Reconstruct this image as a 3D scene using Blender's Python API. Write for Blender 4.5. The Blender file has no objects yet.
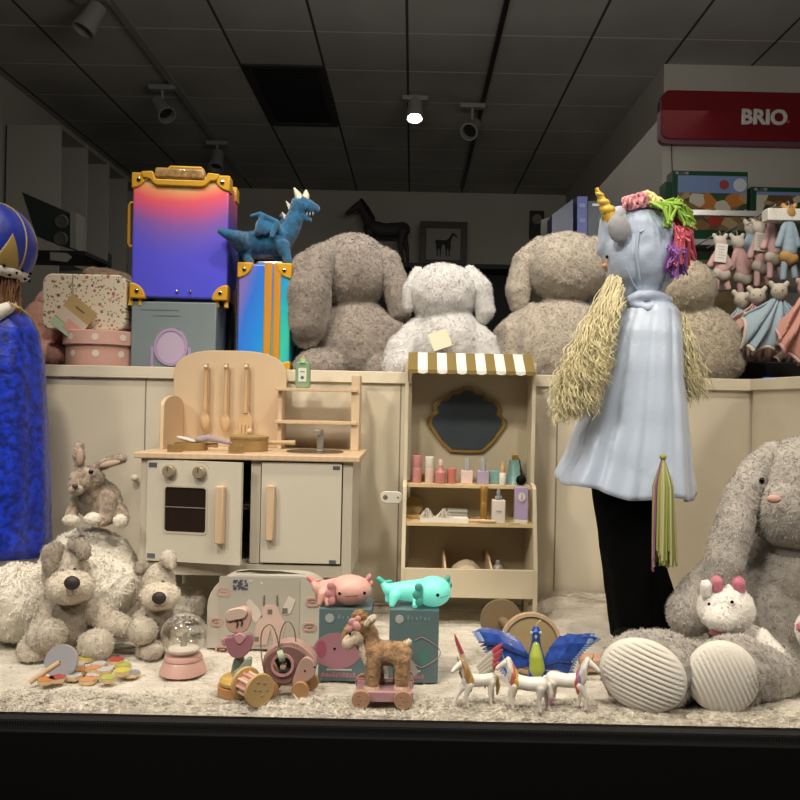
import bpy, bmesh, math, random
import numpy as np
from mathutils import Vector, Matrix, Euler, noise
random.seed(7)
PI = math.pi
S = bpy.context.scene
COL = S.collection
S.view_settings.view_transform = 'Standard'
S.view_settings.look = 'None'
S.view_settings.gamma = 1.0
S.view_settings.use_curve_mapping = False
S.view_settings.exposure = 0.0

# ---------------------------------------------------------------- camera
HC = 0.63            # camera height above the display platform
ROLL = math.radians(1.2)
CX, CY, FPX = 412.0, 400.0, 800.0
cam_d = bpy.data.cameras.new('camera')
cam = bpy.data.objects.new('camera', cam_d)
COL.objects.link(cam)
cam.location = (0, 0, HC)
cam.rotation_euler = (Matrix.Rotation(PI/2, 4, 'X') @ Matrix.Rotation(ROLL, 4, 'Z')).to_euler()
cam_d.sensor_width = 36; cam_d.lens = 36.0
cam_d.shift_x = -12/800.0
cam_d.clip_start = 0.05; cam_d.clip_end = 60
S.camera = cam
CR, SR = math.cos(ROLL), math.sin(ROLL)

def slope(px, py):
    u = (px-CX)/FPX; v = (CY-py)/FPX
    return u*CR - v*SR, u*SR + v*CR
def W(px, py, D):
    u, v = slope(px, py)
    return Vector((u*D, D, HC+v*D))
def floor_depth(px, py, z=0.0):
    u, v = slope(px, py)
    return (z-HC)/v

class Fr:
    """local frame of a thing: origin at a point of the place, metres"""
    def __init__(s, px, py, D=None, z=None):
        if D is None: D = floor_depth(px, py, 0.0 if z is None else z)
        s.D = D; s.o = W(px, py, D)
        if z is not None: s.o.z = z
        s.s = D/FPX
    def p(s, px, py, dd=0.0):
        return W(px, py, s.D+dd) - s.o

# ---------------------------------------------------------------- objects
def link(o, parent=None):
    COL.objects.link(o)
    if parent is not None: o.parent = parent
    return o
def tag(o, label, cat, group=None, kind=None):
    o['label'] = label; o['category'] = cat
    if group: o['group'] = group
    if kind: o['kind'] = kind
    return o
def thing(name, label, cat, loc=(0,0,0), rotz=0.0, group=None):
    o = bpy.data.objects.new(name, None); COL.objects.link(o)
    o.empty_display_size = .02
    o.location = loc; o.rotation_euler = (0, 0, rotz)
    return tag(o, label, cat, group)
def dup(root, loc=None, rotz=None, label=None, group=None, mats=None):
    def cp(o, parent):
        c = o.copy(); COL.objects.link(c); c.parent = parent
        if mats and o.type == 'MESH':
            for k, m in mats.items():
                if o.name.split('.')[0] == k:
                    c.data = o.data.copy(); c.data.materials[0] = m
        for ch in list(o.children): cp(ch, c)
        return c
    r = cp(root, None)
    if loc is not None: r.location = loc
    if rotz is not None: r.rotation_euler = (0, 0, rotz)
    if label: r['label'] = label
    if group: r['group'] = group
    return r

class MB:
    def __init__(s): s.b = bmesh.new()
    def _add(s, M, verts, faces):
        vs = [s.b.verts.new(M @ Vector(v)) for v in verts]
        for f in faces:
            try: s.b.faces.new([vs[i] for i in f])
            except ValueError: pass
        return s
    def box(s, c, size, rot=None):
        M = Matrix.Translation(c)
        if rot is not None: M = M @ Euler(rot).to_matrix().to_4x4()
        x, y, z = [k/2 for k in size]
        v = [(-x,-y,-z),(x,-y,-z),(x,y,-z),(-x,y,-z),(-x,-y,z),(x,-y,z),(x,y,z),(-x,y,z)]
        return s._add(M, v, [(0,3,2,1),(4,5,6,7),(0,1,5,4),(1,2,6,5),(2,3,7,6),(3,0,4,7)])
    def b2(s, x0, x1, y0, y1, z0, z1):
        return s.box(((x0+x1)/2,(y0+y1)/2,(z0+z1)/2),(abs(x1-x0),abs(y1-y0),abs(z1-z0)))
    def ell(s, c, r, rot=None, seg=24, rings=14):
        if not hasattr(r, '__len__'): r = (r,r,r)
        M = Matrix.Translation(c)
        if rot is not None: M = M @ Euler(rot).to_matrix().to_4x4()
        M = M @ Matrix.Diagonal((r[0],r[1],r[2],1))
        v = [(0,0,1)]
        for i in range(1, rings):
            t = PI*i/rings
            for j in range(seg):
                a = 2*PI*j/seg; v.append((math.sin(t)*math.cos(a), math.sin(t)*math.sin(a), math.cos(t)))
        v.append((0,0,-1)); f = []
        for j in range(seg): f.append((0, 1+j, 1+(j+1)%seg))
        for i in range(rings-2):
            a = 1+i*seg
            for j in range(seg): f.append((a+j, a+seg+j, a+seg+(j+1)%seg, a+(j+1)%seg))
        a = 1+(rings-2)*seg
        for j in range(seg): f.append((a+j, len(v)-1, a+(j+1)%seg))
        return s._add(M, v, f)
    def tube(s, pts, rad, seg=8, cap=True, flat=1.0):
        pts = [Vector(p) for p in pts]; n = len(pts)
        if not hasattr(rad, '__len__'): rad = [rad]*n
        up = None; rings = []
        for i in range(n):
            t = (pts[min(i+1,n-1)]-pts[max(i-1,0)])
            if t.length < 1e-9: t = Vector((0,0,1))
            t.normalize()
            if up is None: up = Vector((0,1,0)) if abs(t.y) < .9 else Vector((1,0,0))
            sd = t.cross(up); 
            if sd.length < 1e-6: sd = t.cross(Vector((1,0,0)))
            sd.normalize(); up = sd.cross(t).normalized()
            rings.append([s.b.verts.new(pts[i] + (sd*math.cos(a)+up*math.sin(a)*flat)*rad[i]) for a in [2*PI*k/seg for k in range(seg)]])
        for i in range(n-1):
            for k in range(seg):
                s.b.faces.new([rings[i][k], rings[i][(k+1)%seg], rings[i+1][(k+1)%seg], rings[i+1][k]])
        if cap:
            s.b.faces.new(rings[0][::-1]); s.b.faces.new(rings[-1])
        return s
    def cyl(s, p0, p1, r0, r1=None, seg=28):
        return s.tube([p0, p1], [r0, r0 if r1 is None else r1], seg)
    def lathe(s, prof, c=(0,0,0), seg=32, rot=None):
        M = Matrix.Translation(c)
        if rot is not None: M = M @ Euler(rot).to_matrix().to_4x4()
        v = []; f = []
        for r, z in prof:
            for k in range(seg):
                a = 2*PI*k/seg; v.append((max(r,1e-5)*math.cos(a), max(r,1e-5)*math.sin(a), z))
        for i in range(len(prof)-1):
            for k in range(seg):
                f.append((i*seg+k, i*seg+(k+1)%seg, (i+1)*seg+(k+1)%seg, (i+1)*seg+k))
        f.append(tuple(range(seg))[::-1]); f.append(tuple(range((len(prof)-1)*seg, len(prof)*seg)))
        return s._add(M, v, f)
    def prism(s, out, y0, y1, M=None):
        """outline in x,z extruded along y"""
        n = len(out)
        v = [(x,y0,z) for x,z in out]+[(x,y1,z) for x,z in out]
        f = [tuple(range(n)), tuple(range(2*n-1, n-1, -1))]
        f += [(i, i+n, (i+1)%n+n, (i+1)%n) for i in range(n)]
        return s._add(M or Matrix.Identity(4), v, f)
    def ring(s, out, inn, y0, y1):
        n = len(out)
        v = [(x,y0,z) for x,z in out]+[(x,y0,z) for x,z in inn]+[(x,y1,z) for x,z in out]+[(x,y1,z) for x,z in inn]
        f = []
        for i in range(n):
            j = (i+1)%n
            f += [(i,j,n+j,n+i),(2*n+i,3*n+i,3*n+j,2*n+j),(i,2*n+i,2*n+j,j),(n+i,n+j,3*n+j,3*n+i)]
        return s._add(Matrix.Identity(4), v, f)
    def quad(s, pts, faces=None):
        return s._add(Matrix.Identity(4), pts, faces or [tuple(range(len(pts)))])
    def mesh(s, name):
        bmesh.ops.recalc_face_normals(s.b, faces=s.b.faces[:])
        me = bpy.data.meshes.new(name); s.b.to_mesh(me); s.b.free(); return me
    def build(s, name, m, parent=None, smooth=True, bevel=0.0, solid=0.0, loc=None, rot=None):
        me = s.mesh(name); o = bpy.data.objects.new(name, me); me.materials.append(m)
        if smooth:
            me.polygons.foreach_set('use_smooth', [True]*len(me.polygons))
            me.set_sharp_from_angle(angle=math.radians(38))
        if solid:
            d = o.modifiers.new('solid','SOLIDIFY'); d.thickness = solid; d.offset = 0
        if bevel:
            d = o.modifiers.new('bevel','BEVEL'); d.width = bevel; d.segments = 2; d.limit_method = 'ANGLE'; d.angle_limit = math.radians(40)
        if loc is not None: o.location = loc
        if rot is not None: o.rotation_euler = rot
        return link(o, parent)

def struct(name, mb, m, parent=None, **k):
    o = mb.build(name, m, parent, **k)
    if parent is None: o['kind'] = 'structure'
    return o

def E(fr, px, py, rx, ry, dd=0.0, rd=None, ang=0.0):
    """ellipsoid prim: image centre, radii in photo px at the frame's depth, ang turns it clockwise in view"""
    k = (fr.D+dd)/FPX
    return ('e', fr.p(px,py,dd), (rx*k, (rd if rd is not None else min(rx,ry))*k, ry*k), (0, math.radians(ang), 0))
def T(fr, pts):
    """tapering limb prim through (px,py,dd,r_px)"""
    return ('t', [(fr.p(a,b,d), r*(fr.D+d)/FPX) for a,b,d,r in pts])

def noise3(P, freq, seed=0.0):
    return np.array([noise.noise((p[0]*freq+seed, p[1]*freq-seed, p[2]*freq+2*seed)) for p in P])

def add_pile(out, co, fuzz, flen, fwid, seed=1.0, cap=60000, keep=None):
    """soft pile as part of the cloth's own mesh: many small lying tufts"""
    name = out.name
    rng = np.random.default_rng(int(seed*10)+len(co))
    out.calc_loop_triangles()
    tri = np.empty(len(out.loop_triangles)*3, dtype=np.int64); out.loop_triangles.foreach_get('vertices', tri); tri = tri.reshape(-1,3)
    A = co[tri[:,0]]; B = co[tri[:,1]]; C_ = co[tri[:,2]]
    cr = np.cross(B-A, C_-A); ar = np.linalg.norm(cr, axis=1)/2
    if keep is not None: ar = ar*keep(A)
    tot = ar.sum(); N = int(min(cap, tot*fuzz))
    idx = rng.choice(len(tri), N, p=ar/tot)
    r1 = np.sqrt(rng.random(N)); r2 = rng.random(N)
    P = A[idx]*(1-r1)[:,None] + B[idx]*(r1*(1-r2))[:,None] + C_[idx]*(r1*r2)[:,None]
    Nn = cr[idx]/(np.linalg.norm(cr[idx],axis=1)[:,None]+1e-12)
    G = rng.normal(size=(N,3))*.7 + np.array([0,0,-.5])
    q = np.floor(P/(flen*1.6)).astype(np.int64); hsh = (q[:,0]*73856093) ^ (q[:,1]*19349663) ^ (q[:,2]*83492791)
    h1 = ((hsh % 1009)/1009.0-.5)*2; h2 = ((hsh//7 % 997)/997.0-.5)*2; h3 = ((hsh//11 % 991)/991.0-.5)*2
    G = G*.6 + np.stack([h1,h2,h3],1)*.9
    Tn = G - Nn*(G*Nn).sum(1)[:,None]; Tn /= (np.linalg.norm(Tn,axis=1)[:,None]+1e-9)
    L = flen*(.6+.8*rng.random(N))[:,None]
    tip = P + Tn*L*.8 + Nn*L*.5
    sd = np.cross(Nn, Tn)*fwid
    V = np.concatenate([P-sd-Nn*.0005, P+sd-Nn*.0005, tip], 0).tolist()
    me2 = bpy.data.meshes.new('f')
    base = [tuple(v) for v in co.tolist()]
    faces = [tuple(p.vertices) for p in out.polygons]; k = len(base)
    faces += [(k+i, k+N+i, k+2*N+i) for i in range(N)]
    me2.from_pydata(base+V, [], faces); bpy.data.meshes.remove(out); me2.name = name
    return me2

def blob(name, prims, m, parent=None, voxel=.005, smooth=4, amp=0.0, freq=30, fuzz=0, flen=.006, fwid=.0016, squash=None, seed=1.0, crease=None):
    """one continuous soft body grown over ellipsoids and limbs; fuzz = pile tufts per square metre"""
    mb = MB()
    for pr in prims:
        if pr[0] == 'e':
            mb.ell(pr[1], pr[2], pr[3] if len(pr) > 3 else None, 28, 18)
        else:
            pts = pr[1]
            for i in range(len(pts)-1):
                (a, ra), (b, rb) = pts[i], pts[i+1]
                a = Vector(a); b = Vector(b)
                n = max(2, int((b-a).length/(max(min(ra,rb),voxel)*.35))+1)
                for k in range(n+1):
                    t = k/n; mb.ell(a.lerp(b, t), ra+(rb-ra)*t, None, 16, 10)
    me = mb.mesh(name+'_src'); o = bpy.data.objects.new('tmp', me); COL.objects.link(o)
    d = o.modifiers.new('r','REMESH'); d.mode = 'VOXEL'; d.voxel_size = voxel; d.use_smooth_shade = True
    if smooth:
        d = o.modifiers.new('s','SMOOTH'); d.iterations = smooth; d.factor = .5
    dg = bpy.context.evaluated_depsgraph_get(); dg.update()
    out = bpy.data.meshes.new_from_object(o.evaluated_get(dg)); out.name = name
    bpy.data.objects.remove(o); bpy.data.meshes.remove(me)
    n = len(out.vertices)
    co = np.empty(n*3); out.vertices.foreach_get('co', co); co = co.reshape(-1,3)
    no = np.empty(n*3); out.vertices.foreach_get('normal', no); no = no.reshape(-1,3)
    if amp:
        d1 = noise3(co, freq, seed); d2 = noise3(co, freq*2.3, seed+5)
        co = co + no*((d1*.7+d2*.5)*amp)[:,None]
    if squash is not None:      # flatten against a resting plane at local z
        z0 = squash; low = co[:,2] < z0; co[low,2] = z0
    out.vertices.foreach_set('co', co.ravel()); out.update()
    if fuzz: out = add_pile(out, co, fuzz, flen, fwid, seed)
    out.polygons.foreach_set('use_smooth', [True]*len(out.polygons))
    out.materials.clear(); out.materials.append(m)
    ob = bpy.data.objects.new(name, out)
    return link(ob, parent)

def loft(name, rings, m, parent=None, n=120, fold=None, solid=.003, closed_top=False, arc=(0, 2*PI)):
    """cloth: rings (cx,cy,cz,rx,ry); fold(a,t)->radial factor, dz"""
    mb = MB(); rows = []
    full = abs(arc[1]-arc[0]-2*PI) < 1e-6
    for i, (cx,cy,cz,rx,ry) in enumerate(rings):
        t = i/(len(rings)-1); row = []
        for k in range(n if full else n+1):
            a = arc[0]+(arc[1]-arc[0])*k/n
            fr_, dz = fold(a, t) if fold else (1, 0)
            row.append(mb.b.verts.new((cx+rx*fr_*math.cos(a), cy+ry*fr_*math.sin(a), cz+dz)))
        rows.append(row)
    for i in range(len(rows)-1):
        c = len(rows[i])
        for k in range(c if full else c-1):
            mb.b.faces.new([rows[i][k], rows[i][(k+1)%c], rows[i+1][(k+1)%c], rows[i+1][k]])
    if closed_top: mb.b.faces.new(rows[0])
    return mb.build(name, m, parent, solid=solid)

def lerp_rings(keys, steps=8):
    out = []
    for i in range(len(keys)-1):
        for k in range(steps):
            t = k/steps; t2 = t*t*(3-2*t)
            out.append(tuple(a+(b-a)*(t if j == 2 else (t+t2)/2) for j,(a,b) in enumerate(zip(keys[i], keys[i+1]))))
    out.append(keys[-1]); return out

def rrect(x0, x1, z0, z1, r, n=6, corners=(1,1,1,1)):
    """rounded rectangle outline (bl, br, tr, tl)"""
    o = []
    for (cx, cz, a0, on) in ((x0+r, z0+r, PI, corners[0]), (x1-r, z0+r, 1.5*PI, corners[1]), (x1-r, z1-r, 0, corners[2]), (x0+r, z1-r, PI/2, corners[3])):
        if on:
            for k in range(n+1):
                a = a0+PI/2*k/n; o.append((cx+r*math.cos(a), cz+r*math.sin(a)))
        else:
            o.append((cx+r*(1 if math.cos(a0+PI/4) > 0 else -1), cz+r*(1 if math.sin(a0+PI/4) > 0 else -1)))
    return o
def ellipse(cx, cz, rx, rz, n=32): return [(cx+rx*math.cos(2*PI*k/n), cz+rz*math.sin(2*PI*k/n)) for k in range(n)]

# ---------------------------------------------------------------- materials
def srgb(c):
    if isinstance(c, str):
        c = c.lstrip('#'); c = [int(c[i:i+2],16) for i in (0,2,4)]
    r = []
    for v in c[:3]:
        v = v/255.0; r.append(v/12.92 if v <= .04045 else ((v+.055)/1.055)**2.4)
    return tuple(r)+(1.0,)
MATS = {}
def mat(name, col, rough=.6, metal=0.0, var=0.0, vscale=20, bump=0.0, bscale=200, sheen=0.0, emit=0.0, emcol=None, trans=0.0, coat=0.0, sss=0.0, alpha=1.0, ior=None, spec=None, wave=None):
    if name in MATS: return MATS[name]
    m = bpy.data.materials.new(name); m.use_nodes = True; nt = m.node_tree; N = nt.nodes; L = nt.links
    b = N['Principled BSDF']; c = srgb(col)
    b.inputs['Base Color'].default_value = c; b.inputs['Roughness'].default_value = rough; b.inputs['Metallic'].default_value = metal
    if sheen:
        b.inputs['Sheen Weight'].default_value = sheen; b.inputs['Sheen Roughness'].default_value = .5
    if emit:
        b.inputs['Emission Color'].default_value = srgb(emcol) if emcol else c; b.inputs['Emission Strength'].default_value = emit
    if trans: b.inputs['Transmission Weight'].default_value = trans
    if coat: b.inputs['Coat Weight'].default_value = coat; b.inputs['Coat Roughness'].default_value = .08
    if sss:
        b.inputs['Subsurface Weight'].default_value = sss; b.inputs['Subsurface Radius'].default_value = (.02,.012,.008)
    if ior: b.inputs['IOR'].default_value = ior
    if spec is not None: b.inputs['Specular IOR Level'].default_value = spec
    if alpha < 1: b.inputs['Alpha'].default_value = alpha
    if var or bump or wave:
        tc = N.new('ShaderNodeTexCoord')
    if var:
        nz = N.new('ShaderNodeTexNoise'); nz.inputs['Scale'].default_value = vscale; nz.inputs['Detail'].default_value = 4
        L.new(tc.outputs['Object'], nz.inputs['Vector'])
        mx = N.new('ShaderNodeMix'); mx.data_type = 'RGBA'
        mx.inputs['A'].default_value = tuple(min(1,x*(1+var)) for x in c[:3])+(1,)
        mx.inputs['B'].default_value = tuple(x*(1-var) for x in c[:3])+(1,)
        rp = N.new('ShaderNodeMapRange'); rp.inputs[1].default_value = .35; rp.inputs[2].default_value = .65
        L.new(nz.outputs['Fac'], rp.inputs[0]); L.new(rp.outputs[0], mx.inputs['Factor']); L.new(mx.outputs['Result'], b.inputs['Base Color'])
    if bump:
        nz2 = N.new('ShaderNodeTexNoise'); nz2.inputs['Scale'].default_value = bscale; nz2.inputs['Detail'].default_value = 3
        L.new(tc.outputs['Object'], nz2.inputs['Vector'])
        bp = N.new('ShaderNodeBump'); bp.inputs['Strength'].default_value = bump; bp.inputs['Distance'].default_value = .004
        L.new(nz2.outputs['Fac'], bp.inputs['Height']); L.new(bp.outputs['Normal'], b.inputs['Normal'])
    if wave:
        wv = N.new('ShaderNodeTexWave'); wv.inputs['Scale'].default_value = wave; wv.inputs['Distortion'].default_value = 1.5
        wv.bands_direction = 'Z'
        mp = N.new('ShaderNodeMapping'); mp.inputs['Scale'].default_value = (1,1,.12)
        L.new(tc.outputs['Object'], mp.inputs['Vector'])
        wv.bands_direction = 'X'; L.new(mp.outputs['Vector'], wv.inputs['Vector'])
        mx = N.new('ShaderNodeMix'); mx.data_type = 'RGBA'
        mx.inputs['A'].default_value = c; mx.inputs['B'].default_value = tuple(x*.93 for x in c[:3])+(1,)
        L.new(wv.outputs['Fac'], mx.inputs['Factor']); L.new(mx.outputs['Result'], b.inputs['Base Color'])
    MATS[name] = m; return m

def coordmat(name, rough=.6, metal=0.0, build=None, **k):
    m = mat(name, '#808080', rough, metal, **k)
    nt = m.node_tree; build(nt, nt.nodes, nt.links, nt.nodes['Principled BSDF']); return m

def ramp(N, L, fac, stops, interp='LINEAR'):
    r = N.new('ShaderNodeValToRGB'); cr = r.color_ramp; cr.interpolation = interp
    while len(cr.elements) < len(stops): cr.elements.new(.5)
    for e, (p, c) in zip(cr.elements, stops): e.position = p; e.color = srgb(c)
    L.new(fac, r.inputs['Fac']); return r.outputs['Color']
def mth(N, L, op, a, b=None, c=None):
    n = N.new('ShaderNodeMath'); n.operation = op
    for i, v in enumerate((a, b, c)):
        if v is None: continue
        if isinstance(v, (int, float)): n.inputs[i].default_value = v
        else: L.new(v, n.inputs[i])
    return n.outputs[0]
def mixc(N, L, f, a, b):
    mx = N.new('ShaderNodeMix'); mx.data_type = 'RGBA'
    for nm, v in (('Factor', f), ('A', a), ('B', b)):
        if isinstance(v, (int, float)): mx.inputs[nm].default_value = v
        elif isinstance(v, tuple): mx.inputs[nm].default_value = v
        elif isinstance(v, str): mx.inputs[nm].default_value = srgb(v)
        else: L.new(v, mx.inputs[nm])
    return mx.outputs['Result']
def text_mesh(name, body, size, m, parent=None, depth=.001, bold=0.0, loc=(0,0,0), rot=(PI/2,0,0), sx=1.0):
    cu = bpy.data.curves.new(name, 'FONT'); cu.body = body; cu.size = size; cu.extrude = depth; cu.bevel_depth = bold; cu.bevel_resolution = 1
    cu.align_x = 'CENTER'; cu.align_y = 'CENTER'
    o = bpy.data.objects.new('tmp', cu); COL.objects.link(o)
    dg = bpy.context.evaluated_depsgraph_get(); dg.update()
    me = bpy.data.meshes.new_from_object(o.evaluated_get(dg)); me.name = name
    bpy.data.objects.remove(o)
    for v in me.vertices: v.co.x *= sx
    me.materials.clear(); me.materials.append(m)
    ob = bpy.data.objects.new(name, me); ob.location = loc; ob.rotation_euler = rot
    return link(ob, parent)
# ================================================================ materials in the shop
M_wallw = mat('cream_board', '#d3cab6', .75, var=.03, vscale=6)
M_rail = mat('cream_rail', '#d8cfba', .55, var=.03, vscale=8)
M_storewall = mat('shop_wall_paint', '#b9b3a6', .9, var=.04, vscale=2)
M_darkwood = mat('black_fixture', '#141312', .6)
M_black = mat('black_frame', '#050506', .7, spec=.15)
M_rubber = mat('black_rubber', '#0a0a0a', .7)
M_floorshop = mat('shop_floor', '#4a4540', .5, var=.1)
M_white = mat('white_paint', '#e6e2d8', .5)
M_offwhite = mat('offwhite_lacquer', '#d9d2c2', .45)
M_wood = mat('pale_wood', '#ceb394', .5, wave=14)
M_wood2 = mat('birch_edge', '#d8bd92', .5, wave=20)
M_gold = mat('brass_metal', '#b08d4a', .35, metal=.6)
M_chrome = mat('chrome', '#c8c8c8', .18, metal=1)
M_eye = mat('black_glass_eye', '#060505', .12, coat=1)

def ceil_nodes(nt, N, L, b):
    tc = N.new('ShaderNodeTexCoord'); sp = N.new('ShaderNodeSeparateXYZ'); L.new(tc.outputs['Object'], sp.inputs[0])
    u = mth(N,L,'FRACT', mth(N,L,'DIVIDE', mth(N,L,'ADD', sp.outputs[0], 30-1.71), .6))
    v = mth(N,L,'FRACT', mth(N,L,'DIVIDE', mth(N,L,'ADD', sp.outputs[1], 30-5.19), .6))
    lu = mth(N,L,'LESS_THAN', u, .03); lv = mth(N,L,'LESS_THAN', v, .022)
    nz = N.new('ShaderNodeTexNoise'); nz.inputs['Scale'].default_value = 1.3; nz.inputs['Detail'].default_value = 6; L.new(tc.outputs['Object'], nz.inputs['Vector'])
    base = ramp(N,L,nz.outputs['Fac'], [(.3,'#96928a'),(.7,'#b2aea6')])
    c = mixc(N,L,lv, base, '#d6d2c8'); c = mixc(N,L,lu, c, '#383632')
    L.new(c, b.inputs['Base Color'])
M_ceil = coordmat('ceiling_tiles', .95, build=ceil_nodes)

CE = HC+2.38
# ceiling (slab above the room)
mb = MB(); mb.b2(-4.2, 5.2, 1.2, 9.3, CE, CE+.08); struct('ceiling', mb, M_ceil, smooth=False)
mb = MB(); mb.b2(-4.2, 5.2, 2.75, 9.3, -.66, -.6); struct('floor', mb, M_floorshop, smooth=False)
mb = MB(); mb.b2(-4.2, 1.8, 9.15, 9.3, -.6, CE); struct('wall_back', mb, M_storewall, smooth=False)
mb = MB(); mb.b2(1.71, 1.83, 5.7, 9.3, -.6, CE); struct('wall_side', mb, M_storewall, smooth=False)
mb = MB(); mb.b2(1.71, 5.2, 5.58, 5.7, -.6, CE); struct('wall_right', mb, M_storewall, smooth=False)
mb = MB(); mb.b2(-3.3, -3.15, 1.2, 9.3, -.6, CE); struct('wall_left', mb, M_storewall, smooth=False)
mb = MB(); mb.b2(5.05, 5.2, 1.2, 5.6, -.6, CE); struct('wall_far_right', mb, M_storewall, smooth=False)

# display box: low wall at the back and on the right
YB = 2.45; ZT = .715; XR = 1.038
mb = MB(); mb.b2(-1.9, 1.17, YB, YB+.03, -.03, ZT-.03)
w = struct('wall_display_back', mb, M_wallw, smooth=False)
mb = MB()
for px in (144, 399, 556): 
    x = slope(px, 480)[0]*YB; mb.b2(x-.002, x+.002, YB-.0012, YB+.004, -.0, ZT-.03)
mb.build('panel_joint', mat('joint_line', '#8c8474', .8), w, smooth=False)  # darker strips marking the joints between boards
mb = MB(); mb.b2(-1.9, 1.17, YB-.010, YB+.05, ZT-.036, ZT); struct('trim_1', mb, M_rail, bevel=.002)
mb = MB(); mb.b2(XR, XR+.03, 1.5, YB-.012, -.03, ZT-.034); struct('wall_display_right', mb, M_wallw, smooth=False)
mb = MB(); mb.b2(XR-.008, XR+.05, 1.5, YB-.012, ZT-.034, ZT); struct('trim_2', mb, M_rail, bevel=.002)
# plywood ledge behind the low wall that carries the big toys
ZL = .70
mb = MB(); mb.b2(-1.9, 1.85, YB+.055, 3.25, ZL-.03, ZL); mb.b2(-1.9, 1.85, 2.6, 3.2, -.6, ZL-.03)
struct('floor_ledge', mb, mat('ledge_board', '#4a4338', .7), smooth=False)
# display platform
mb = MB(); mb.b2(-2.4, XR+.1, 1.585, YB+.03, -.12, -.034); struct('floor_display', mb, M_wood, smooth=False)
# round white knob on the low wall
p = W(135,478,YB-.016)
mb = MB(); mb.cyl((0,.016,0),(0,.004,0),.004); mb.ell((0,-.004,0),(.011,.009,.011))
mb.build('wall_knob', M_offwhite, w, loc=p)

# ---------------------------------------------------------------- window frame and pane
YG = 1.55
zf = W(400,719,YG).z
mb = MB(); mb.b2(-2.4, 2.4, YG-.06, YG+.03, zf-.5, zf-.012); fr = struct('window_frame', mb, M_black, bevel=.004)
fr.name = 'window_1'
mb = MB()
mb.b2(-2.4,2.4,YG-.034,YG-.012,zf-.013,zf-.002)
for k in range(420):
    x = -1.1+k*.0052; mb.b2(x, x+.0026, YG-.037, YG-.034, zf-.012, zf-.004)
mb.build('rubber_seal', M_rubber, fr, smooth=False)
gm = bpy.data.materials.new('window_glass'); gm.use_nodes = True; nt = gm.node_tree; nt.nodes.clear()
o_ = nt.nodes.new('ShaderNodeOutputMaterial'); tr = nt.nodes.new('ShaderNodeBsdfTransparent'); gl = nt.nodes.new('ShaderNodeBsdfGlossy'); gl.inputs['Roughness'].default_value = .02
fn = nt.nodes.new('ShaderNodeLayerWeight'); fn.inputs['Blend'].default_value = .5; ms = nt.nodes.new('ShaderNodeMixShader')
nt.links.new(mth(nt.nodes, nt.links, 'ADD', mth(nt.nodes, nt.links, 'MULTIPLY', mth(nt.nodes, nt.links, 'POWER', fn.outputs['Facing'], 5.0), .9), .02), ms.inputs[0]); nt.links.new(tr.outputs[0], ms.inputs[1]); nt.links.new(gl.outputs[0], ms.inputs[2]); nt.links.new(ms.outputs[0], o_.inputs[0])
mb = MB(); mb.b2(-2.4, 2.4, YG-.006, YG, zf-.012, CE); mb.build('glass_pane', gm, fr, smooth=False)

# ---------------------------------------------------------------- fleece on the platform
def fleece_nodes(nt, N, L, b):
    tc = N.new('ShaderNodeTexCoord')
    nz = N.new('ShaderNodeTexNoise'); nz.inputs['Scale'].default_value = 14; nz.inputs['Detail'].default_value = 5; L.new(tc.outputs['Object'], nz.inputs['Vector'])
    L.new(ramp(N,L,nz.outputs['Fac'], [(.3,'#cbc2b2'),(.7,'#e2dbce')]), b.inputs['Base Color'])
    n2 = N.new('ShaderNodeTexNoise'); n2.inputs['Scale'].default_value = 120; n2.inputs['Detail'].default_value = 5
    mp = N.new('ShaderNodeMapping'); mp.inputs['Scale'].default_value = (.45,1,1); L.new(tc.outputs['Object'], mp.inputs['Vector']); L.new(mp.outputs[0], n2.inputs['Vector'])
    bp = N.new('ShaderNodeBump'); bp.inputs['Strength'].default_value = 1.0; bp.inputs['Distance'].default_value = .009
    L.new(n2.outputs['Fac'], bp.inputs['Height']); L.new(bp.outputs[0], b.inputs['Normal'])
    b.inputs['Sheen Weight'].default_value = .5
M_fleece = coordmat('fleece', .85, build=fleece_nodes)
def fleece_h(x, y):
    n1 = noise.noise(Vector((x*6, y*16, 1.3))); n2 = noise.noise(Vector((x*17+.6*n1, y*40, 4.1))); n3 = noise.noise(Vector((x*2.2, y*5, 7.7)))
    h = -.0045+.006*n1+.005*n2+.004*n3
    h = min(h, .001)
    bk = min(1, max(0, (y-2.08)/.12))*min(1, max(0, (x-.36)/.08))
    h += bk*(.020+.020*noise.noise(Vector((x*3, y*18, 2.2)))+.010*noise.noise(Vector((x*8, y*30, 5.2))))
    return h
mb = MB(); rows = []
NX, NY = 460, 150
x0, x1 = -1.62, XR-.012
for j in range(NY+1):
    t = j/NY; row = []
    for i in range(NX+1):
        x = x0+(x1-x0)*i/NX
        s_ = t*(1.07)
        wob = .008*noise.noise(Vector((x*9, 3.3, 0)))+.006*noise.noise(Vector((x*23, 8.3, 0)))
        if s_ < .06:      # rolled front edge
            a = s_/.06*PI*.5
            y = 1.600+wob + .022*(1-math.cos(a)); z = -.026+.022*math.sin(a) + .010*noise.noise(Vector((x*7, s_*30, 2)))*(1)
            z = min(z, .006)
        elif s_ < .86:
            y = 1.622+(s_-.06)/.80*.79+wob*(1-(s_-.06)/.8)
            z = fleece_h(x, y)
            fb = max(0, 1-(s_-.06)/.10); z += fb*(.006+.010*noise.noise(Vector((x*8, y*14, 9))))
        else:             # climbs the low wall behind in soft folds
            a = (s_-.86)/.21
            right = min(1, max(0, (x-.35)/.1))
            y = 2.412+.022*min(1, a*3)+.008*noise.noise(Vector((x*6, a*4, 5)))
            y = min(y, YB-.006)
            z = fleece_h(x, 2.412)*(1-a*.3)+a*(.014+.030*right)+.006*noise.noise(Vector((x*5, 1, 2)))*a
        row.append(mb.b.verts.new((x, y, z)))
    rows.append(row)
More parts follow.
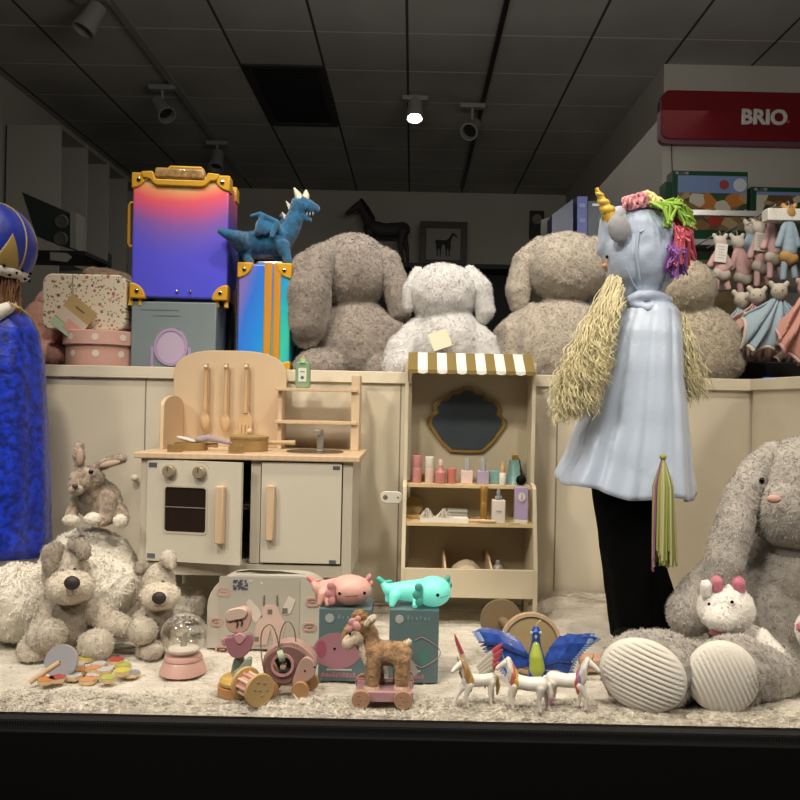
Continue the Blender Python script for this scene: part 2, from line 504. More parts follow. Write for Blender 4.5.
for j in range(NY):
    for i in range(NX):
        mb.b.faces.new([rows[j][i], rows[j][i+1], rows[j+1][i+1], rows[j+1][i]])
me = mb.mesh('fleece_blanket')
if sum(p.normal.z for p in list(me.polygons)[:4000:7]) < 0: me.flip_normals()
co = np.empty(len(me.vertices)*3); me.vertices.foreach_get('co', co)
me = add_pile(me, co.reshape(-1,3), 100000, .008, .0009, 3.0, 90000, lambda A: .12+3.0*np.clip((1.70-A[:,1])/.06,0,1))
me.polygons.foreach_set('use_smooth', [True]*len(me.polygons)); me.materials.append(M_fleece)
fl = link(bpy.data.objects.new('fleece_blanket', me)); tag(fl, 'cream wrinkled fleece cloth covering the display platform', 'blanket')

# ================================================================ the dark shop behind
# shelving along the left
mb = MB(); xs = -2.70; y0s = 6.1; zt = HC+2.03
t = thing('shelving_unit', 'tall pale shelving unit with many compartments along the left wall of the dark shop', 'shelf', (xs-.2, y0s, -.6))
o = Vector((xs-.2, y0s, -.6))
M_shelf = mat('shelf_laminate', '#a8a498', .7)
mb = MB(); mb.b2(-.22, .19, -.02, 0, 0, zt+.6); mb.build('end_panel', M_shelf, t, smooth=False)
mb = MB()
for k in range(1, 7): mb.b2(-.2, .2, k*.46-.012, k*.46+.012, 0, zt+.6)
mb.build('upright', M_shelf, t, smooth=False)
for z in (.25,.65,1.05,1.45,1.85,2.25,zt+.59):
    mb = MB(); mb.b2(-.2, .19, 0, 2.76, z-.012, z+.012); mb.build('shelf_board', M_shelf, t, smooth=False)
mb = MB(); mb.b2(-.22,-.2, 0, 2.76, 0, zt+.6); mb.build('back_panel', mat('shelf_back','#2c2a26',.9), t, smooth=False)
rnd = random.Random(3)
for k in range(6):
    for z in (1.46, 1.86, 2.26):
        if rnd.random() < .75:
            h = rnd.uniform(.1,.3); c = rnd.choice(['#6a655c','#55504a','#7b766c','#4d5a55','#6d5550'])
            mb = MB(); mb.box((0,0,h/2),(rnd.uniform(.12,.22),rnd.uniform(.15,.3),h))
            b = mb.build('toy_carton', mat('carton'+c, c, .8), None, loc=(xs-.2, y0s+k*.46+.24, -.6+z+.014), bevel=.003)
            tag(b, 'dim carton standing in a compartment of the shelving along the left wall', 'box', 'cartons on the left shelving')
# dark product box with two round windows, and a paper tag, far left
f = Fr(35, 235, 4.0)
t = thing('boxed_toy', 'dark green boxed toy with two round discs on a shelf at the far left', 'box', f.o)
mb = MB(); mb.prism([tuple(f.p(a,b).xz) for a,b in ((22,192),(70,213),(76,250),(36,236))], 0, .12)
mb.build('box_body', mat('dark_green_card','#1c2620',.6), t, smooth=False)
mb = MB(); mb.prism([tuple(f.p(a,b).xz) for a,b in ((71,212),(77,213),(77,250),(71,248))], -.012, .10)
mb.build('side_strip', mat('grey_card','#7d7a70',.7), t, smooth=False)
for (a,b) in ((62,222),(61,239)):
    q = f.p(a,b); mb = MB(); mb.lathe([(.036,0),(.036,.006),(.03,.012),(.012,.006),(0,.01)], (q.x,-.001,q.z), 24, (PI/2,0,0)); mb.build('round_disc', mat('dim_plastic','#4c4c47',.3), t)
f = Fr(60, 257, 3.9)
mb = MB(); mb.prism([tuple(f.p(a,b).xz) for a,b in ((50,252),(67,253),(72,257),(67,262),(50,260))], 0, .002)
mb2 = mb.build('price_label', mat('label_paper','#8e8a80',.8), None, smooth=False); fl_o = f.o.copy()
zz = W(76,250,4.0).z-.004
t = thing('wall_shelf', 'dark shelf board under the green boxed toy at far left', 'shelf', (-2.2, 4.0, zz))
mb = MB(); mb.b2(-.94,.55,.0,.35,-.02,0); mb.build('shelf_board', M_darkwood, t, smooth=False)
for x_ in (-.9,.5):
    mb = MB(); mb.b2(x_-.02,x_+.02,.30,.35,-.6-zz,-.02); mb.build('leg', M_darkwood, t, smooth=False)
mb2.parent = t; mb2.location = fl_o-Vector((-2.2,4.0,zz))

# black shelf unit along the back wall, with a framed drawing and a rocking horse
D = 8.6; zk = W(430,263,D).z
t = thing('display_cabinet', 'long black open cabinet along the back wall of the shop', 'cabinet', (-1.1, D, -.6))
mb = MB(); mb.b2(-1.28, 2.4, 0, .45, zk+.6-.05, zk+.6); mb.build('top_board', M_darkwood, t, smooth=False)
mb = MB(); mb.b2(-1.28, 2.4, .42, .45, 0, zk+.55); mb.build('back_panel', M_darkwood, t, smooth=False)
for k in range(6):
    x = -1.26+k*.72; mb = MB(); mb.b2(x-.02, x+.02, 0, .42, 0, zk+.55); mb.build('upright', M_darkwood, t, smooth=False)
for z in (.7, 1.3, 1.8):
    mb = MB(); mb.b2(-1.24, 2.36, .01, .42, z, z+.03); mb.build('shelf_board', M_darkwood, t, smooth=False)
f = Fr(443, 262, D+.2); f.o.z = zk
t = thing('picture_frame', 'small dark wooden frame with a horse drawing on the back cabinet', 'picture', f.o)
w_, h_ = .52, .49
mb = MB(); mb.ring([(-w_/2,0),(w_/2,0),(w_/2,h_),(-w_/2,h_)],[(-w_/2+.07,.07),(w_/2-.07,.07),(w_/2-.07,h_-.07),(-w_/2+.07,h_-.07)],-.02,.02)
mb.build('frame', mat('frame_wood','#3a2820',.5), t, smooth=False, bevel=.004)
mb = MB(); mb.b2(-w_/2+.06,w_/2-.06,0,.01,.06,h_-.06); mb.build('picture_paper', mat('paper','#8f8c84',.8), t, smooth=False)
def horse_prims(L):
    """standing horse, x forward, z up, total body length ~L"""
    s = L
    pr = [('t',[((-.30*s,0,.62*s),.135*s),((0,0,.60*s),.125*s),((.26*s,0,.64*s),.135*s)]),
          ('t',[((.28*s,0,.70*s),.10*s),((.42*s,0,.95*s),.065*s),((.47*s,0,1.04*s),.07*s)]),
          ('t',[((.47*s,0,1.04*s),.072*s),((.60*s,0,.95*s),.05*s),((.68*s,0,.88*s),.04*s)])]
    return pr
def leg(s, x, y, kx, fx, lift=0):
    return ('t',[((x*s,y*s,.56*s),.085*s),((kx*s,y*s,(.30+lift)*s),.042*s),((fx*s,y*s,(.06+lift*.7)*s),.030*s),(((fx+.01)*s,y*s,(.03+lift*.7)*s),.036*s)])
pr = horse_prims(.22); pr = [('t',[((p[0],p[1]*.3,p[2]+.02),r*.9) for p,r in q[1]]) for q in pr]+[leg(.22,a,0,a,a) for a in (-.3,-.15,.15,.3)]
h = blob('horse_drawing', pr, mat('ink','#2a2826',.8), t, .004, 1); h.scale = (1,.05,1); h.location = (0,-.002,.11)
f = Fr(385, 262, D+.15); f.o.z = zk
t = thing('rocking_horse', 'dim grey wooden horse standing on the back cabinet left of the picture', 'horse', f.o, PI)
pr = horse_prims(.62)+[leg(.62,-.30,.1,-.26,-.32),leg(.62,-.30,-.1,-.38,-.4),leg(.62,.28,.1,.36,.4),leg(.62,.28,-.1,.22,.24)]
blob('body', pr, mat('dim_horse','#3c3733',.7), t, .012, 3)
blob('mane', [('t',[((.34*.62,0,.98*.62),.03),((.24*.62,0,.80*.62),.035)]),('t',[((.44*.62,0,1.12*.62),.025),((.34*.62,0,.98*.62),.03)])], mat('dim_mane','#1a1613',.9), t, .01, 2)
# clock on back wall, right
f = Fr(537, 222, 9.08)
t = thing('wall_clock', 'tiny dark wall clock with a pale dial on the back wall', 'clock', f.o)
mb = MB(); mb.b2(-.08,.08,0,.05,-.19,.13); mb.build('case', mat('clock_case','#2a1d18',.5), t, bevel=.005)
mb = MB(); mb.cyl((0,0,.03),(0,-.01,.03),.055); mb.build('dial', mat('clock_dial','#8a8678',.6), t)

# gondola and blue boxes, right of centre
f = Fr(560, 330, 3.9)
for i,(pts,dy,c,lab) in enumerate([([(552,215),(573,199),(573,330),(552,330)],0,'#2a3350','narrow dark blue toy box seen side-on above the beige rabbit'),
                        ([(576,198),(586,198),(586,330),(576,330)],-.03,'#2f3f86','bright blue toy box edge above the beige rabbit'),
                        ([(588,201),(640,201),(640,330),(588,330)],.0,'#22303f','dark blue picture toy box just behind the unicorn horn')]):
    mb = MB(); mb.prism([tuple(f.p(a,b).xz) for a,b in pts], 0, .14)
    t = thing('toy_box', lab, 'box', f.o+Vector((0,dy,0)))
    mb.build('box_body', mat('blue_card%d'%i, c, .35, var=.25, vscale=14), t, smooth=False)
    if i == 2:
        q = f.p(616,238); mb = MB(); mb.b2(q.x-.09,q.x+.09,-.002,.0,q.z-.14,q.z+.13); mb.build('picture_panel', mat('pic_teal','#3c5560',.4,var=.5,vscale=18), t, smooth=False)
        q = f.p(596,205); mb = MB(); mb.b2(q.x-.018,q.x+.018,-.004,-.002,q.z-.006,q.z+.006); mb.build('pale_badge', M_white, t, smooth=False)
    if i == 1:
        for yy in (207,222,236):
            q = f.p(581,yy); mb = MB(); mb.b2(q.x-.014,q.x+.014,-.002,0,q.z-.010,q.z+.010); mb.build('printed_mark', mat('mark_blue','#7d88b8',.5), t, smooth=False)
mb = MB(); mb.prism([tuple(f.p(a,b).xz) for a,b in ((552,205),(600,189),(648,192),(648,330),(552,330))], .32, .35)
t = thing('display_stand', 'grey display stand with a slanted top panel behind the blue toy boxes', 'stand', f.o)
mb.build('back_panel', mat('gondola','#77716a',.8), t, smooth=False)
zb2 = f.p(560,330).z; mb = MB(); mb.b2(f.p(548,330).x, f.p(652,330).x, -.04, .35, -.6-f.o.z, zb2-.04); mb.build('plinth', M_darkwood, t, smooth=False)

# BRIO sign
D = 5.50
f = Fr(733, 115, D)
t = thing('shop_sign', 'red rounded BRIO sign board high on the right wall', 'sign', f.o)
q0, q1 = f.p(662,138), f.p(806,90)
mb = MB(); mb.prism(rrect(q0.x, q1.x+.12, q0.z, q1.z-.02, .05, 8), .0, .075)
mb.build('sign_board', mat('sign_red','#7c141c',.35), t)
mb = MB(); mb.prism(rrect(q0.x-.012, q1.x+.13, q0.z-.03, q1.z-.05, .05, 8), .02, .078)
mb.build('sign_edge', mat('sign_edge','#7a4b58',.5), t)
q = f.p(764,118)
text_mesh('sign_lettering', 'BRIO', .140, mat('sign_white','#e0dcd4',.5), t, .003, .006, (q.x, -.003, q.z), sx=1.02)
q = f.p(788,122); mb = MB(); mb.cyl((q.x,-.004,q.z),(q.x,0,q.z),.010); mb.build('sign_dot', mat('dot_red','#d04a3a',.5), t)
q = f.p(673,140); q2 = f.p(674,175); mb = MB(); mb.tube([(q.x,.03,q.z),(q.x+.004,.03,(q.z+q2.z)/2),(q2.x,.03,q2.z)],.003,6); mb.build('cord', M_black, t)

# train boxes on the right shelf
D = 5.05
def pic_nodes(seed, stops):
    def g(nt,N,L,b):
        tc = N.new('ShaderNodeTexCoord'); mp = N.new('ShaderNodeMapping'); mp.inputs['Location'].default_value = (seed, 0, seed*.7); mp.inputs['Scale'].default_value = (1,1,1.4)
        L.new(tc.outputs['Object'], mp.inputs[0])
        vo = N.new('ShaderNodeTexVoronoi'); vo.inputs['Scale'].default_value = 13; L.new(mp.outputs[0], vo.inputs['Vector'])
        sp = N.new('ShaderNodeSeparateColor'); L.new(vo.outputs['Color'], sp.inputs[0])
        c = ramp(N,L,sp.outputs[0], stops, 'CONSTANT')
        sx = N.new('ShaderNodeSeparateXYZ'); L.new(tc.outputs['Object'], sx.inputs[0])
        f1 = mth(N,L,'GREATER_THAN', sx.outputs[2], .31)
        c = mixc(N,L,f1, c, '#7d93bd'); L.new(c, b.inputs['Base Color'])
    return g
stops = [(0,'#8a6b45'),(.18,'#a83a30'),(.34,'#3e5238'),(.5,'#b09a70'),(.62,'#6a5038'),(.75,'#c07a3a'),(.88,'#d0c8b0')]
M_green = mat('green_card','#18482c',.4)
M_pic1 = coordmat('train_picture', .35, build=pic_nodes(1.3, stops)); M_pic2 = coordmat('train_picture_two', .35, build=pic_nodes(4.1, stops))
def trainbox(xa, xb, yt, yb, D, lab, pm, head=True, dz=None):
    f = Fr((xa+xb)/2, yb, D)
    if dz is not None: f.o.z = dz
    t = thing('train_set_box', lab, 'box', f.o, 0, None)
    q0 = W(xa,yb,D)-W((xa+xb)/2,yb,D); q1 = W(xb,yt,D)-W((xa+xb)/2,yb,D); hgt = (W((xa+xb)/2,yt,D)-W((xa+xb)/2,yb,D)).z
    mb = MB(); mb.b2(q0.x, q1.x, 0, .12, 0, hgt); mb.build('box_body', M_green, t, smooth=False, bevel=.002)
    mb = MB(); mb.b2(q0.x+.035, q1.x-.006, -.002, 0, hgt*.17, hgt-.03); mb.build('cover_picture', pm, t, smooth=False)
    if head:
        mb = MB(); mb.b2(q0.x+.02, q0.x+.10, -.004, -.0005, hgt-.024, hgt-.008); l = mb.build('logo_strip', mat('logo_red','#9a9a90',.5), t, smooth=False)
        text_mesh('logo_lettering','BRIO', .02, M_black, l, .0006, .0005, (q0.x+.06,-.0046,hgt-.016))
        for k,(dx) in enumerate((.15,.05)):
            mb = MB(); mb.cyl((q1.x-dx,-.004,hgt-.085),(q1.x-dx,-.001,hgt-.085),.042 if k else .03); mb.build('round_inset', mat('inset%d'%k, '#cfd0d4' if k else '#a04038',.5), t)
    return t
zsh = W(735,243,D).z
trainbox(671,748,172,243,D,'large green train set box with a red train picture under the red sign', M_pic1, dz=zsh+.002)
trainbox(750,835,186,243,D+.02,'second green train set box, cut off by the right edge of the photo', M_pic2, dz=zsh+.002)
trainbox(664,672,183,243,D+.01,'narrow dark green box end left of the train set boxes', mat('pic_d','#24402e',.5), False, dz=zsh+.002)
zs2 = W(730,345,D).z
trainbox(690,770,256,345,D,'wooden-toned green-edged box on the lower shelf behind the hanging dolls', mat('pic_tan','#8a7650',.5,var=.3,vscale=9), False, dz=zs2+.002)
t = thing('wall_shelf', 'pale wall shelving carrying the train set boxes on the right', 'shelf', (2.4, D, -.6))
mb = MB(); mb.b2(-.75, 1.5, -.1, .45, zsh+.6-.035, zsh+.6); mb.build('shelf_board', mat('shelf_white','#c8c4b8',.6), t, smooth=False)
mb = MB(); mb.b2(-.75, 1.5, -.1, .45, zs2+.6-.035, zs2+.6); mb.build('shelf_board', mat('shelf_white','#c8c4b8',.6), t, smooth=False)
for x in (-.72, 1.45):
    mb = MB(); mb.b2(x-.02,x+.02,.4,.45,0,zsh+.6-.04); mb.build('upright', M_darkwood, t, smooth=False)

# ---------------------------------------------------------------- ceiling things
mb = MB(); mb.b2(-1.885,-1.835,3.2,8.6,CE-.03,CE); r = mb.build('light_track', mat('track_white','#8d8a84',.5), None, smooth=False); tag(r,'long pale light track running into the shop on the left of the ceiling','track')
mb = MB(); mb.b2(.495,.525,3.2,8.9,CE-.03,CE); r = mb.build('light_track', mat('track_black','#1c1b1a',.5), None, smooth=False); tag(r,'thin black light track right of the middle of the ceiling','track')
M_spot = mat('spot_grey','#8d8a85',.5); M_lens = mat('spot_lens','#222222',.2)
def spot(px, py, D, lab, aim, lit=False, x=None):
    p = W(px, py, D); 
    t = thing('spotlight', lab, 'lamp', p, 0)
    h = CE-.03-p.z
    mb = MB(); mb.b2(-.10,.10,-.03,.03,h-.035,h); mb.build('track_adapter', M_spot, t, smooth=False, bevel=.004)
    mb = MB(); mb.cyl((0,0,h-.035),(0,0,.0),.012); mb.build('stem', M_spot, t)
    rot = Vector(aim).to_track_quat('Z','Y').to_euler()
    mb = MB(); mb.lathe([(.03,-.10),(.055,-.085),(.06,.02),(.07,.08),(.07,.10),(.058,.10),(.05,.04),(0,.03)], (0,0,0), 24, rot); hd = mb.build('lamp_head', M_spot, t)
    mb = MB(); mb.lathe([(.048,.055),(.048,.062),(0,.075)], (0,0,0), 20, rot); mb.build('lens', mat('lamp_on','#fff3e0',.4,emit=60) if lit else M_lens, hd)
    return t
def onceil(px, py, drop):   # depth where a fitting hangs 'drop' below the ceiling
    u, v = slope(px, py); return (CE-drop-HC)/v
spot(91, 18, onceil(91,18,.16), 'pale track spotlight at the top left, nearest the window', (-.4,-.3,-1))
spot(162, 108, onceil(162,108,.20), 'pale track spotlight above the purple suitcase', (.6,-.5,-.8))
spot(217, 160, onceil(217,160,.20), 'small distant track spotlight behind the purple suitcase top', (0,-.5,-1))
spot(472, 128, onceil(472,128,.22), 'grey double-jointed spotlight on the black track right of the lit lamp', (-.3,-.8,-.6))
spot(415, 108, onceil(415,108,.12), 'the one lit spotlight, a small bright lamp near the middle of the ceiling', (0,-.35,-1), True)
# vent
t = thing('ceiling_vent', 'dark rectangular air vent set in the ceiling tiles', 'vent', (-.98, 5.72, CE))
mb = MB(); mb.ring([(-.29,-.0),(.29,-.0),(.29,1.25),(-.29,1.25)],[(-.24,.05),(.24,.05),(.24,1.2),(-.24,1.2)],0,.015)
mb.build('vent_frame', mat('vent_frame','#2c2b2a',.6), t, smooth=False, rot=(-PI/2,0,0), loc=(0,0,-.0))
mb = MB(); mb.b2(-.26,.26,.03,1.22,-.004,-.001)
for k in range(26): mb.box((0,.07+k*.044,-.006),(.49,.02,.003),(.6,0,0))
mb.build('grille', mat('vent_black','#0e0e0e',.7), t, smooth=False)
# ================================================================ big toys on the ledge behind the low wall
M_ygold = mat('yellow_plastic', '#d9a52a', .35)
M_fgrey = mat('fur_grey', '#92887f', .9, var=.12, vscale=30, sheen=.4, bump=.5, bscale=260)
M_fwhite = mat('fur_pale', '#c9c8c8', .9, var=.08, vscale=30, sheen=.4, bump=.5, bscale=260)
M_fbeige = mat('fur_beige', '#a89e90', .9, var=.12, vscale=30, sheen=.4, bump=.5, bscale=260)
M_fbeige2 = mat('fur_sand', '#a89c88', .9, var=.15, vscale=50, sheen=.4, bump=.6, bscale=240)

def on_ledge(px, D):
    """frame whose origin stands on the ledge under column px"""
    f = Fr(px, 372, D); f.o.z = ZL+.001; return f
class _F: pass

# ---- plush seen from behind
def shelf_plush(px, D, label, cat, bodyp, ears, m, seed, name='plush_bunny'):
    f = on_ledge(px, D); t = thing(name, label, cat, f.o)
    blob('body', [E(f,*a) if a[0] != 'T' else T(f, a[1]) for a in bodyp], m, t, .0065, 5, .004, 16, fuzz=42000, flen=.008, fwid=.0013, squash=0, seed=seed)
    for k, e in enumerate(ears):
        blob('ear', [E(f,*a) if a[0] != 'T' else T(f, a[1]) for a in e], m, t, .006, 4, .003, 18, fuzz=42000, flen=.008, fwid=.0013, seed=seed+k+1)
    return f, t
# big grey bunny, far end of ears droop
f, t = shelf_plush(350, 2.80, 'large dark grey lop-eared plush bunny seen from behind next to the blue suitcase', 'plush bunny',
    [(352,272,40,39,0,34),(355,345,46,46,0,36),('T',[(372,322,0,16),(394,338,-.05,17),(402,368,-.08,17)]),('T',[(333,322,0,14),(312,350,-.03,15),(306,368,-.03,14)]),(318,368,26,20,-.12,26),(390,372,24,18,-.1,24)],
    [[('T',[(338,246,-.04,9),(318,262,-.10,17),(308,292,-.13,23),(306,322,-.13,20)]),(307,300,25,50,-.13,10)],
     [('T',[(376,252,-.02,9),(388,262,-.03,13),(396,288,-.03,14),(400,312,-.03,11)])]], M_fgrey, 1.2)
# pale plush
f, t = shelf_plush(445, 2.60, 'pale grey-white plush seen from behind with a cream paper tag on its back', 'plush animal',
    [(443,294,36,31,0,28),(448,346,37,40,0,30),('T',[(420,330,0,14),(402,350,-.03,17),(398,368,-.05,17)]),('T',[(470,328,0,12),(484,345,-.03,14),(490,366,-.04,14)]),(405,368,20,16,-.1,20),(478,372,20,14,-.1,18)],
    [[('T',[(470,272,-.01,7),(481,288,-.02,11),(485,310,-.02,10),(483,318,-.02,7)])],[('T',[(418,272,-.01,6),(410,290,-.02,8),(409,306,-.02,7)])]], M_fwhite, 2.2, 'plush_lamb')
q = f.p(440,340,-.118)
mb = MB(); mb.box((0,0,0),(.060,.0015,.058),(0,math.radians(-20),0)); mb.build('paper_tag', mat('tag_cream','#d8cfb6',.7), t, loc=q+Vector((0,-.004,0)), rot=(-.25,0,0))
# beige bunny
f, t = shelf_plush(565, 2.80, 'large beige plush bunny seen from behind between the toy shop roof and the unicorn cape', 'plush bunny',
    [(566,268,43,36,0,34),(562,350,55,52,0,38),('T',[(530,318,0,16),(510,338,-.04,18),(500,364,-.06,18)]),('T',[(596,318,0,16),(610,345,-.04,18),(616,368,-.04,18)]),(510,372,24,16,-.1,22)],
    [[('T',[(540,244,0,8),(524,262,-.01,12),(518,290,-.01,13),(519,306,-.01,9)])],[('T',[(594,244,0,8),(606,262,-.01,12),(612,290,-.01,13)])]], M_fbeige, 3.2)
# sandy bunny, mostly behind the cape
f, t = shelf_plush(705, 2.72, 'sandy beige plush bunny half hidden behind the right shoulder of the unicorn cape', 'plush bunny',
    [(684,290,32,30,0,30),(697,352,46,48,0,34),('T',[(708,325,0,14),(722,345,-.03,16),(728,364,-.03,16)])],
    [[('T',[(690,268,0,8),(703,280,-.01,9),(707,296,-.01,8)])]], M_fbeige2, 4.2)

# ---- holographic suitcases
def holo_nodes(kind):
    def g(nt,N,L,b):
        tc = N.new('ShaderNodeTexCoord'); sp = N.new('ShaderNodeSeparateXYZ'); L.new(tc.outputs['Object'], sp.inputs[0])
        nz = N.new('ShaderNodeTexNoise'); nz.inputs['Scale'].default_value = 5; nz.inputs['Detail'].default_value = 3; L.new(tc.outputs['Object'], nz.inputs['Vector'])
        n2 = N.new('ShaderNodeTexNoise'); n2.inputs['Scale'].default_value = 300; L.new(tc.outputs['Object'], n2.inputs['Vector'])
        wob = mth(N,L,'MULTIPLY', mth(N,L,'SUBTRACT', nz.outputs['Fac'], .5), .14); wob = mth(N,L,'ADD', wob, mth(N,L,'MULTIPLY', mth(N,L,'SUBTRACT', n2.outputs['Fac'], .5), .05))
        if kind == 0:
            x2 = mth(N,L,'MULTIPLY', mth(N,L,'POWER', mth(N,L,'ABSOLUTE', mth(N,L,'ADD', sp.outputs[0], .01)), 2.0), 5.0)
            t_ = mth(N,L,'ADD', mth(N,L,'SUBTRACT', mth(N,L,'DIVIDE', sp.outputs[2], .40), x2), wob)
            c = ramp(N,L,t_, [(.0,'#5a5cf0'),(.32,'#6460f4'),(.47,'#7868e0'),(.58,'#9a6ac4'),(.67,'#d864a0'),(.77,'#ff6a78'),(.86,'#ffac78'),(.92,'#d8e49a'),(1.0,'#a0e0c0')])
        else:
            t_ = mth(N,L,'ADD', mth(N,L,'ADD', mth(N,L,'MULTIPLY', sp.outputs[0], 3.2), mth(N,L,'MULTIPLY', sp.outputs[2], -.9)), wob); t_ = mth(N,L,'ADD', t_, .62)
            c = ramp(N,L,t_, [(.0,'#8a7ad0'),(.12,'#3a80f0'),(.35,'#2a9af8'),(.5,'#2cc0d0'),(.62,'#40d0b0'),(.8,'#2a9cf0'),(1,'#3ab0e8')])
        L.new(c, b.inputs['Base Color']); b.inputs['Coat Weight'].default_value = .6; b.inputs['Coat Roughness'].default_value = .12  # foil's rainbow reflections fixed into the base colour as a gradient
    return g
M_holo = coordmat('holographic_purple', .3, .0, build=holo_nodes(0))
M_holo2 = coordmat('holographic_blue', .3, .0, build=holo_nodes(1))
D = 2.62
# grey box under the big suitcase
f = on_ledge(180, D)
top = f.p(180,302).z
t = thing('cardboard_box', 'blue-grey toy box with a lilac mirror printed on it under the purple suitcase', 'box', f.o)
a, c = f.p(131,330).x, f.p(216,330).x
mb = MB(); mb.b2(a, c, 0, .26, 0, top); mb.build('box_body', mat('bluegrey_card','#7f8d92',.6,var=.05,vscale=5), t, bevel=.004)
mb = MB()
for k,(z,wd) in enumerate([(.88,.7),(.80,.5),(.62,.3)]): mb.b2(a+.03+.04*k, a+.03+.04*k+(c-a-.1)*wd, -.0012, 0, top*z, top*z+.002)
mb.build('printed_lines', mat('bluegrey_dark','#6a777c',.6), t, smooth=False)
q = f.p(171,347); r_ = D/800
mb = MB(); mb.ring(ellipse(q.x,q.z,17*r_,19*r_), ellipse(q.x,q.z,14*r_,16*r_), -.004, 0)
mb.b2(q.x-20*r_, q.x-17*r_, -.003, 0, max(.004,q.z-24*r_), q.z); mb.b2(q.x+17*r_, q.x+20*r_, -.003, 0, max(.004,q.z-24*r_), q.z)
mi = mb.build('printed_mirror_frame', mat('lilac_print','#b39cc4',.5), t)
mb = MB(); mb.prism(ellipse(q.x,q.z,14*r_,16*r_), -.002, 0); mb.build('printed_mirror', mat('lilac_light','#c4b3cf',.4), mi)
BOXTOP = ZL+.001+top

def suitcase(f, x0, x1, h, dep, m, label, rz=0, straps=False, topgrip=True):
    """local: origin bottom centre front"""
    t = thing('suitcase', label, 'suitcase', f, rz)
    mb = MB(); mb.prism(rrect(x0, x1, .0, h, .022), 0, dep); mb.build('shell', m, t, bevel=.006)
    # corner guards
    R = .048
    for sx, X in ((1, x0), (-1, x1)):
        for sz, Z in ((1, 0), (-1, h)):
            o = [(X-sx*.004, Z-sz*.004)]+[(X-sx*.004+sx*(R+.004)*math.cos(a), Z-sz*.004+sz*(R+.004)*math.sin(a)) for a in [PI/2*k/8 for k in range(9)]]
            mb = MB(); mb.prism(o, dep-.055, dep+.005); mb.build('corner_guard', M_ygold, t, bevel=.004)
            mb = MB(); mb.prism(o, -.005, .055); g = mb.build('corner_guard', M_ygold, t, bevel=.004)
            mb = MB(); mb.lathe([(.0075,0),(.0065,.003),(.003,.0045),(0,.0045)], (X+sx*.020, -.005, Z+sz*.020), 16, (PI/2,0,0)); mb.build('rivet', M_chrome, g)
    return t
# purple one
hs = f.p(180,180).z-f.p(180,303).z
pc = f.p(180.5,303).x
w = (230-132)*D/800
base = Vector((f.o.x+pc, f.o.y+.0, BOXTOP+.012))
t = suitcase(base, -w/2, w/2-.012, hs, .19, M_holo, 'purple holographic suitcase with painted rainbow sheen and yellow corners on the blue-grey box', rz=.06)
zt_ = hs
mb = MB(); mb.tube([(-w*.17,.0,zt_-.030),(-w*.17,-.012,zt_-.012),(-w*.32,-.010,zt_+.005),(-w*.34,-.006,zt_+.012)],.006,10)
out = rrect(-w*.30, w*.27, zt_-.028, zt_+.012, .012); inn = rrect(-w*.26, w*.23, zt_-.010, zt_+.018, .006)
mb = MB(); mb.prism([(-w*.42,zt_+.007),(-w*.40,zt_-.014),(-w*.33,zt_-.018),(-w*.29,zt_-.032),(-w*.25,zt_-.038),(w*.20,zt_-.038),(w*.24,zt_-.032),(w*.28,zt_-.018),(w*.35,zt_-.014),(w*.37,zt_+.007),(w*.25,zt_+.010),(w*.22,zt_-.016),(-w*.27,zt_-.016),(-w*.3,zt_+.010)], -.010, .03)
mb.build('top_trim', M_ygold, t, bevel=.004)
mb = MB(); mb.tube([(-w*.17,.03,zt_),(-w*.17,.03,zt_+.028),(-w*.15,.03,zt_+.034),(w*.16,.03,zt_+.034),(w*.18,.03,zt_+.028),(w*.18,.03,zt_)],.005,10); mb.build('top_handle', M_ygold, t)
mb = MB(); mb.box((-.01,.006,zt_+.004),(w*.5,.035,.036)); mb.build('tape_wrap', mat('brown_tape','#b08a58',.2,var=.35,vscale=60,coat=.6), t, bevel=.008)
sx_ = -w/2-.024; zc = hs*.58
mb = MB(); mb.tube([(-w/2,.05,zc+.085),(sx_+.004,.05,zc+.085),(sx_,.05,zc+.075),(sx_,.05,zc-.050),(sx_+.004,.05,zc-.060),(-w/2,.05,zc-.060)],.0058,10); mb.build('side_handle', M_ygold, t)
for sx2, zz in ((1,-.0),):
    pass
for X in (-w/2+.012, w/2-.030):
    for Y in (.02, .17):
        mb = MB(); mb.tube([(X-.012,Y,.012),(X-.016,Y-.008,-.026),(X-.012,Y,-.004)],.008,8); mb.tube([(X+.012,Y,.012),(X+.016,Y-.008,-.026)],.008,8)
        wh = mb.build('caster_fork', M_ygold, t)
        mb = MB(); mb.cyl((X-.008,Y-.004,-.002),(X+.008,Y-.004,-.002),.0115,None,20); mb.build('wheel', M_rubber, wh)
for X in (-.012,.030):
    mb = MB(); mb.ell((X,-.003,.022),(.005,.003,.005)); mb.build('stud', M_chrome, t)
# blue one, half behind
D2 = 2.63
f2 = on_ledge(275, D2)
hs2 = f2.p(270,264).z
x0_ = f2.p(238,300).x; x1_ = f2.p(290,300).x
t = suitcase(f2.o+Vector((0,0,.0)), x0_, x1_, hs2, .13, M_holo2, 'turquoise and blue holographic suitcase with a yellow strap behind the grey bunny')
for X, W_ in ((f2.p(268,300).x, .026), (f2.p(277,300).x, .024)):
    mb = MB(); mb.b2(X-W_/2, X+W_/2, -.004, .134, .0, hs2+.004); mb.build('strap', mat('strap_orange','#cf8f22',.55,bump=.3), t, bevel=.003)
mb = MB(); mb.tube([(x0_+.055,.02,hs2),(x0_+.062,.02,hs2+.006),(x0_+.14,.02,hs2+.006)],.006,8); mb.build('handle_rail', M_chrome, t)
mb = MB(); mb.cyl((x0_-.004,.0,.01),(x0_-.004,.0,hs2+.02),.004); mb.build('telescopic_pole', M_chrome, t)
SUIT2TOP = f2.o.z+hs2+.004
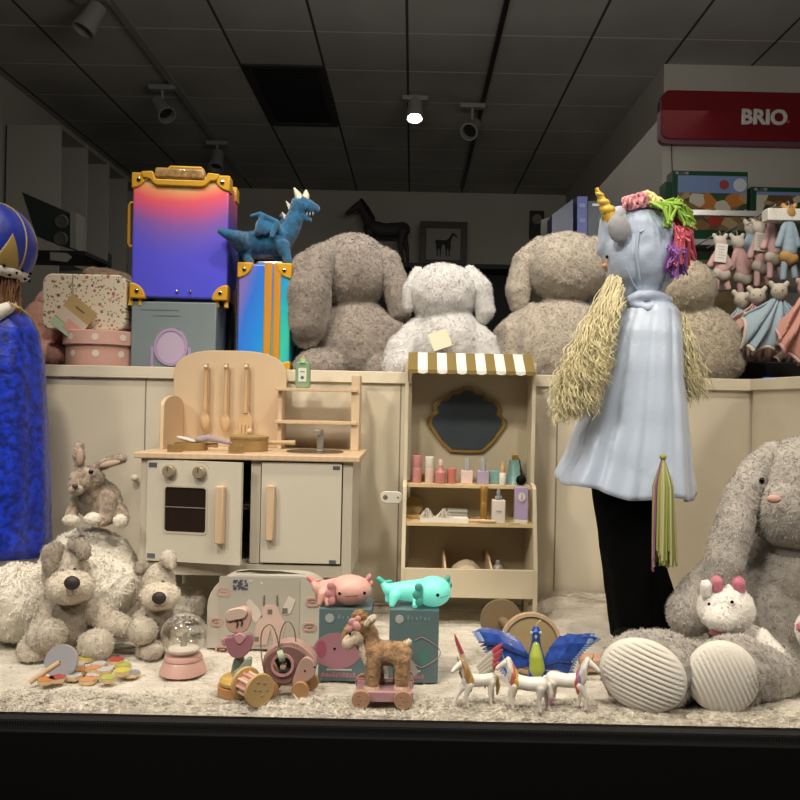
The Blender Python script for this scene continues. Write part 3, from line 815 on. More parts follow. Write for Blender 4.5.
# dark case side behind between them
f3 = on_ledge(226, 2.76)
mb = MB(); mb.b2(f3.p(219,300).x, f3.p(233,300).x, 0, .16, 0, f3.p(226,303).z); q = mb.build('black_case', mat('case_black','#16171c',.3,coat=.4), None, loc=f3.o, bevel=.004); tag(q,'narrow black case standing between the blue-grey box and the turquoise suitcase','case')

# ---- dragon on the turquoise case
f = Fr(265, 262, 2.70); f.o.z = SUIT2TOP+.001
t = thing('plush_dragon', 'teal blue plush dragon with cream horns and wings standing on the turquoise suitcase', 'plush dragon', f.o)
M_drag = mat('dragon_teal', '#15618c', .85, var=.35, vscale=40, sheen=.6, bump=.4, bscale=300)
M_cream = mat('plush_cream', '#d6cdb8', .85, bump=.3, bscale=300)
blob('body', [T(f,[(220,231,-.12,3),(232,236,-.11,6),(244,243,-.03,11),(262,243,0,13),(280,243,0,13)]), T(f,[(282,240,0,12),(291,228,0,9.5),(297,213,0,8.5),(300,205,0,9.5)]), T(f,[(300,205,0,9),(309,207,0,7),(315,209,0,5)]), T(f,[(300,213,0,5),(309,220,0,3)]),
    T(f,[(282,245,-.03,7),(287,256,-.035,4.5),(288,262,-.04,4)]), T(f,[(282,245,.03,7),(278,257,.035,4.5),(279,262,.04,4)]), T(f,[(250,246,-.03,7),(246,256,-.035,4),(250,262,-.05,4)]), T(f,[(248,246,.03,7),(240,256,.035,4),(240,262,.03,4)])], M_drag, t, .0035, 2, .002, 60, fuzz=60000, flen=.005, fwid=.001)
blob('wing', [T(f,[(282,236,-.03,3),(276,222,-.05,3),(260,214,-.06,2.5),(252,216,-.06,2)]), T(f,[(276,224,-.05,3),(272,236,-.06,2.5)]), T(f,[(262,216,-.06,2.5),(258,232,-.06,4)]), E(f,264,226,9,9,-.055,2.0)], M_drag, t, .003, 2)
blob('wing', [T(f,[(284,236,.03,3),(292,224,.05,3),(282,216,.06,2.5)]), E(f,284,228,8,9,.055,2.0), T(f,[(291,224,.05,3),(295,238,.05,2)])], M_drag, t, .003, 2)
mb = MB()
for a,b,dd in ((295,188,-.015),(306,190,.015)):
    mb.tube([f.p(a+5 if a<300 else a-1,202,dd), f.p(a+3 if a<300 else a,195,dd), f.p(a-1 if a<300 else a,b,dd)],[.013,.012,.003],10)
mb.build('horn', M_cream, t)
for (a,b) in ((290,212),(284,217),(288,206)):
    mb = MB(); mb.tube([f.p(a+3,b+3),f.p(a-2,b-5)],[.010,.001],8,flat=.5); mb.build('spike', M_cream, t)
blob('belly', [T(f,[(246,250,0,4),(262,253,0,5),(276,251,0,4)])], mat('dragon_belly','#9fb0a6',.8), t, .003, 2)
mb = MB(); mb.prism([tuple(f.p(a,b).xz) for a,b in ((303,214),(313,212),(308,219))],-.010,.010); mo = mb.build('mouth', mat('mouth_dark','#3a1216',.5), t)
mb = MB()
for a in (304,307,310,313): mb.tube([f.p(a,212.5,-.012),f.p(a,215.5,-.012)],[.0022,.0002],6)
mb.build('teeth', M_white, mo)
mb = MB(); mb.ell(f.p(303,204,-.026),.003); mb.build('eye', M_eye, t)

# ---- left end: floral case, tag box, polka box, pink plush
D = 2.62; f = on_ledge(92, D)
t = thing('hat_box', 'round pink box with white polka dots under the floral suitcase', 'box', f.o)
M_pink = mat('blush_pink', '#d9a99c', .6)
q = f.p(96,331); R = 38*D/800
mb = MB(); mb.lathe([(R*.93,0),(R*.93,q.z-.03)], (q.x,R*.5,0), 48); mb.build('box_body', M_pink, t)
mb = MB(); mb.lathe([(R,q.z-.045),(R,q.z-.002),(R*.98,q.z)], (q.x,R*.5,0), 48); mb.build('lid', mat('blush_pink_lid','#dcb0a4',.55), t)
def dots(cx, cy, R, zs, n, off):
    mb = MB()
    for z, o in zip(zs, off):
        for k in range(n):
            a = 2*PI*(k+o)/n; nrm = Vector((math.cos(a), math.sin(a), 0)); c = Vector((cx,cy,z))+nrm*R
            up = Vector((0,0,1)); sd = nrm.cross(up); 
            mb.quad([c+nrm*.0006+(sd*math.cos(b)+up*math.sin(b))*.011 - nrm*(.011*math.cos(b))**2/(2*R) for b in [2*PI*j/14 for j in range(14)]])
    return mb
zl = q.z
dots(q.x,R*.5,R*.93,[zl-.075, zl-.125],9,[0,.5]).build('polka_dots', mat('dot_white','#e8dfd4',.6), t, smooth=False)
dots(q.x,R*.5,R+.0004,[zl-.022],9,[.0]).build('lid_dots', mat('dot_white','#e8dfd4',.6), t, smooth=False)
POLK = f.o.z+q.z
def floral(nt,N,L,b):
    tc = N.new('ShaderNodeTexCoord'); c = '#ddd2bd'
    mp = N.new('ShaderNodeMapping'); mp.inputs['Scale'].default_value = (1,.02,1); L.new(tc.outputs['Object'], mp.inputs[0])
    cur = srgb(c)
    for sc, th, cols, off in ((46,.26,[(0,'#b5675f'),(.35,'#8a7f6c'),(.6,'#c99a86'),(.8,'#6d5a58')],0),(95,.28,[(0,'#8f8a70'),(.5,'#a8786a'),(.75,'#6f6a5c')],3.3),(30,.13,[(0,'#9c4f50'),(.5,'#c9a08c')],7.1)):
        m2 = N.new('ShaderNodeMapping'); m2.inputs['Location'].default_value = (off,0,off); L.new(mp.outputs[0], m2.inputs[0])
        vo = N.new('ShaderNodeTexVoronoi'); vo.inputs['Scale'].default_value = sc; L.new(m2.outputs[0], vo.inputs['Vector'])
        sp = N.new('ShaderNodeSeparateColor'); L.new(vo.outputs['Color'], sp.inputs[0])
        col = ramp(N,L,sp.outputs[0], cols, 'CONSTANT')
        fa = mth(N,L,'LESS_THAN', vo.outputs['Distance'], th)
        cur = mixc(N,L,fa,cur,col)
    L.new(cur, b.inputs['Base Color'])
M_floral = coordmat('floral_print', .55, build=floral)
fb = Fr(85, 333, D-.01); fb.o.z = POLK+.001
t = thing('suitcase', 'small cream suitcase with tiny flower print on the pink polka-dot box', 'suitcase', fb.o)
a, c, h = fb.p(42,300).x, fb.p(126,300).x, fb.p(85,274).z
mb = MB(); mb.prism(rrect(a,c,0,h,.032,8,(1,1,1,1)),0,.085); mb.build('shell', M_floral, t, bevel=.005)
mb = MB(); mb.prism(rrect(a+.006,c+.012,0,h-.004,.03,8,(1,1,1,1)),.085,.14); mb.build('back_shell', mat('case_side','#b7a48c',.6), t, bevel=.004)
mb = MB(); q = fb.p(73,290); mb.tube([(q.x,-.003,h-.002),(q.x-.001,-.004,h-.03),(q.x+.002,-.004,q.z-.01),(q.x-.001,-.004,fb.p(73,303).z)],.0011,6); mb.build('tag_string', mat('string','#8a7a62',.8), t)
# paper tag box hanging on it
ft = Fr(72, 318, D-.035)
t = thing('gift_tag', 'tilted card tag with kraft, mint and pink printing hanging on the floral suitcase', 'tag', ft.o)
R45 = Matrix.Rotation(math.radians(-38),4,'Y')
def tagq(nm,x0,x1,z0,z1,y,m,par): 
    mb = MB(); mb.b2(x0,x1,y,y+.0015,z0,z1); mb.b.transform(Matrix.Rotation(math.radians(38),4,'Y')); return mb.build(nm,m,par,smooth=False)
k = D/800
tp = tagq('card', -15*k, 17*k, -17*k, 19*k, 0, mat('kraft','#b39a6a',.7), t)
tagq('cream_band', -15*k, 17*k, -8*k, 4*k, -.0016, mat('tag_pale','#cdbfae',.7), tp)
tagq('mint_band', -15*k, 17*k, -17*k, -9*k, -.0016, mat('tag_mint','#a9bfa6',.7), tp)
tagq('pink_patch', -2*k, 16*k, -13*k, -2*k, -.0026, mat('tag_pink','#cf9f94',.7), tp)
tagq('print_line', -4*k, 6*k, 11*k, 12*k, -.0018, mat('tag_ink','#6b5836',.7), tp)
# pink plush behind left
f = on_ledge(50, 2.80)
t = thing('plush_toy', 'soft pink plush toy partly hidden behind the floral suitcase, its limbs at the left', 'plush toy', f.o)
blob('body', [E(f,50,325,26,28,0,24), T(f,[(38,322,-.03,12),(32,345,-.08,12)]), T(f,[(40,352,-.06,12),(56,356,-.1,11)])], mat('plush_pink','#d7a394',.9,sheen=.5,bump=.4,bscale=240), t, .006, 4, .003, 20, fuzz=30000, flen=.006, squash=0)
blob('head', [E(f,56,305,20,18,.0,18)], mat('plush_pink','#d7a394'), t, .006, 4, fuzz=30000, flen=.006)
# beige plush lying behind/above
f = on_ledge(108, 2.84)
t = thing('plush_toy', 'beige plush toy whose back rises above the floral suitcase', 'plush toy', f.o)
blob('body', [T(f,[(92,273,0,6),(106,277,0,9),(122,283,0,11),(128,300,0,14)]), T(f,[(110,290,0,20),(112,340,0,24),(112,352,0,22)]), T(f,[(93,272,-.01,5),(88,273,-.02,5)])], mat('plush_taupe','#a98e7c',.9,sheen=.5,bump=.4,bscale=240), t, .006, 4, .003, 20, fuzz=30000, flen=.006, squash=0)

# ---------------------------------------------------------------- hanging comforters on the right
M_dp = mat('doll_pink','#c29c96',.9,bump=.4,bscale=300); M_db = mat('doll_blue','#93a5b0',.9,bump=.4,bscale=300); M_dc = mat('doll_cream','#bdb2a2',.9,bump=.4,bscale=300); M_ds = mat('doll_salmon','#cc968a',.9,bump=.4,bscale=300)
M_hook = mat('hook_steel','#b8b4ac',.3,metal=.8)
M_mus = mat('doll_mustard','#b98f52',.9)
def doll(px, top, bot, D, m, m2, lab, tagged, tilt=0, back=.30):
    f = Fr(px, top, D); h = (bot-top)
    t = thing('hanging_doll', lab, 'soft doll', f.o, 0, 'soft dolls hanging on hooks')
    c = lambda a, b: (px+a+tilt*(b/h), top+b)
    blob('body', [T(f,[(*c(0,10),0,5.5),(*c(0,16),0,4)]), T(f,[(*c(0,17),0,5),(*c(1,h*.60),0,8.0)]), T(f,[(*c(-3,16),-.005,3),(*c(-10,h*.52),-.01,3.5)]), T(f,[(*c(3,16),-.005,3),(*c(10,h*.52),-.01,3.5)])], m, t, .004, 3, .0015, 50)
    blob('head', [T(f,[(*c(0,6),-.004,6.5),(*c(1,8),-.004,6.2)]), T(f,[(*c(-5,1),0,2.4),(*c(-6,-1),0,2.2)]), T(f,[(*c(5,1),0,2.4),(*c(6,-1),0,2.2)])], m2, t, .004, 2)
    blob('foot', [T(f,[(*c(-1,h*.66),0,7.6),(*c(3,h*.70),0,7.6)])], m2, t, .004, 2)
    blob('leg', [T(f,[(*c(-3,h*.72),0,3.4),(*c(-4,h*.95),0,3.2)]), T(f,[(*c(5,h*.72),0,3.4),(*c(8,h*.93),0,3.2)])], m, t, .004, 2)
    mb = MB(); q = f.p(px, top); mb.tube([(0,.0,-.012),(0,.0,.012),(0,.006,.018),(0,.02,.014),(0,back,.012)],.0022,6); mb.build('hook', M_hook, t)
    if tagged:
        q = f.p(*c(1,h*.30),-.03); mb = MB(); mb.box(q,(.042,.0015,.066),(0,math.radians(6),0)); g = mb.build('paper_tag', mat('tag_white','#d8d2c6',.7), t, smooth=False)
        mb = MB()
        for r_ in range(5): mb.box(q+Vector((.002*(r_%2),-.0012,.022-.010*r_)),(.026-.004*(r_%3),.0006,.0016),(0,math.radians(6),0))
        mb.build('printed_lines', mat('tag_print','#9a928a',.7), g, smooth=False)
    return t
DD = 2.86
doll(720,236,292,DD,M_dp,M_dc,'pink hanging doll with a white tag, leftmost on the hooks',True)
doll(737,236,298,DD+.10,M_dp,M_dc,'pink hanging doll without tag, second from the left on the hooks',False,8)
doll(751,222,284,DD+.16,M_db,M_dc,'blue hanging doll in the middle of the hooks beside the tagged pink one',False)
doll(759,222,288,DD+.04,M_dp,M_dc,'pink and cream hanging doll with a tall white tag in the middle of the hooks',True,2)
doll(772,212,280,DD-.03,M_dp,M_dc,'pink hanging doll high on the hooks, left of the blue and mustard one',False,2)
doll(789,206,282,DD-.10,M_db,M_mus,'blue hanging doll with mustard face and feet high at the right edge',False,-2)
# peg rail that carries them
t = thing('hook_rail', 'pale metal rails with pegs that carry the soft dolls', 'rack', W(790,215,DD+.25))
mb = MB(); mb.b2(-.38,.6,-.012,.012,-.010,.010); mb.b2(-.30,.6,-.012,.012,-.30,-.28); mb.build('rail', M_hook, t, smooth=False)
for x in (.1,.5):
    mb = MB(); mb.b2(x-.015,x+.015,.012,.03,-(W(790,215,DD).z-ZL)-.0,.05); mb.build('upright', M_hook, t, smooth=False)
f = Fr(785, 214, DD-.12)
t = thing('price_holder', 'small white card holder with wire hooks above the hanging dolls', 'holder', f.o)
a = f.p(768,214).x
mb = MB(); mb.b2(a,a+.22,0,.05,-.022,.020); mb.build('card', mat('tag_white','#d8d2c6'), t, bevel=.003)
for k in range(4):
    x = a+.02+k*.055; mb = MB(); mb.tube([(x,.02,.02),(x-.004,-.02,.028),(x-.008,-.03,.020),(x-.004,-.026,.014)],.002,6); mb.build('wire_hook', M_hook, t)
# blankets with little heads
def comforter(px, top, pts, D, m, mh, lab, seed):
    f = Fr(px, top, D)
    t = thing('comforter_blanket', lab, 'comforter', f.o, 0, 'comforter blankets heaped by the right edge')
    blob('head', [T(f,[(px,top+6,-.02,8),(px+1,top+8,-.02,7.5)]), T(f,[(px-7,top,-.02,3),(px-8,top-2,-.02,2.6)]), T(f,[(px+7,top,-.02,3),(px+8,top-2,-.02,2.6)])], mh, t, .004, 3, .001, 60)
    mb = MB()
    for s_ in (-1,1): mb.ell(f.p(px+s_*3.5, top+5,-.047),.0022)
    mb.build('eye', M_eye, t)
    # draped cloth: fan of folds from the neck to the given hem points
    n = 56; rows = []
    neck = f.p(px, top+13, -.01)
    hem = [f.p(a,b,d) for a,b,d in pts]
    for j in range(17):
        r = j/16; row = []
        for i in range(n+1):
            u = i/n*(len(hem)-1); k = min(int(u), len(hem)-2); e = hem[k].lerp(hem[k+1], u-k)
            sp = neck+Vector(((i/n-.5)*.03,0,0)); P = sp.lerp(e, r)
            fo = math.sin(i/n*PI*9+seed+2*noise.noise(Vector((i*.08,r*2,seed))))
            P.y += (-.014*fo*(.3+r)) - .03*math.sin(PI*r); P.z += .010*r*math.cos(i/n*PI*9+seed)
            row.append(mb2.b.verts.new(P) if False else P)
        rows.append(row)
    mb = MB(); vr = [[mb.b.verts.new(P) for P in row] for row in rows]
    for j in range(16):
        for i in range(n): mb.b.faces.new([vr[j][i],vr[j][i+1],vr[j+1][i+1],vr[j+1][i]])
    mb.build('cloth', m, t, solid=.006)
    mb = MB(); mb.tube([P+Vector((0,-.002,0)) for P in rows[-1]], .006, 8); mb.build('hem_trim', mh, t)
    return t
DD = 2.74
comforter(742,294,[(712,330,0),(726,334,0),(745,338,0)],DD+.05,M_db,M_dc,'pale blue comforter blanket lying lowest at the left of the heap',1)
comforter(757,290,[(728,318,0),(728,350,0),(742,362,-.02),(765,356,0)],DD,M_dp,M_dc,'pink comforter blanket left of the grey-blue one',2)
comforter(779,285,[(745,310,0),(742,345,-.03),(756,352,-.04),(785,345,-.03),(796,330,0)],DD-.08,M_db,M_dc,'grey-blue comforter blanket with cream hem and a bear head in the middle of the heap',3)
comforter(806,282,[(775,325,0),(780,350,-.02),(800,362,-.03),(830,350,0)],DD-.14,M_ds,M_dp,'salmon comforter blanket cut off by the right edge',4)
comforter(765,318,[(735,350,.03),(745,366,.03),(770,370,.03),(785,362,.03)],DD+.14,M_dp,M_dc,'second pink comforter blanket hanging low beneath the others',5)
comforter(790,325,[(775,360,.03),(790,372,.03),(815,372,.03)],DD+.10,M_dc,M_dc,'cream comforter blanket hanging low near the right edge',6)
# black bin below them
f = on_ledge(770, 2.82)
mb = MB(); mb.b2(f.p(735,360).x, f.p(850,360).x, 0,.3,0,.09); b_ = mb.build('display_bin', mat('bin_black','#1a1918',.5), None, loc=f.o, bevel=.004); tag(b_,'low black bin under the comforter blankets','bin')
f = Fr(770, 372, 2.62); f.o.z = ZL+.001
mb = MB(); mb.box((0,0,.014),(.045,.02,.028)); b_ = mb.build('toy_block', mat('block_blue','#2f5fd0',.4), None, loc=f.o, bevel=.004); tag(b_,'small bright blue block just above the wall top at right','block')
# ================================================================ toy kitchen
D = 2.10
fk = Fr(246, 620, D); fk.o.z = 0.0
fk.o.x = W(246,520,D).x
def kx(px, py=520, dd=0): return fk.p(px, py, dd).x
def kz(py, px=246, dd=0): return fk.p(px, py, dd).z
t = thing('toy_kitchen', 'cream and birch wooden toy kitchen with oven, sink and shelves against the low wall', 'toy kitchen', fk.o)
KD = .31
zt = kz(457); x0, x1 = kx(140), kx(352)
zb = kz(563.5); 
M_kit = mat('kitchen_cream', '#c8c2b3', .45)
M_kfr = mat('kitchen_frame', '#bab2a2', .5)
# frame
LG = .026
for X in (x0+LG/2, x1-LG/2):
    mb = MB(); mb.b2(X-LG/2, X+LG/2, 0, .02, 0, zt-.008); mb.build('leg', M_kfr, t, smooth=False, bevel=.0015)
    mb = MB(); mb.b2(X-LG/2, X+LG/2, KD-.02, KD, 0, zt-.008); mb.build('leg', M_kfr, t, smooth=False, bevel=.0015)
for X in (x0+.005, x1-.005):
    mb = MB(); mb.b2(X-.005, X+.005, .02, KD-.02, zb-.03, zt-.008); mb.build('side_panel', M_kit, t, smooth=False)
xm0, xm1 = kx(250), kx(260)
mb = MB(); mb.b2(xm0, xm1, 0.002, .02, zb, zt-.008); mb.build('centre_post', M_kfr, t, smooth=False, bevel=.001)
mb = MB(); mb.b2(x0+LG, x1-LG, 0.002, .02, zb-.034, zb-.002); mb.build('bottom_rail', M_kfr, t, smooth=False, bevel=.001)
mb = MB(); mb.b2(x0+.01, x1-.01, .02, KD, zb-.006, zb+.004); mb.build('floor_board', M_kit, t, smooth=False)
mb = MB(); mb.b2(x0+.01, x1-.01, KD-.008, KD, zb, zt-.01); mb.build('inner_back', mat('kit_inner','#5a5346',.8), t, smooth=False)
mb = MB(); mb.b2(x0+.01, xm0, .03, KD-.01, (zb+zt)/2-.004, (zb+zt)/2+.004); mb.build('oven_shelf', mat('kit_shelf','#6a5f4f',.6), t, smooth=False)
# worktop with hole-less basin ring
mb = MB(); mb.b2(kx(134), kx(359), -.012, KD+.0, zt-.008, zt+.008); wt = mb.build('worktop', M_wood, t, smooth=False, bevel=.003)
# right door
mb = MB(); dx0, dx1 = kx(261), kx(341); mb.b2(dx0, dx1, -.004, .010, zb+.004, zt-.012); rd = mb.build('door', M_kit, t, smooth=False, bevel=.001)
hx = kx(271); mb = MB(); mb.b2(hx-.011, hx+.011, -.024, -.006, kz(539), kz(485)); h_ = mb.build('handle', M_wood, rd, bevel=.003)
mb = MB(); mb.b2(hx-.009,hx+.009,-.0245,-.006,kz(486),kz(485)+.0005); mb.build('handle_cap', M_wood2, h_, smooth=False)
for (a,b) in ((337,466),(333,560)):
    q = fk.p(a,b); mb = MB(); mb.b2(q.x-.010,q.x+.008,-.0048,-.003,kz(b)-.005,kz(b)+.005); mb.build('hinge_plate', mat('hinge_grey','#6f727c',.4,metal=.5), rd, smooth=False)
# oven door, ajar, hinged at the left
ang = math.radians(-9)
wd = kx(245.5)-kx(147)
dr = bpy.data.objects.new('door', None)
mb = MB(); oz0, oz1 = zb+.004, zt-.012
hx0, hx1 = .018+wd*.19-.018, 0
wx0, wx1, wz0, wz1 = wd*.205-.004, wd*.635, kz(532.5), kz(487.5)
out = [(0,oz0),(wd,oz0),(wd,oz1),(0,oz1)]
def frame_rect(mb, ox0, ox1, oz0, oz1, ix0, ix1, iz0, iz1, y0, y1):
    mb.b2(ox0, ix0, y0, y1, oz0, oz1); mb.b2(ix1, ox1, y0, y1, oz0, oz1); mb.b2(ix0, ix1, y0, y1, oz0, iz0); mb.b2(ix0, ix1, y0, y1, iz1, oz1)
mb = MB(); frame_rect(mb, 0, wd, oz0, oz1, wx0, wx1, wz0, wz1, 0, .012)
dob = mb.build('door', M_kit, t, smooth=False, loc=(kx(147), -.004, 0), rot=(0,0,ang))
bpy.data.objects.remove(dr)
mb = MB(); mb.prism(rrect(wx0-.002,wx1+.002,wz0-.002,wz1+.002,.008), .002, .005); mb.build('oven_glass', mat('oven_glass','#2a211c',.12,coat=.5), dob)
mb = MB(); mb.ring(rrect(wx0-.004,wx1+.004,wz0-.004,wz1+.004,.010), rrect(wx0+.001,wx1-.001,wz0+.001,wz1-.001,.008), -.0015, .002); mb.build('oven_window_rim', M_kfr, dob)
mb = MB(); mb.cyl((wx0,.0008,wz0+(wz1-wz0)*.55),(wx1,.0008,wz0+(wz1-wz0)*.55),.0012,None,8); mb.build('oven_rack', mat('rack_grey','#7a7468',.5), dob)
hx = wd*.80; mb = MB(); mb.b2(hx-.0115, hx+.0115, -.022, -.002, kz(541), kz(484.5)); mb.build('handle', M_wood, dob, bevel=.003)
for X in (wd*.245, wd*.565):
    mb = MB(); mb.lathe([(.0175,0),(.0175,.006),(.016,.014),(.014,.016),(0,.016)], (X,0,kz(472)), 28, (PI/2,0,0)); k_ = mb.build('knob', mat('knob_greige','#a3957f',.35,metal=.3), dob)
    mb = MB(); mb.b2(X-.0012,X+.0012,-.0175,-.016,kz(472),kz(472)+.012); mb.build('knob_mark', mat('mark_dark','#5a5145',.5), k_, smooth=False)
mb = MB()
for k in range(5):
    a = PI*.15+k*.32; X = wd*.565; mb.ell((X+.025*math.cos(a),-.0004,kz(472)+.025*math.sin(a)),(.0012,.0006,.0012),None,8,6)
mb.build('dial_dots', mat('mark_dark','#5a5145'), dob)
# bluish plates where hinges sit
for (zz) in (oz1-.012, oz0+.014):
    mb = MB(); mb.b2(.004,.026,-.0012,.0,zz-.007,zz+.005); mb.build('hinge_plate', mat('hinge_grey','#6f727c'), dob, smooth=False)
# backboard
yb = KD-.014; dd = yb
def BX(px,py): q = fk.p(px,py,dd); return (q.x, q.z)
bl = BX(172,452)[0]; br = BX(285,452)[0]
zsh = BX(228,372)[1]; ztop = BX(228,350.5)[1]; bh = (br-bl)/2; bc = (bl+br)/2
out = [(br,zt+.008),(br,zsh-.01)]+[(bc+bh*math.copysign(abs(math.cos(a))**.62,math.cos(a)), zsh-.01+(ztop-zsh+.01)*math.sin(a)**.9 if math.sin(a) > 1e-6 else zsh-.01) for a in [PI*k/28 for k in range(1,28)]]+[(bl,zsh-.01),(bl,zt+.008)]
mb = MB(); mb.prism(out, yb, yb+.012); bb = mb.build('backboard', mat('kit_backboard','#cdb596',.5), t, bevel=.0015)
# hooks
hooks = []
for px in (208,228,248):
    q = fk.p(px,367,dd); mb = MB(); mb.cyl((q.x,yb,q.z),(q.x,yb-.026,q.z),.0035,None,12); mb.ell((q.x,yb-.028,q.z),(.0058,.006,.0058)); mb.build('peg', mat('peg_cream','#ddd0b4',.5), bb); hooks.append(q)
# small rounded side panel at left
q0 = fk.p(158,452,.12); hp = fk.p(165,395,.12).z
oy = [(0,zt+.008),(.19,zt+.008),(.19,hp-.03)]+[(.19-.19*(1-math.cos(a))/2*1.0, hp-.03+.03*math.sin(a)) for a in [PI*k/12 for k in range(1,12)]]+[(0,hp-.03)]
mb = MB(); mb.prism([(a,b) for a,b in oy], -.006, .006, Matrix.Translation((fk.p(166,452,.15).x, yb-.19, 0)) @ Matrix.Rotation(PI/2,4,'Z'))
mb.build('side_screen', mat('kit_backboard','#cdb596'), t, bevel=.002)
# right shelf unit: posts and two boards
xr0, xr1 = BX(286,420)[0], BX(361,420)[0]
ztp = BX(358,376)[1]
mb = MB(); mb.b2(xr1-.024, xr1, yb-.085, yb+.012, zt+.008, ztp); mb.build('shelf_post', mat('kit_backboard','#cdb596'), t, smooth=False, bevel=.002)
mb = MB(); mb.b2(br-.012, br, yb-.075, yb, zt+.008, BX(282,388)[1]); mb.build('shelf_post', mat('kit_backboard','#cdb596'), t, smooth=False, bevel=.002)
shz = []
for py in (390.0, 421.5):
    z = BX(320,py)[1]; shz.append(z); mb = MB(); mb.b2(br-.018, xr1-.006, yb-.095, yb-.0, z-.005, z+.004); mb.build('shelf_board', M_wood, t, smooth=False, bevel=.001)
# sink and tap
q = fk.p(315,455); sx, sy = kx(315,455,.13), .13
mb = MB(); mb.lathe([(.078,0),(.08,.002),(.076,.0035),(.066,.0015),(.05,.0005),(0,.0004)], (sx,sy,zt+.008), 40); mb.build('sink_basin', M_chrome, wt)
mb = MB(); tx = kx(320,455,.18); mb.cyl((tx,.18,zt+.009),(tx,.18,zt+.013),.018); mb.cyl((tx,.18,zt+.01),(tx,.18,zt+.070),.0095); mb.box((tx-.003,.155,zt+.063),(.018,.065,.014)); mb.build('tap', mat('tap_grey','#9b968c',.35,metal=.5), wt, bevel=.002)
KIT = fk.o; KZ = zt+.008

# utensils on the pegs
def utensil(q, kind, lab, nm, L):
    o = KIT+Vector((q.x, yb-.020, q.z+.003))
    t = thing(nm, lab, 'utensil', o)
    mb = MB()
    mb.tube([(0,0,.006),(0,0,-.02),(0,-.001,-L*.68)],[.0075,.006,.0075],10); mb.build('handle', mat('utensil_wood','#c9a981',.5,wave=20), t)
    m = mat('utensil_wood','#c9a981')
    if kind == 's':
        blob('bowl', [('e',(0,.0,-L*.86),(.015,.008,.027)),('t',[((0,0,-L*.66),.0075),((0,0,-L*.8),.007)])], m, t, .0015, 3)
    else:
        mb = MB()
        w0, w1 = .008, .020; zt_, zb_ = -L*.66, -L
        mb.prism([(-w0,zt_),(w0,zt_),(w1,zt_-.022),(w1,zb_+.028),(-w1,zb_+.028),(-w1,zt_-.022)], -.003, .003)
        for k in range(4): 
            X = -w1+.0045+k*(2*w1-.009)/3; mb.b2(X-.0038,X+.0038,-.003,.003,zb_,zb_+.029)
        mb.build('slotted_blade', m, t, bevel=.001)
    return t
LL = (432-367)*(D+dd)/800
utensil(hooks[0],'s','wooden toy spoon on the left peg of the kitchen backboard','toy_spoon',LL)
utensil(hooks[1],'s','wooden toy spoon on the middle peg of the kitchen backboard','toy_spoon',LL*1.02)
utensil(hooks[2],'f','slotted wooden toy spatula on the right peg of the kitchen backboard','toy_spatula',LL*1.06)

# pans on the worktop
M_pot = mat('pot_gold', '#a88c5c', .4, metal=.35)
def onwt(px, py):
    z = KZ+.0006; u, v = slope(px, py); Dd = (z-HC)/v
    return Vector((u*Dd, Dd, z))
def pan(lab, nm, px, py, R, H, handle, lid):
    o = onwt(px, py); o.y = max(KIT.y+.05, min(o.y, KIT.y+.21)); o.z = KZ+.0006
    t = thing(nm, lab, 'pan', o)
    mb = MB(); mb.lathe([(R*.96,0),(R,.004),(R,H),(R-.003,H),(R-.004,.004),(0,.004)] if not lid else [(R*.96,0),(R,.004),(R,H),(0,H)], (0,0,0), 36); mb.build('pan_body', M_pot, t)
    if handle:
        a, L = handle; d = Vector((math.cos(a), math.sin(a), 0)); mb = MB(); mb.tube([d*R*.95+Vector((0,0,H*.7)), d*(R+L*.5)+Vector((0,0,H*.72)), d*(R+L)+Vector((0,0,H*.72))],[.006,.006,.007],12,flat=.8)
        mb.build('handle', mat('pan_handle','#b69a72',.5), t)
    if lid:
        mb = MB(); mb.lathe([(R+.002,H),(R+.002,H+.006),(R*.8,H+.010),(0,H+.012)], (0,0,0), 36); l = mb.build('lid', M_pot, t)
        mb = MB(); mb.ell((0,0,H+.019),(.0085,.0085,.0085)); mb.build('lid_knob', M_wood, l)
    return t, o
P1, o1 = pan('shallow gold toy frying pan at the left of the kitchen worktop', 'toy_pan', 190, 452.5, .046, .020, (math.radians(-8), .03), False)
P2, o2 = pan('gold toy pot with lid and wooden knob, right of the frying pan', 'toy_pot', 249, 452.5, .052, .034, (math.radians(2), .075), True)
P3, o3 = pan('tiny gold toy saucepan in front of the lidded pot', 'toy_saucepan', 236, 456, .020, .019, None, False)
P4, o4 = pan('tiny gold toy saucepan in front of the frying pan', 'toy_saucepan', 176, 456.5, .020, .019, None, False)
P3.location.y = KIT.y+.02; P4.location.y = KIT.y+.02; P1.location.y = KIT.y+.11; P2.location.y = KIT.y+.12
P3.location.x = W(236,450,P3.location.y).x; P4.location.x = W(175,450,P4.location.y).x; P1.location.x = W(191,450,P1.location.y).x; P2.location.x = W(249,450,P2.location.y).x
# oven cloth across the pan
f = Fr(205, 437, 2.14); f.o = Vector((P1.location.x+.02, P1.location.y-.02, KZ+.026))
t = thing('oven_mitt', 'lilac-grey padded cloth mitt with white end lying across the frying pan', 'mitt', f.o)
k = .0027
blob('mitt_body', [('t',[((2*k,0,.004),.009),((12*k,0,.009),.010),((22*k,0,.004),.008),((33*k,0,-.003),.006)])], mat('mitt_grey','#9c8f97',.8,bump=.4), t, .0025, 2, .001, 80)
blob('mitt_end', [('e',(-10*k,0,.004),(.030,.014,.006),(0,.25,0))], mat('mitt_white','#c9c4c2',.8,bump=.4), t, .0025, 2, .001, 80)
blob('mitt_strap', [('t',[((33*k,0,-.003),.0055),((44*k,0,-.012),.0055),((52*k,-.0,-.018),.005)])], mat('mitt_taupe','#8d7468',.8), t, .002, 2)
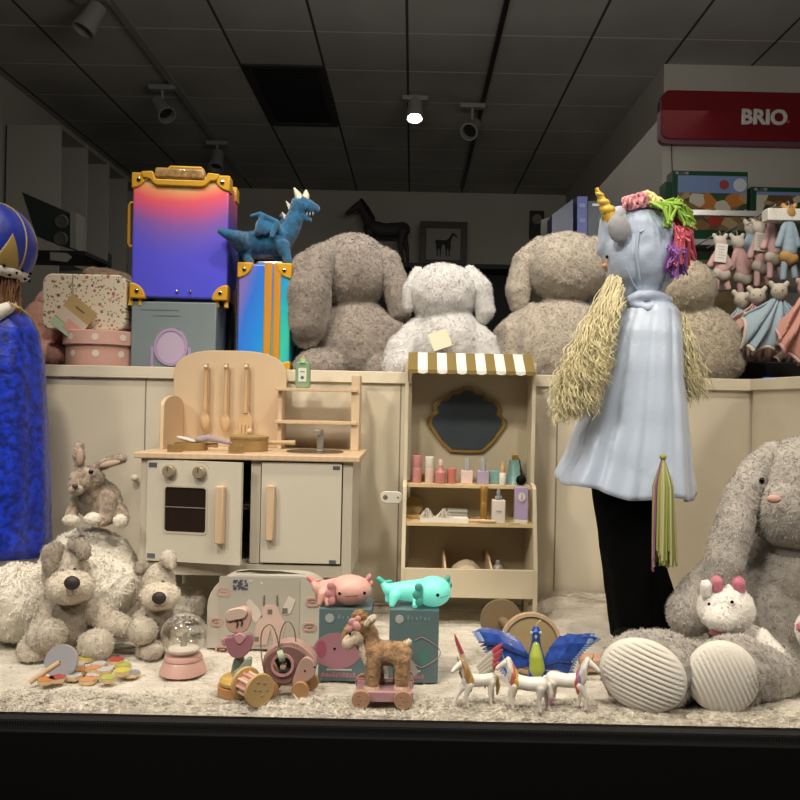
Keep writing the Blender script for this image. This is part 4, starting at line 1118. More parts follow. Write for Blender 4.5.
# green bottle on the top kitchen shelf
o = KIT+Vector((BX(305,390)[0], yb-.05, shz[0]+.0046))
t = thing('toy_bottle', 'sage green toy dish-soap bottle with white label on the top kitchen shelf', 'bottle', o)
mb = MB(); mb.prism(rrect(-.021,.021,0,.076,.008,6),-.014,.014); mb.lathe([(.018,.07),(.012,.084),(.007,.088),(0,.09)],(0,0,0),24); mb.build('bottle_body', mat('sage_green','#7f9c78',.4), t, bevel=.003)
mb = MB(); mb.lathe([(.008,.086),(.008,.094),(0,.095)],(0,0,0),20); mb.build('cap', mat('cap_wood','#c3a377',.5), t)
mb = MB(); mb.prism(rrect(-.012,.012,.018,.058,.003),-.0152,-.0144); l = mb.build('paper_label', mat('label_white','#d3d6cc',.6), t, smooth=False)
mb = MB(); mb.cyl((0,-.0153,.030),(0,-.0158,.030),.005,None,16); mb.b2(-.007,.007,-.0158,-.0153,.046,.048); mb.build('label_print', mat('label_ink','#3f6070',.6), l, smooth=False)

# ================================================================ vanity stand
DV = 2.22
fv = Fr(470, 615, DV); fv.o.z = 0; fv.o.x = W(470,520,DV).x
def V(px,py,dd=0): q = fv.p(px,py,dd); return q.x, q.z
t = thing('toy_vanity', 'cream toy vanity stand with gold striped awning, shell mirror and stocked shelves', 'toy vanity', fv.o)
M_van = mat('vanity_cream', '#cbbfa6', .5, var=.02, vscale=8)
bk = .20   # back panel depth offset
xl, _ = V(411,440,bk-.02); xr, _ = V(531,440,bk-.02)
s1 = V(470,484.5,.11)[1]; s2 = V(470,523,.045)[1]; s3b = V(470,598,0)[1]; s3t = V(470,569.5,0)[1]
ztop = V(470,362,.1)[1]
XL, XR_ = V(402,520,0)[0], V(539,520,0)[0]
mb = MB(); mb.b2(xl, xr, bk, bk+.012, s3b, ztop+.01); mb.build('back_panel', mat('vanity_back','#b7ab92',.6), t, smooth=False)
# side panels: slim above, wide below, one outline each
def sideout():
    return [(0,0),(.022,0),(.022,s3b-.0),(bk,s3b),(bk,ztop),(bk-.10,ztop),(bk-.10,s1+.008),(.075,s1+.006),(.055,s1-.004),(.0,s3t),(0,0)][:-1]
for X in (XL, XR_-.011):
    mb = MB(); mb.prism(sideout(), 0, .011, Matrix.Translation((X+.011,0,0)) @ Matrix.Rotation(PI/2,4,'Z'))
    mb.build('side_panel', M_van, t, smooth=False, bevel=.001)
# rear legs
for X in (XL, XR_-.011):
    mb = MB(); mb.b2(X, X+.011, bk-.02, bk+.012, 0, s3b+.02); mb.build('leg', M_van, t, smooth=False)
mb = MB(); mb.b2(XL+.011, XR_-.011, .095, bk, s1-.009, s1); mb.build('shelf_board', mat('vanity_shelf','#d0b98f',.5), t, smooth=False)
mb = MB(); mb.b2(XL+.011, XR_-.011, .035, bk, s2-.009, s2); mb.build('shelf_board', mat('vanity_shelf','#d0b98f'), t, smooth=False)
mb = MB(); mb.b2(XL+.011, XR_-.011, .012, bk, s3b, s3b+.008); mb.build('shelf_board', M_van, t, smooth=False)
mb = MB(); mb.b2(XL+.011, XR_-.011, 0, .011, s3b, s3t); mb.build('bin_front', M_van, t, smooth=False, bevel=.001)
for px in (446,492):
    x = V(px,570,.03)[0]; mb = MB(); mb.prism([(.011,s3b),(bk,s3b),(bk,s3t+.02),(.10,s3t+.018),(.03,s3t+.004),(.011,s3t)],0,.006,Matrix.Translation((x,0,0)) @ Matrix.Rotation(PI/2,4,'Z'))
    mb.build('bin_divider', M_wood, t, smooth=False)
# awning
aw0 = V(408,370,.06); aw1 = V(535.5,373,.06); at0 = V(410.5,352,.13)
az0, az1 = V(470,371.5,.06)[1], V(470,354.5,.14)[1]
M_olive = mat('olive_gold','#7c6a38',.5); M_awhite = mat('awning_white','#e6e2d8',.5)
n = 13; wA = (aw1[0]-aw0[0])/n
aw = MB(); aw.quad([(aw0[0],.062,az0),(aw1[0],.062,az0),(aw1[0],.145,az1),(aw0[0],.145,az1)]); awo = aw.build('awning', M_awhite, t, smooth=False, solid=.004)
mb = MB(); mb.b2(aw0[0], aw1[0], .140, bk+.012, az1-.004, az1+.002); mb.build('awning_top', M_olive, awo, smooth=False)
for k in range(n):
    x = aw0[0]+k*wA; m = M_olive if k % 2 == 0 else M_awhite
    sc = [(x+wA*j/8, az0-.005-.004*math.sin(PI*j/8)) for j in range(9)]
    mb = MB(); mb.quad([(x,.0585,az0+.001),(x+wA,.0585,az0+.001),(x+wA,.1415,az1+.003),(x,.1415,az1+.003)])
    mb.prism([(x+wA,az0+.003),(x,az0+.003)]+sc, .058, .061); mb.build('stripe', m, awo, smooth=False)
mb = MB()
for X in (aw0[0], aw1[0]-.004): mb.prism([(.062,az0-.002),(.145,az1-.002),(bk,az1-.002),(bk,az0-.03),(.10,az0-.03)],0,.004,Matrix.Translation((X+.004,0,0)) @ Matrix.Rotation(PI/2,4,'Z'))
mb.build('awning_cheek', M_van, awo, smooth=False)
# shell mirror
cx, cz = V(467,421,bk-.01); kk = (DV+bk)/800
def shell(sc):
    o = []
    P = [(0,-31),(16,-30.5),(27,-20),(38,-4),(37,3),(31,8),(33,14),(28,20),(20,22),(16,28),(8,29),(4,33),(-4,33),(-8,29),(-16,28),(-20,22),(-28,20),(-33,14),(-31,8),(-37,3),(-38,-4),(-27,-20),(-16,-30.5)]
    return [(cx+a*sc*kk, cz+b*sc*kk) for a,b in P]
mb = MB(); mb.prism(shell(1.03), bk-.010, bk); mi = mb.build('mirror_frame', mat('mirror_gold','#9a7a45',.4,metal=.3), t, bevel=.002)
mb = MB(); mb.prism(shell(.92), bk-.012, bk-.009); mb.build('mirror_glass', mat('mirror_glass','#7c8890',.08,metal=.75), mi, smooth=False)
# white side handle at the left
q = V(391,497.5,.06); mb = MB(); mb.prism(rrect(q[0]-.031,XL+.001,q[1]-.017,q[1]+.017,.016), .06, .07); sd_ = mb.build('side_clip', mat('clip_white','#dad6cc',.5), t, bevel=.002)
mb = MB(); mb.cyl((q[0]-.016,.0595,q[1]),(q[0]-.016,.062,q[1]),.007,None,16); mb.cyl((q[0]+.020,.0595,q[1]),(q[0]+.020,.062,q[1]),.003,None,12); mb.build('clip_hole', mat('clip_dark','#6a6558',.7), sd_)
VO = fv.o

# cosmetics
M_pinkp = mat('cos_pink','#c98d8b',.4); M_pale = mat('cos_pale','#dcc3bd',.4); M_rose = mat('cos_rose','#c48380',.4); M_coral = mat('cos_coral','#c4776c',.45)
M_clear = mat('cos_clear','#cfd6d8',.15,trans=.6,alpha=.9); M_lil = mat('cos_lilac','#a99bb5',.35); M_teal = mat('cos_teal','#7fa9a6',.35,trans=.3); M_tan = mat('cos_tan','#c2a06a',.45); M_cw = mat('cos_white','#e2dcd2',.4)
def at(px, sh, y=.0):
    z = s1 if sh == 1 else s2
    x = fv.p(px, 484 if sh == 1 else 523, y).x
    return VO+Vector((x, y, z+.0006))
kp = (DV+.13)/800
def tube_item(nm, lab, cat, px, sh, y, parts):
    t = thing(nm, lab, cat, at(px, sh, y)); z = 0
    for pn, shape, w, h, m in parts:
        mb = MB(); W2, H2 = w*kp/2, h*kp
        if shape == 'c': mb.lathe([(W2*.96,z),(W2,z+.001),(W2,z+H2-.001),(W2*.94,z+H2)],(0,0,0),24)
        elif shape == 'n': mb.lathe([(W2,z),(W2*.55,z+H2*.45),(W2*.5,z+H2)],(0,0,0),20)
        else: mb.b2(-W2,W2,-W2*.8,W2*.8,z,z+H2)
        mb.build(pn, m, t, bevel=.0012 if shape == 'b' else 0); z += H2
    return t
YS = .135
tube_item('lipstick_tube','tall rosy pink tube, leftmost on the upper vanity shelf','cosmetic',416.5,1,YS,[('tube','c',10,15,M_pinkp),('cap','c',10,12,M_pinkp)])
tube_item('lipstick_tube','tall very pale pink tube, second from left on the upper vanity shelf','cosmetic',429.5,1,YS,[('tube','c',9.5,15,M_pale),('cap','c',9.5,11,M_cw)])
tube_item('toy_lotion','rose pink bottle with a small pump on the upper vanity shelf','cosmetic',440.5,1,YS-.01,[('bottle_body','c',11,11.5,M_rose),('neck','n',8,6,M_rose),('pump','c',4.5,6,M_pale)])
tube_item('toy_jar','short coral pink pot beside the rose pump bottle','cosmetic',451.5,1,YS,[('jar_body','c',9.5,15,M_coral)])
tube_item('nail_polish','square pale nail polish bottle with tall clear cap on the upper vanity shelf','cosmetic',466.5,1,YS,[('bottle_body','b',11.5,13,M_pale),('cap','c',6.5,13,M_clear)])
tube_item('nail_polish','square lilac nail polish bottle with tall clear cap on the upper vanity shelf','cosmetic',482.5,1,YS,[('bottle_body','b',11.5,13,M_lil),('cap','c',6.5,13,M_clear)])
tube_item('eyeshadow_box','small teal block on the upper vanity shelf beside the lilac nail polish','cosmetic',494.5,1,YS+.02,[('block','b',11.5,13,mat('teal_block','#7ba3a8',.4))])
tube_item('lip_gloss','slim white tube with gold tip on the upper vanity shelf','cosmetic',502.5,1,YS-.025,[('tube','c',6.5,12,M_cw),('neck','c',4.5,5,M_tan),('tip','n',5,6,M_tan)])
tube_item('perfume_bottle','translucent teal perfume bottle with gold stopper at the right of the upper vanity shelf','cosmetic',514.5,1,YS+.02,[('bottle_body','n',24,24,M_teal),('stopper','b',6,5,M_gold)])
o = at(521,1,YS-.028); t = thing('makeup_brush','black round makeup puff brush standing on its head at the upper vanity shelf end','brush', o)
mb = MB(); mb.ell((0,0,.0155),(.0150,.0150,.0150)); mb.build('puff', M_black, t)
mb = MB(); mb.tube([(0,0,.028),(-.002,.002,.055),(-.008,.004,.080)],[.0022,.0015,.0012],8); mb.build('handle', M_black, t)
# lower shelf
Y2 = .10
o = at(413,2,Y2+.03); t = thing('toy_compact','round gold compact standing open at the left of the lower vanity shelf','cosmetic', o)
mb = MB(); mb.lathe([(.027,0),(.028,.003),(.028,.007),(0,.008)],(0,0,0),32); mb.build('compact_base', M_tan, t)
mb = MB(); mb.lathe([(.028,0),(.028,.003),(0,.0035)],(0,.022,.030),32,(PI/2-.2,0,0)); mb.build('compact_lid', mat('compact_lid','#a88f5c',.35,metal=.3), t)
o = at(444,2,.058); t = thing('toy_tray','white flat tray at the front left of the lower vanity shelf','tray', o)
mb = MB(); hw = 23.5*kp; mb.b2(-hw,hw,-.014,.03,0,.004); mb.b2(-hw,hw,-.014,-.011,.004,.011); mb.b2(-hw,hw,.027,.03,.004,.011); mb.b2(-hw,-hw+.003,-.011,.027,.004,.011); mb.b2(hw-.003,hw,-.011,.027,.004,.011); mb.build('tray_body', M_cw, t, smooth=False)
for j,px in enumerate((427,444)):
    o = at(px,2,.064)+Vector((0,0,.0046)); t = thing('tassel', 'white thread tassel standing %s in the white tray' % ('at the left' if j == 0 else 'at the right'), 'tassel', o)
    mb = MB(); rn = random.Random(j)
    for k in range(46):
        a = rn.uniform(0,2*PI); d = rn.uniform(.2,1)*.026; h = .036*(1-d/.04)
        mb.tube([(0,0,.004+h*.5*(1-j*.0)),(math.cos(a)*d*.5,math.sin(a)*d*.3,.010+h*.75),(math.cos(a)*d,max(-.010,math.sin(a)*d*.5),.002+rn.random()*.006)],.0009,5)
    mb.build('threads', mat('thread_white','#d9cfc4',.8), t)
for j,(px,w,z,c,lab) in enumerate(((455,24,0,'#8f8f8a','grey round-cornered compact, lower of two at the lower vanity shelf'),(457,21,1,'#a0a29c','thin pale compact lying on the grey one on the lower vanity shelf'))):
    o = at(px,2,.135)+Vector((0,0,z*.0165)); t = thing('palette_case', lab, 'cosmetic', o)
    mb = MB(); mb.b2(-w*kp/2,w*kp/2,-.02,.02,0,.016 if z == 0 else .009); mb.build('case', mat('compact%d'%j,c,.4), t, bevel=.003)
tube_item('toy_mascara','tall gold mascara tube on the lower vanity shelf','cosmetic',483.5,2,.085,[('tube','c',7,19,mat('masc_gold','#a8803c',.35,metal=.5)),('cap','c',7.4,15,mat('masc_gold2','#b08a46',.3,metal=.5))])
t = tube_item('toy_lotion','white lotion bottle with clear cap and round shoulder on the lower vanity shelf','cosmetic',498,2,.062,[('bottle_body','b',12.5,22,mat('lotion_white','#ddd2ca',.4)),('shoulder','c',7,4,M_clear),('cap','c',3.5,6,M_clear)])
mb = MB(); mb.b2(-.008,.008,-.0170,-.0160,.034,.036); mb.build('label_print', mat('label_ink2','#9a8f88',.6), t, smooth=False)
t = tube_item('gift_carton','tall lilac box with a white oval at the right end of the lower vanity shelf','box',520.5,2,.060,[('foot_band','b',12.5,4,M_cw),('carton','b',12.5,31,mat('lilac_card','#b5a2c6',.5))])
mb = MB(); mb.prism(ellipse(0,.076,.0105,.013,20),-.0172,-.0162); l = mb.build('white_oval', M_cw, t, smooth=False)
mb = MB(); mb.b2(-.0012,.0012,-.0178,-.0172,.068,.084); mb.build('oval_mark', mat('lilac_dark','#8a7aa0',.5), l, smooth=False)
o = at(483,2,.045); t = thing('wooden_brush','short pale wooden stick lying at the front of the lower vanity shelf','brush', o)
mb = MB(); mb.tube([(-.040,0,.0062),(.0,-.002,.0062),(.034,-.004,.0058)],[.003,.0055,.0042],10); mb.build('stick', M_wood, t)
for j,px in enumerate((514,529)):
    o = at(px,2,.045 if j == 0 else .060); t = thing('paper_leaf', 'small yellow-green leaf shape lying on the lower vanity shelf, %s' % ('in front of the lilac box' if j == 0 else 'at its right end'),'leaf', o)
    mb = MB(); mb.lathe([(.016,0),(.016,.002),(0,.0024)],(0,0,0),16); mb.b.transform(Matrix.Diagonal((1.2,.55,1,1))); mb.build('leaf', mat('leaf_green','#a9b070',.6), t)
# bin contents
z3 = s3b+.0086
o = VO+Vector((V(498,560,.06)[0],.06,z3)); t = thing('toy_lotion','translucent grey lotion bottle standing in the right bin of the vanity','cosmetic', o)
mb = MB(); mb.lathe([(.0165,0),(.0175,.003),(.0175,.060),(.012,.070),(.006,.074)],(0,0,0),24); mb.build('bottle_body', mat('lotion_grey','#9d938e',.3,trans=.2), t)
mb = MB(); mb.lathe([(.0065,.074),(.0065,.086),(0,.087)],(0,0,0),16); mb.build('cap', M_clear, t)
o = VO+Vector((V(466,560,.09)[0],.09,z3)); t = thing('folded_cloth','rounded cream cloth bundle in the middle bin of the vanity','cloth', o)
blob('cloth', [('e',(0,0,.038),(.045,.04,.042))], mat('cloth_cream','#bfae94',.8,bump=.3), t, .005, 3, .004, 30, squash=0)

# round stool of the vanity, standing on edge behind the figurines
f = Fr(530, 672, 1.87); f.o = Vector((W(530,642,1.87).x, 1.87, 0.001))
t = thing('toy_stool', 'round wooden toy stool lying on its side under the vanity, seat rim facing the window', 'stool', f.o)
r1 = 30*1.87/800
mb = MB(); mb.lathe([(r1,0),(r1,.012),(r1-.004,.014),(0,.014)],(0,0,r1),48,(PI/2,0,0)); seat_ = mb.build('seat', mat('stool_board','#a8946c',.55), t)
mb = MB(); mb.ring(ellipse(0,r1,r1+.001,r1+.001,48), ellipse(0,r1,r1-.007,r1-.007,48), -.018,-.010); mb.build('seat_rim', M_wood, seat_)
r2 = 21*1.99/800
mb = MB(); mb.lathe([(r2,0),(r2,.012),(0,.012)],(-.055,.12,r2+.035),40,(PI/2,0,0)); mb.build('base_disc', mat('stool_dark','#7d6a50',.6), t)
mb = MB(); mb.cyl((-.055,.12,r2+.035),(-.01,.0,r1),.012); mb.build('leg', mat('stool_dark','#7d6a50'), t)
# ================================================================ unicorn mannequin
M_cape = mat('cape_satin', '#b4c2d8', .38, sheen=.5, bump=.15, bscale=120)
M_capelight = mat('cape_plush', '#a9b8d0', .6, sheen=.5, bump=.25, bscale=260)
M_trou = mat('black_velvet', '#030304', .9, spec=.1)
M_skin = mat('mannequin_skin', '#c99c80', .5)
M_blond = mat('blond_hair', '#cfc59c', .5, sheen=.3, var=.2, vscale=40)
D = 2.04
f = Fr(640, 645, D); f.o.z = .0
t = thing('child_mannequin', 'child mannequin in a pale blue hooded unicorn cape with rainbow mane and black trousers', 'mannequin', f.o)
# continuous body: head, neck, torso, arms, legs
blob('body', [E(f,636,254,30,33,0,30), E(f,614,262,12,14,-.0,12), T(f,[(640,285,0,12),(644,306,0,14)]), T(f,[(645,322,0,27),(644,370,0,25),(640,420,0,27),(638,460,0,29)]),
     T(f,[(622,318,-.0,13),(606,370,-.05,10),(600,430,-.06,8)]), T(f,[(668,320,0,13),(676,370,.0,10),(676,430,.0,8)]),
     T(f,[(622,470,0,15),(624,560,0,13),(630,638,0,11)]), T(f,[(640,470,.01,14),(642,560,.01,12),(650,638,.01,11)])], M_skin, t, .006, 4)
# face facing left
mb = MB(); q = f.p(603,266,-.012)
mb.ell(q+Vector((.006,0,0)),(.010,.006,.007)); mb.ell(f.p(608,279,-.01),(.006,.010,.004))
mb.build('nose', M_skin, t)
mb = MB(); mb.ell(f.p(607,257,-.035),(.004,.006,.005)); mb.build('eye', M_eye, t)
# trousers: flaring velvet
def trfold(a, tt): return 1+.05*math.sin(3*a+1)*tt+.03*math.sin(7*a)*tt, 0
k = D/800
def ringat(xa, xb, y, d, dd=0):
    z = f.p((xa+xb)/2, y, dd).z; xa_ = f.p(xa,y,dd).x; xb_ = f.p(xb,y,dd).x
    return ((xa_+xb_)/2, dd, z, (xb_-xa_)/2, d)
loft('trousers', lerp_rings([ringat(590,664,455,.085),ringat(593,656,490,.085),ringat(600,660,540,.08),ringat(605,668,580,.078),ringat(609,675,612,.075),ringat(612,668,636,.07)],5), M_trou, t, 72, trfold, .003, True)
for a_,b_,d_ in ((627,640,-.02),(657,640,.0)):
    blob('shoe', [T(f,[(a_,b_-2,0+d_,14),(a_-2,b_,-.06+d_,12)])], M_black, t, .005, 3)
mb = MB(); mb.tube([f.p(655,560,-.065),f.p(672,615,-.055),f.p(684,630,-.045)],[.022,.024,.008],14); mb.build('trouser_flare', M_trou, t)
# cape
def capefold(a, tt):
    m = tt**1.2
    f_ = 1+m*(.055*math.sin(5*a+.4+.5*tt)+.045*math.sin(8*a+1.7+1.2*tt)*abs(math.sin(2*a))+.016*math.sin(19*a+3*tt))-.035*min(1,tt*3)*max(0,math.sin(11*a+.8))**3
    return f_, .008*m*math.sin(5*a+.9)-.018*m*math.sin(a*1+2.2)
keys = [ringat(630,668,299,.050),ringat(615,678,312,.085),ringat(604,681,335,.105),ringat(596,682,370,.12),ringat(584,686,415,.135),ringat(570,689,455,.15),ringat(557,692,487,.165)]
loft('cape', lerp_rings(keys,7), M_cape, t, 200, capefold, .003)
# fold lines of the cape as raised pleats near the front
blob('cape_collar', [T(f,[(630,300,-.055,5),(640,296,-.062,6),(652,295,-.058,6),(668,300,-.035,5)]), T(f,[(630,303,-.055,4),(648,309,-.075,5),(662,303,-.05,4)])], M_capelight, t, .004, 3, .002, 40)
# hood
hb = [E(f,641,257,38,44,.0,34,8), T(f,[(638,236,0,31),(650,240,0,32)]), T(f,[(640,286,0,24),(648,299,0,18)]), T(f,[(618,225,0,18),(608,238,0,10),(604,250,.0,7)])]
hood = blob('hood', hb, M_capelight, t, .005, 6, .0065, 15)
# seams & wrinkle ridges on the hood
mb = MB()
for pts in ([(626,268),(632,282),(640,295)],[(640,224),(636,250),(640,280)],[(655,215),(652,225),(640,232)],[(668,250),(660,275),(650,292)]):
    pp = []
    for a,b in pts:
        r = ((a-641)/40)**2+((b-252)/48)**2; dep = -math.sqrt(max(.02,1-r))*.088-.0005
        pp.append(f.p(a,b,dep))
    mb.tube(pp,[.002,.0035,.002],8)
ob = mb.build('hood_seam', M_capelight, hood)
blob('unicorn_ear', [E(f,619,228,11.5,15,-.075,6,-6), T(f,[(619,216,-.07,6),(622,211,-.068,3.5)])], mat('ear_grey','#92949a',.6,sheen=.6), t, .003, 3, .001, 40)
# spiral horn
mb = MB()
p0, p1 = f.p(610,216,-.02), f.p(596,188,-.03); d = p1-p0; n = 60
up = Vector((0,1,0)); sd = d.normalized().cross(up).normalized(); up2 = sd.cross(d.normalized())
pts = []; rad = []
for i in range(n+1):
    u = i/n; a = u*PI*7; r = .018*(1-u*.72); pts.append(p0+d*u*.97+(sd*math.cos(a)+up2*math.sin(a))*r*.45); rad.append(r*.8)
mb.tube(pts, rad, 12); mb.tube([p0-d*.15,p1],[.020,.004],12)
mb.build('horn', mat('horn_gold','#dcb848',.35,metal=.0,coat=.3), t)
# yarn mane
rn = random.Random(5)
def yarn(name, col, anchors, dr, n, thick=.0028, spread=.010, curl=.3):
    mb = MB()
    for i in range(n):
        a, b, dd = anchors[rn.randrange(len(anchors))]
        p = f.p(a+rn.uniform(-3,3), b+rn.uniform(-2,2), dd+rn.uniform(-.02,.01)); tgt = dr[rn.randrange(len(dr))]
        e = f.p(tgt[0]+rn.uniform(-4,4), tgt[1]+rn.uniform(-5,5), tgt[2]+rn.uniform(-.03,.02))
        m = p.lerp(e,.45)+Vector((rn.uniform(0,spread),rn.uniform(-spread,0)-.01,rn.uniform(.2,1)*spread))
        m2 = p.lerp(e,.8)+Vector((rn.uniform(-.3,.6)*spread,rn.uniform(-.6,.2)*spread,0))
        mb.tube([p,m,m2,e],[thick,thick,thick*.95,thick*.85],6)
    return mb.build(name, mat('yarn_'+name, col, .8, bump=.4, bscale=500), t)
def loops(name, col, x0, x1, y0, y1, n):
    mb = MB()
    for i in range(n):
        u = rn.random(); c = f.p(x0+(x1-x0)*u, y0+(y1-y0)*u+rn.uniform(-5,4), rn.uniform(-.065,.015)); r = rn.uniform(.006,.010); ax = rn.uniform(0,PI)
        mb.tube([c+Vector((r*math.cos(q)*math.cos(ax), r*math.cos(q)*math.sin(ax), r*math.sin(q))) for q in [2*PI*j/10 for j in range(11)]],.0034,6)
    mb.build(name, mat('yarn_'+name, col, .8), t)
loops('pink_mane','#e0a0aa',625,648,205,199,110)
loops('cream_mane','#e6d898',646,662,199,207,70)
yarn('green_mane','#98c050',[(653,204,-.05),(662,203,-.04),(668,206,-.03)],[(693,226,-.02),(690,216,-.01),(682,212,-.04),(668,224,-.085),(688,222,-.05)],90,.0032,.016)
yarn('red_mane','#d8687a',[(674,220,-.04),(680,220,-.02),(674,228,-.05)],[(686,264,-.02),(692,256,-.01),(678,260,-.06),(690,242,-.01),(672,262,-.07)],100,.003,.014)
yarn('purple_mane','#8d5aa8',[(672,240,-.06),(669,246,-.07),(677,246,-.05)],[(684,270,-.03),(674,274,-.06),(667,268,-.075)],60,.003,.012)
# curly blond hair
def curls(name, roots, ends, n, R, turns, thick):
    mb = MB()
    for i in range(n):
        u = rn.random(); a = roots[0]; 
        r0 = Vector(roots[0]).lerp(Vector(roots[1]), rn.random()); e = Vector(ends[0]).lerp(Vector(ends[1]), u)
        r0 += Vector((rn.uniform(-.01,.01),rn.uniform(-.035,.035),0)); e += Vector((rn.uniform(-.02,.02),rn.uniform(-.05,.04),rn.uniform(-.02,.03)))
        ph = rn.uniform(0,6.28); tr = turns*rn.uniform(.7,1.3); N_ = 40; pts = []; sag = Vector((rn.uniform(-1,.1)*.03,-.02,0))
        for j in range(N_+1):
            s_ = j/N_; q = r0.lerp(e,s_)+sag*math.sin(PI*s_)*1.0; rr = R*(.15+s_**1.3)*(.7+.3*math.sin(ph*3))
            q += Vector((math.cos(ph+tr*2*PI*s_)*rr, math.sin(ph+tr*2*PI*s_)*rr, 0)); pts.append(q)
        mb.tube(pts,[thick*(1-.5*(j/N_)**3) for j in range(N_+1)],5)
    return mb.build(name, M_blond, t)
curls('hair', [f.p(612,276,-.05),f.p(619,290,-.06)], [f.p(556,420,-.10),f.p(592,408,-.14)], 420, .014, 4.6, .0012)
curls('hair', [f.p(610,285,-.05),f.p(622,305,-.07)], [f.p(552,398,-.08),f.p(604,380,-.16)], 340, .012, 5.5, .0012)
curls('hair', [f.p(676,312,.02),f.p(682,322,.02)], [f.p(684,400,.0),f.p(703,392,.0)], 220, .006, 4.0, .0012)
# fringe tassel at the side of the cape (tail)
mb = MB(); mb2 = MB(); mb3 = MB()
for i in range(120):
    a = rn.uniform(0,2*PI); d = math.sqrt(rn.random()); top = f.p(663,456,-.185)
    mid = top+Vector((math.cos(a)*d*.024,math.sin(a)*d*.02,-.07)); bx = 664+math.cos(a)*d*13; by = 560+rn.uniform(-10,8)
    if bx < 655 and rn.random() < .6: tgt = mb2; by += 6
    else: tgt = mb if rn.random() < .8 else mb3
    e = f.p(bx,by,-.185+math.sin(a)*d*.03)
    tgt.tube([top,mid,mid.lerp(e,.6),e],[.0022,.0028,.0028,.0024],6)
tl = mb.build('tail_tassel', mat('tassel_green','#90994e',.75), t)
mb3.build('cream_yarn', mat('tassel_cream','#b8b187',.75), tl); mb2.build('purple_yarn', mat('tassel_purple','#86497c',.75), tl)
mb = MB(); mb.ell(f.p(663,457,-.185),(.008,.008,.008)); mb.build('tassel_knot', mat('tassel_green','#90994e'), tl)

# ================================================================ king mannequin, cut by the left edge
D = 2.18
f = Fr(-12, 640, D); f.o.z = 0
t = thing('child_mannequin', 'child mannequin in royal blue king cape and puffed blue hat at the left edge', 'mannequin', f.o)
M_blue = mat('royal_velvet', '#0c2fb0', .4, sheen=.15, var=.6, vscale=55, bump=.8, bscale=45)
M_hat = mat('hat_velvet', '#0b2a9c', .45, sheen=.15, var=.25, vscale=18, bump=.3, bscale=60)
M_goldc = mat('gold_cloth', '#b39a5c', .5, metal=.25, bump=.4, bscale=500)
blob('body', [E(f,-14,290,30,34,0,28), T(f,[(-14,310,0,12),(-14,330,0,14)]), T(f,[(-14,345,0,28),(-14,420,0,26),(-14,470,0,30)]), T(f,[(16,335,0,12),(26,400,0,9),(30,450,0,8)]), T(f,[(-44,335,0,12),(-52,400,0,9),(-55,450,0,8)]),
     T(f,[(-28,480,0,18),(-28,560,0,14),(-28,610,0,11)]), T(f,[(2,480,0,18),(2,560,0,14),(2,610,0,11)]), T(f,[(-28,610,0,10),(-28,613,-.05,9)]), T(f,[(2,610,0,10),(2,613,-.05,9)])], M_skin, t, .007, 4)
mb = MB(); mb.ell(f.p(-14,296,-.078),(.010,.012,.012)); mb.build('nose', M_skin, t)
mb = MB(); [mb.ell(f.p(a,288,-.066),(.006,.004,.004)) for a in (-24,-4)]; mb.build('eye', M_eye, t)
def kfold(a, tt): return 1+tt**1.1*(.03*math.sin(6*a)+.022*math.sin(11*a+1+2*tt)), .004*tt*math.sin(6*a)
loft('cape', lerp_rings([ringat(-34,8,303,.05),ringat(-50,24,312,.085),ringat(-64,36,330,.105),ringat(-70,41,370,.125),ringat(-74,43,430,.135),ringat(-78,45,500,.145),ringat(-82,45,553,.15)],6), M_blue, t, 160, kfold, .003)
loft('cape_lining', lerp_rings([ringat(-80,40,545,.135),ringat(-80,38,572,.138)],4), mat('ermine','#d8d4cc',.9), t, 120, kfold, .004)
mb = MB()
for k_ in range(26):
    a = -PI*.95+k_*PI*.95/12.5; r = ringat(-80,38,553+(k_%3)*7,.140); mb.ell((r[0]+r[3]*1.0*math.cos(a), -r[4]*abs(math.sin(a))*1.04-.002, r[2]),(.0035,.003,.006))
mb.build('ermine_spots', M_black, t)
mb = MB(); mb.tube([f.p(8,303,-.06),f.p(20,308,-.07),f.p(32,318,-.05),f.p(38,332,-.02)],.003,6); mb.build('gold_piping', M_goldc, t)
# collar of ermine, hair
blob('ermine_collar', [T(f,[(-38,312,-.05,7),(-14,320,-.10,8),(4,310,-.07,7),(14,304,-.02,5)])], mat('ermine','#d8d4cc'), t, .005, 3, .002, 40)
mb = MB()
for i in range(150):
    a = rn.uniform(-PI,.5*PI) if i%2 else rn.uniform(-.6,1.2); r0 = f.p(-14+31*math.cos(a),268,.0)+Vector((0,-.06*abs(math.sin(a)),0)); e = f.p(-10+28*math.cos(a)+rn.uniform(-5,4),325+rn.uniform(-18,8),-.02)+Vector((0,-.07*abs(math.sin(a)),0))
    if -.0 < abs(a+PI/2) < .65: continue
    mb.tube([r0, r0.lerp(e,.4)+Vector((rn.uniform(-.01,.012),0,0)), r0.lerp(e,.75)+Vector((rn.uniform(-.012,.01),0,0)), e],[.003,.0028,.0025,.0012],5)
mb.build('hair', mat('brown_hair','#6d4b33',.5,var=.3,vscale=60), t)
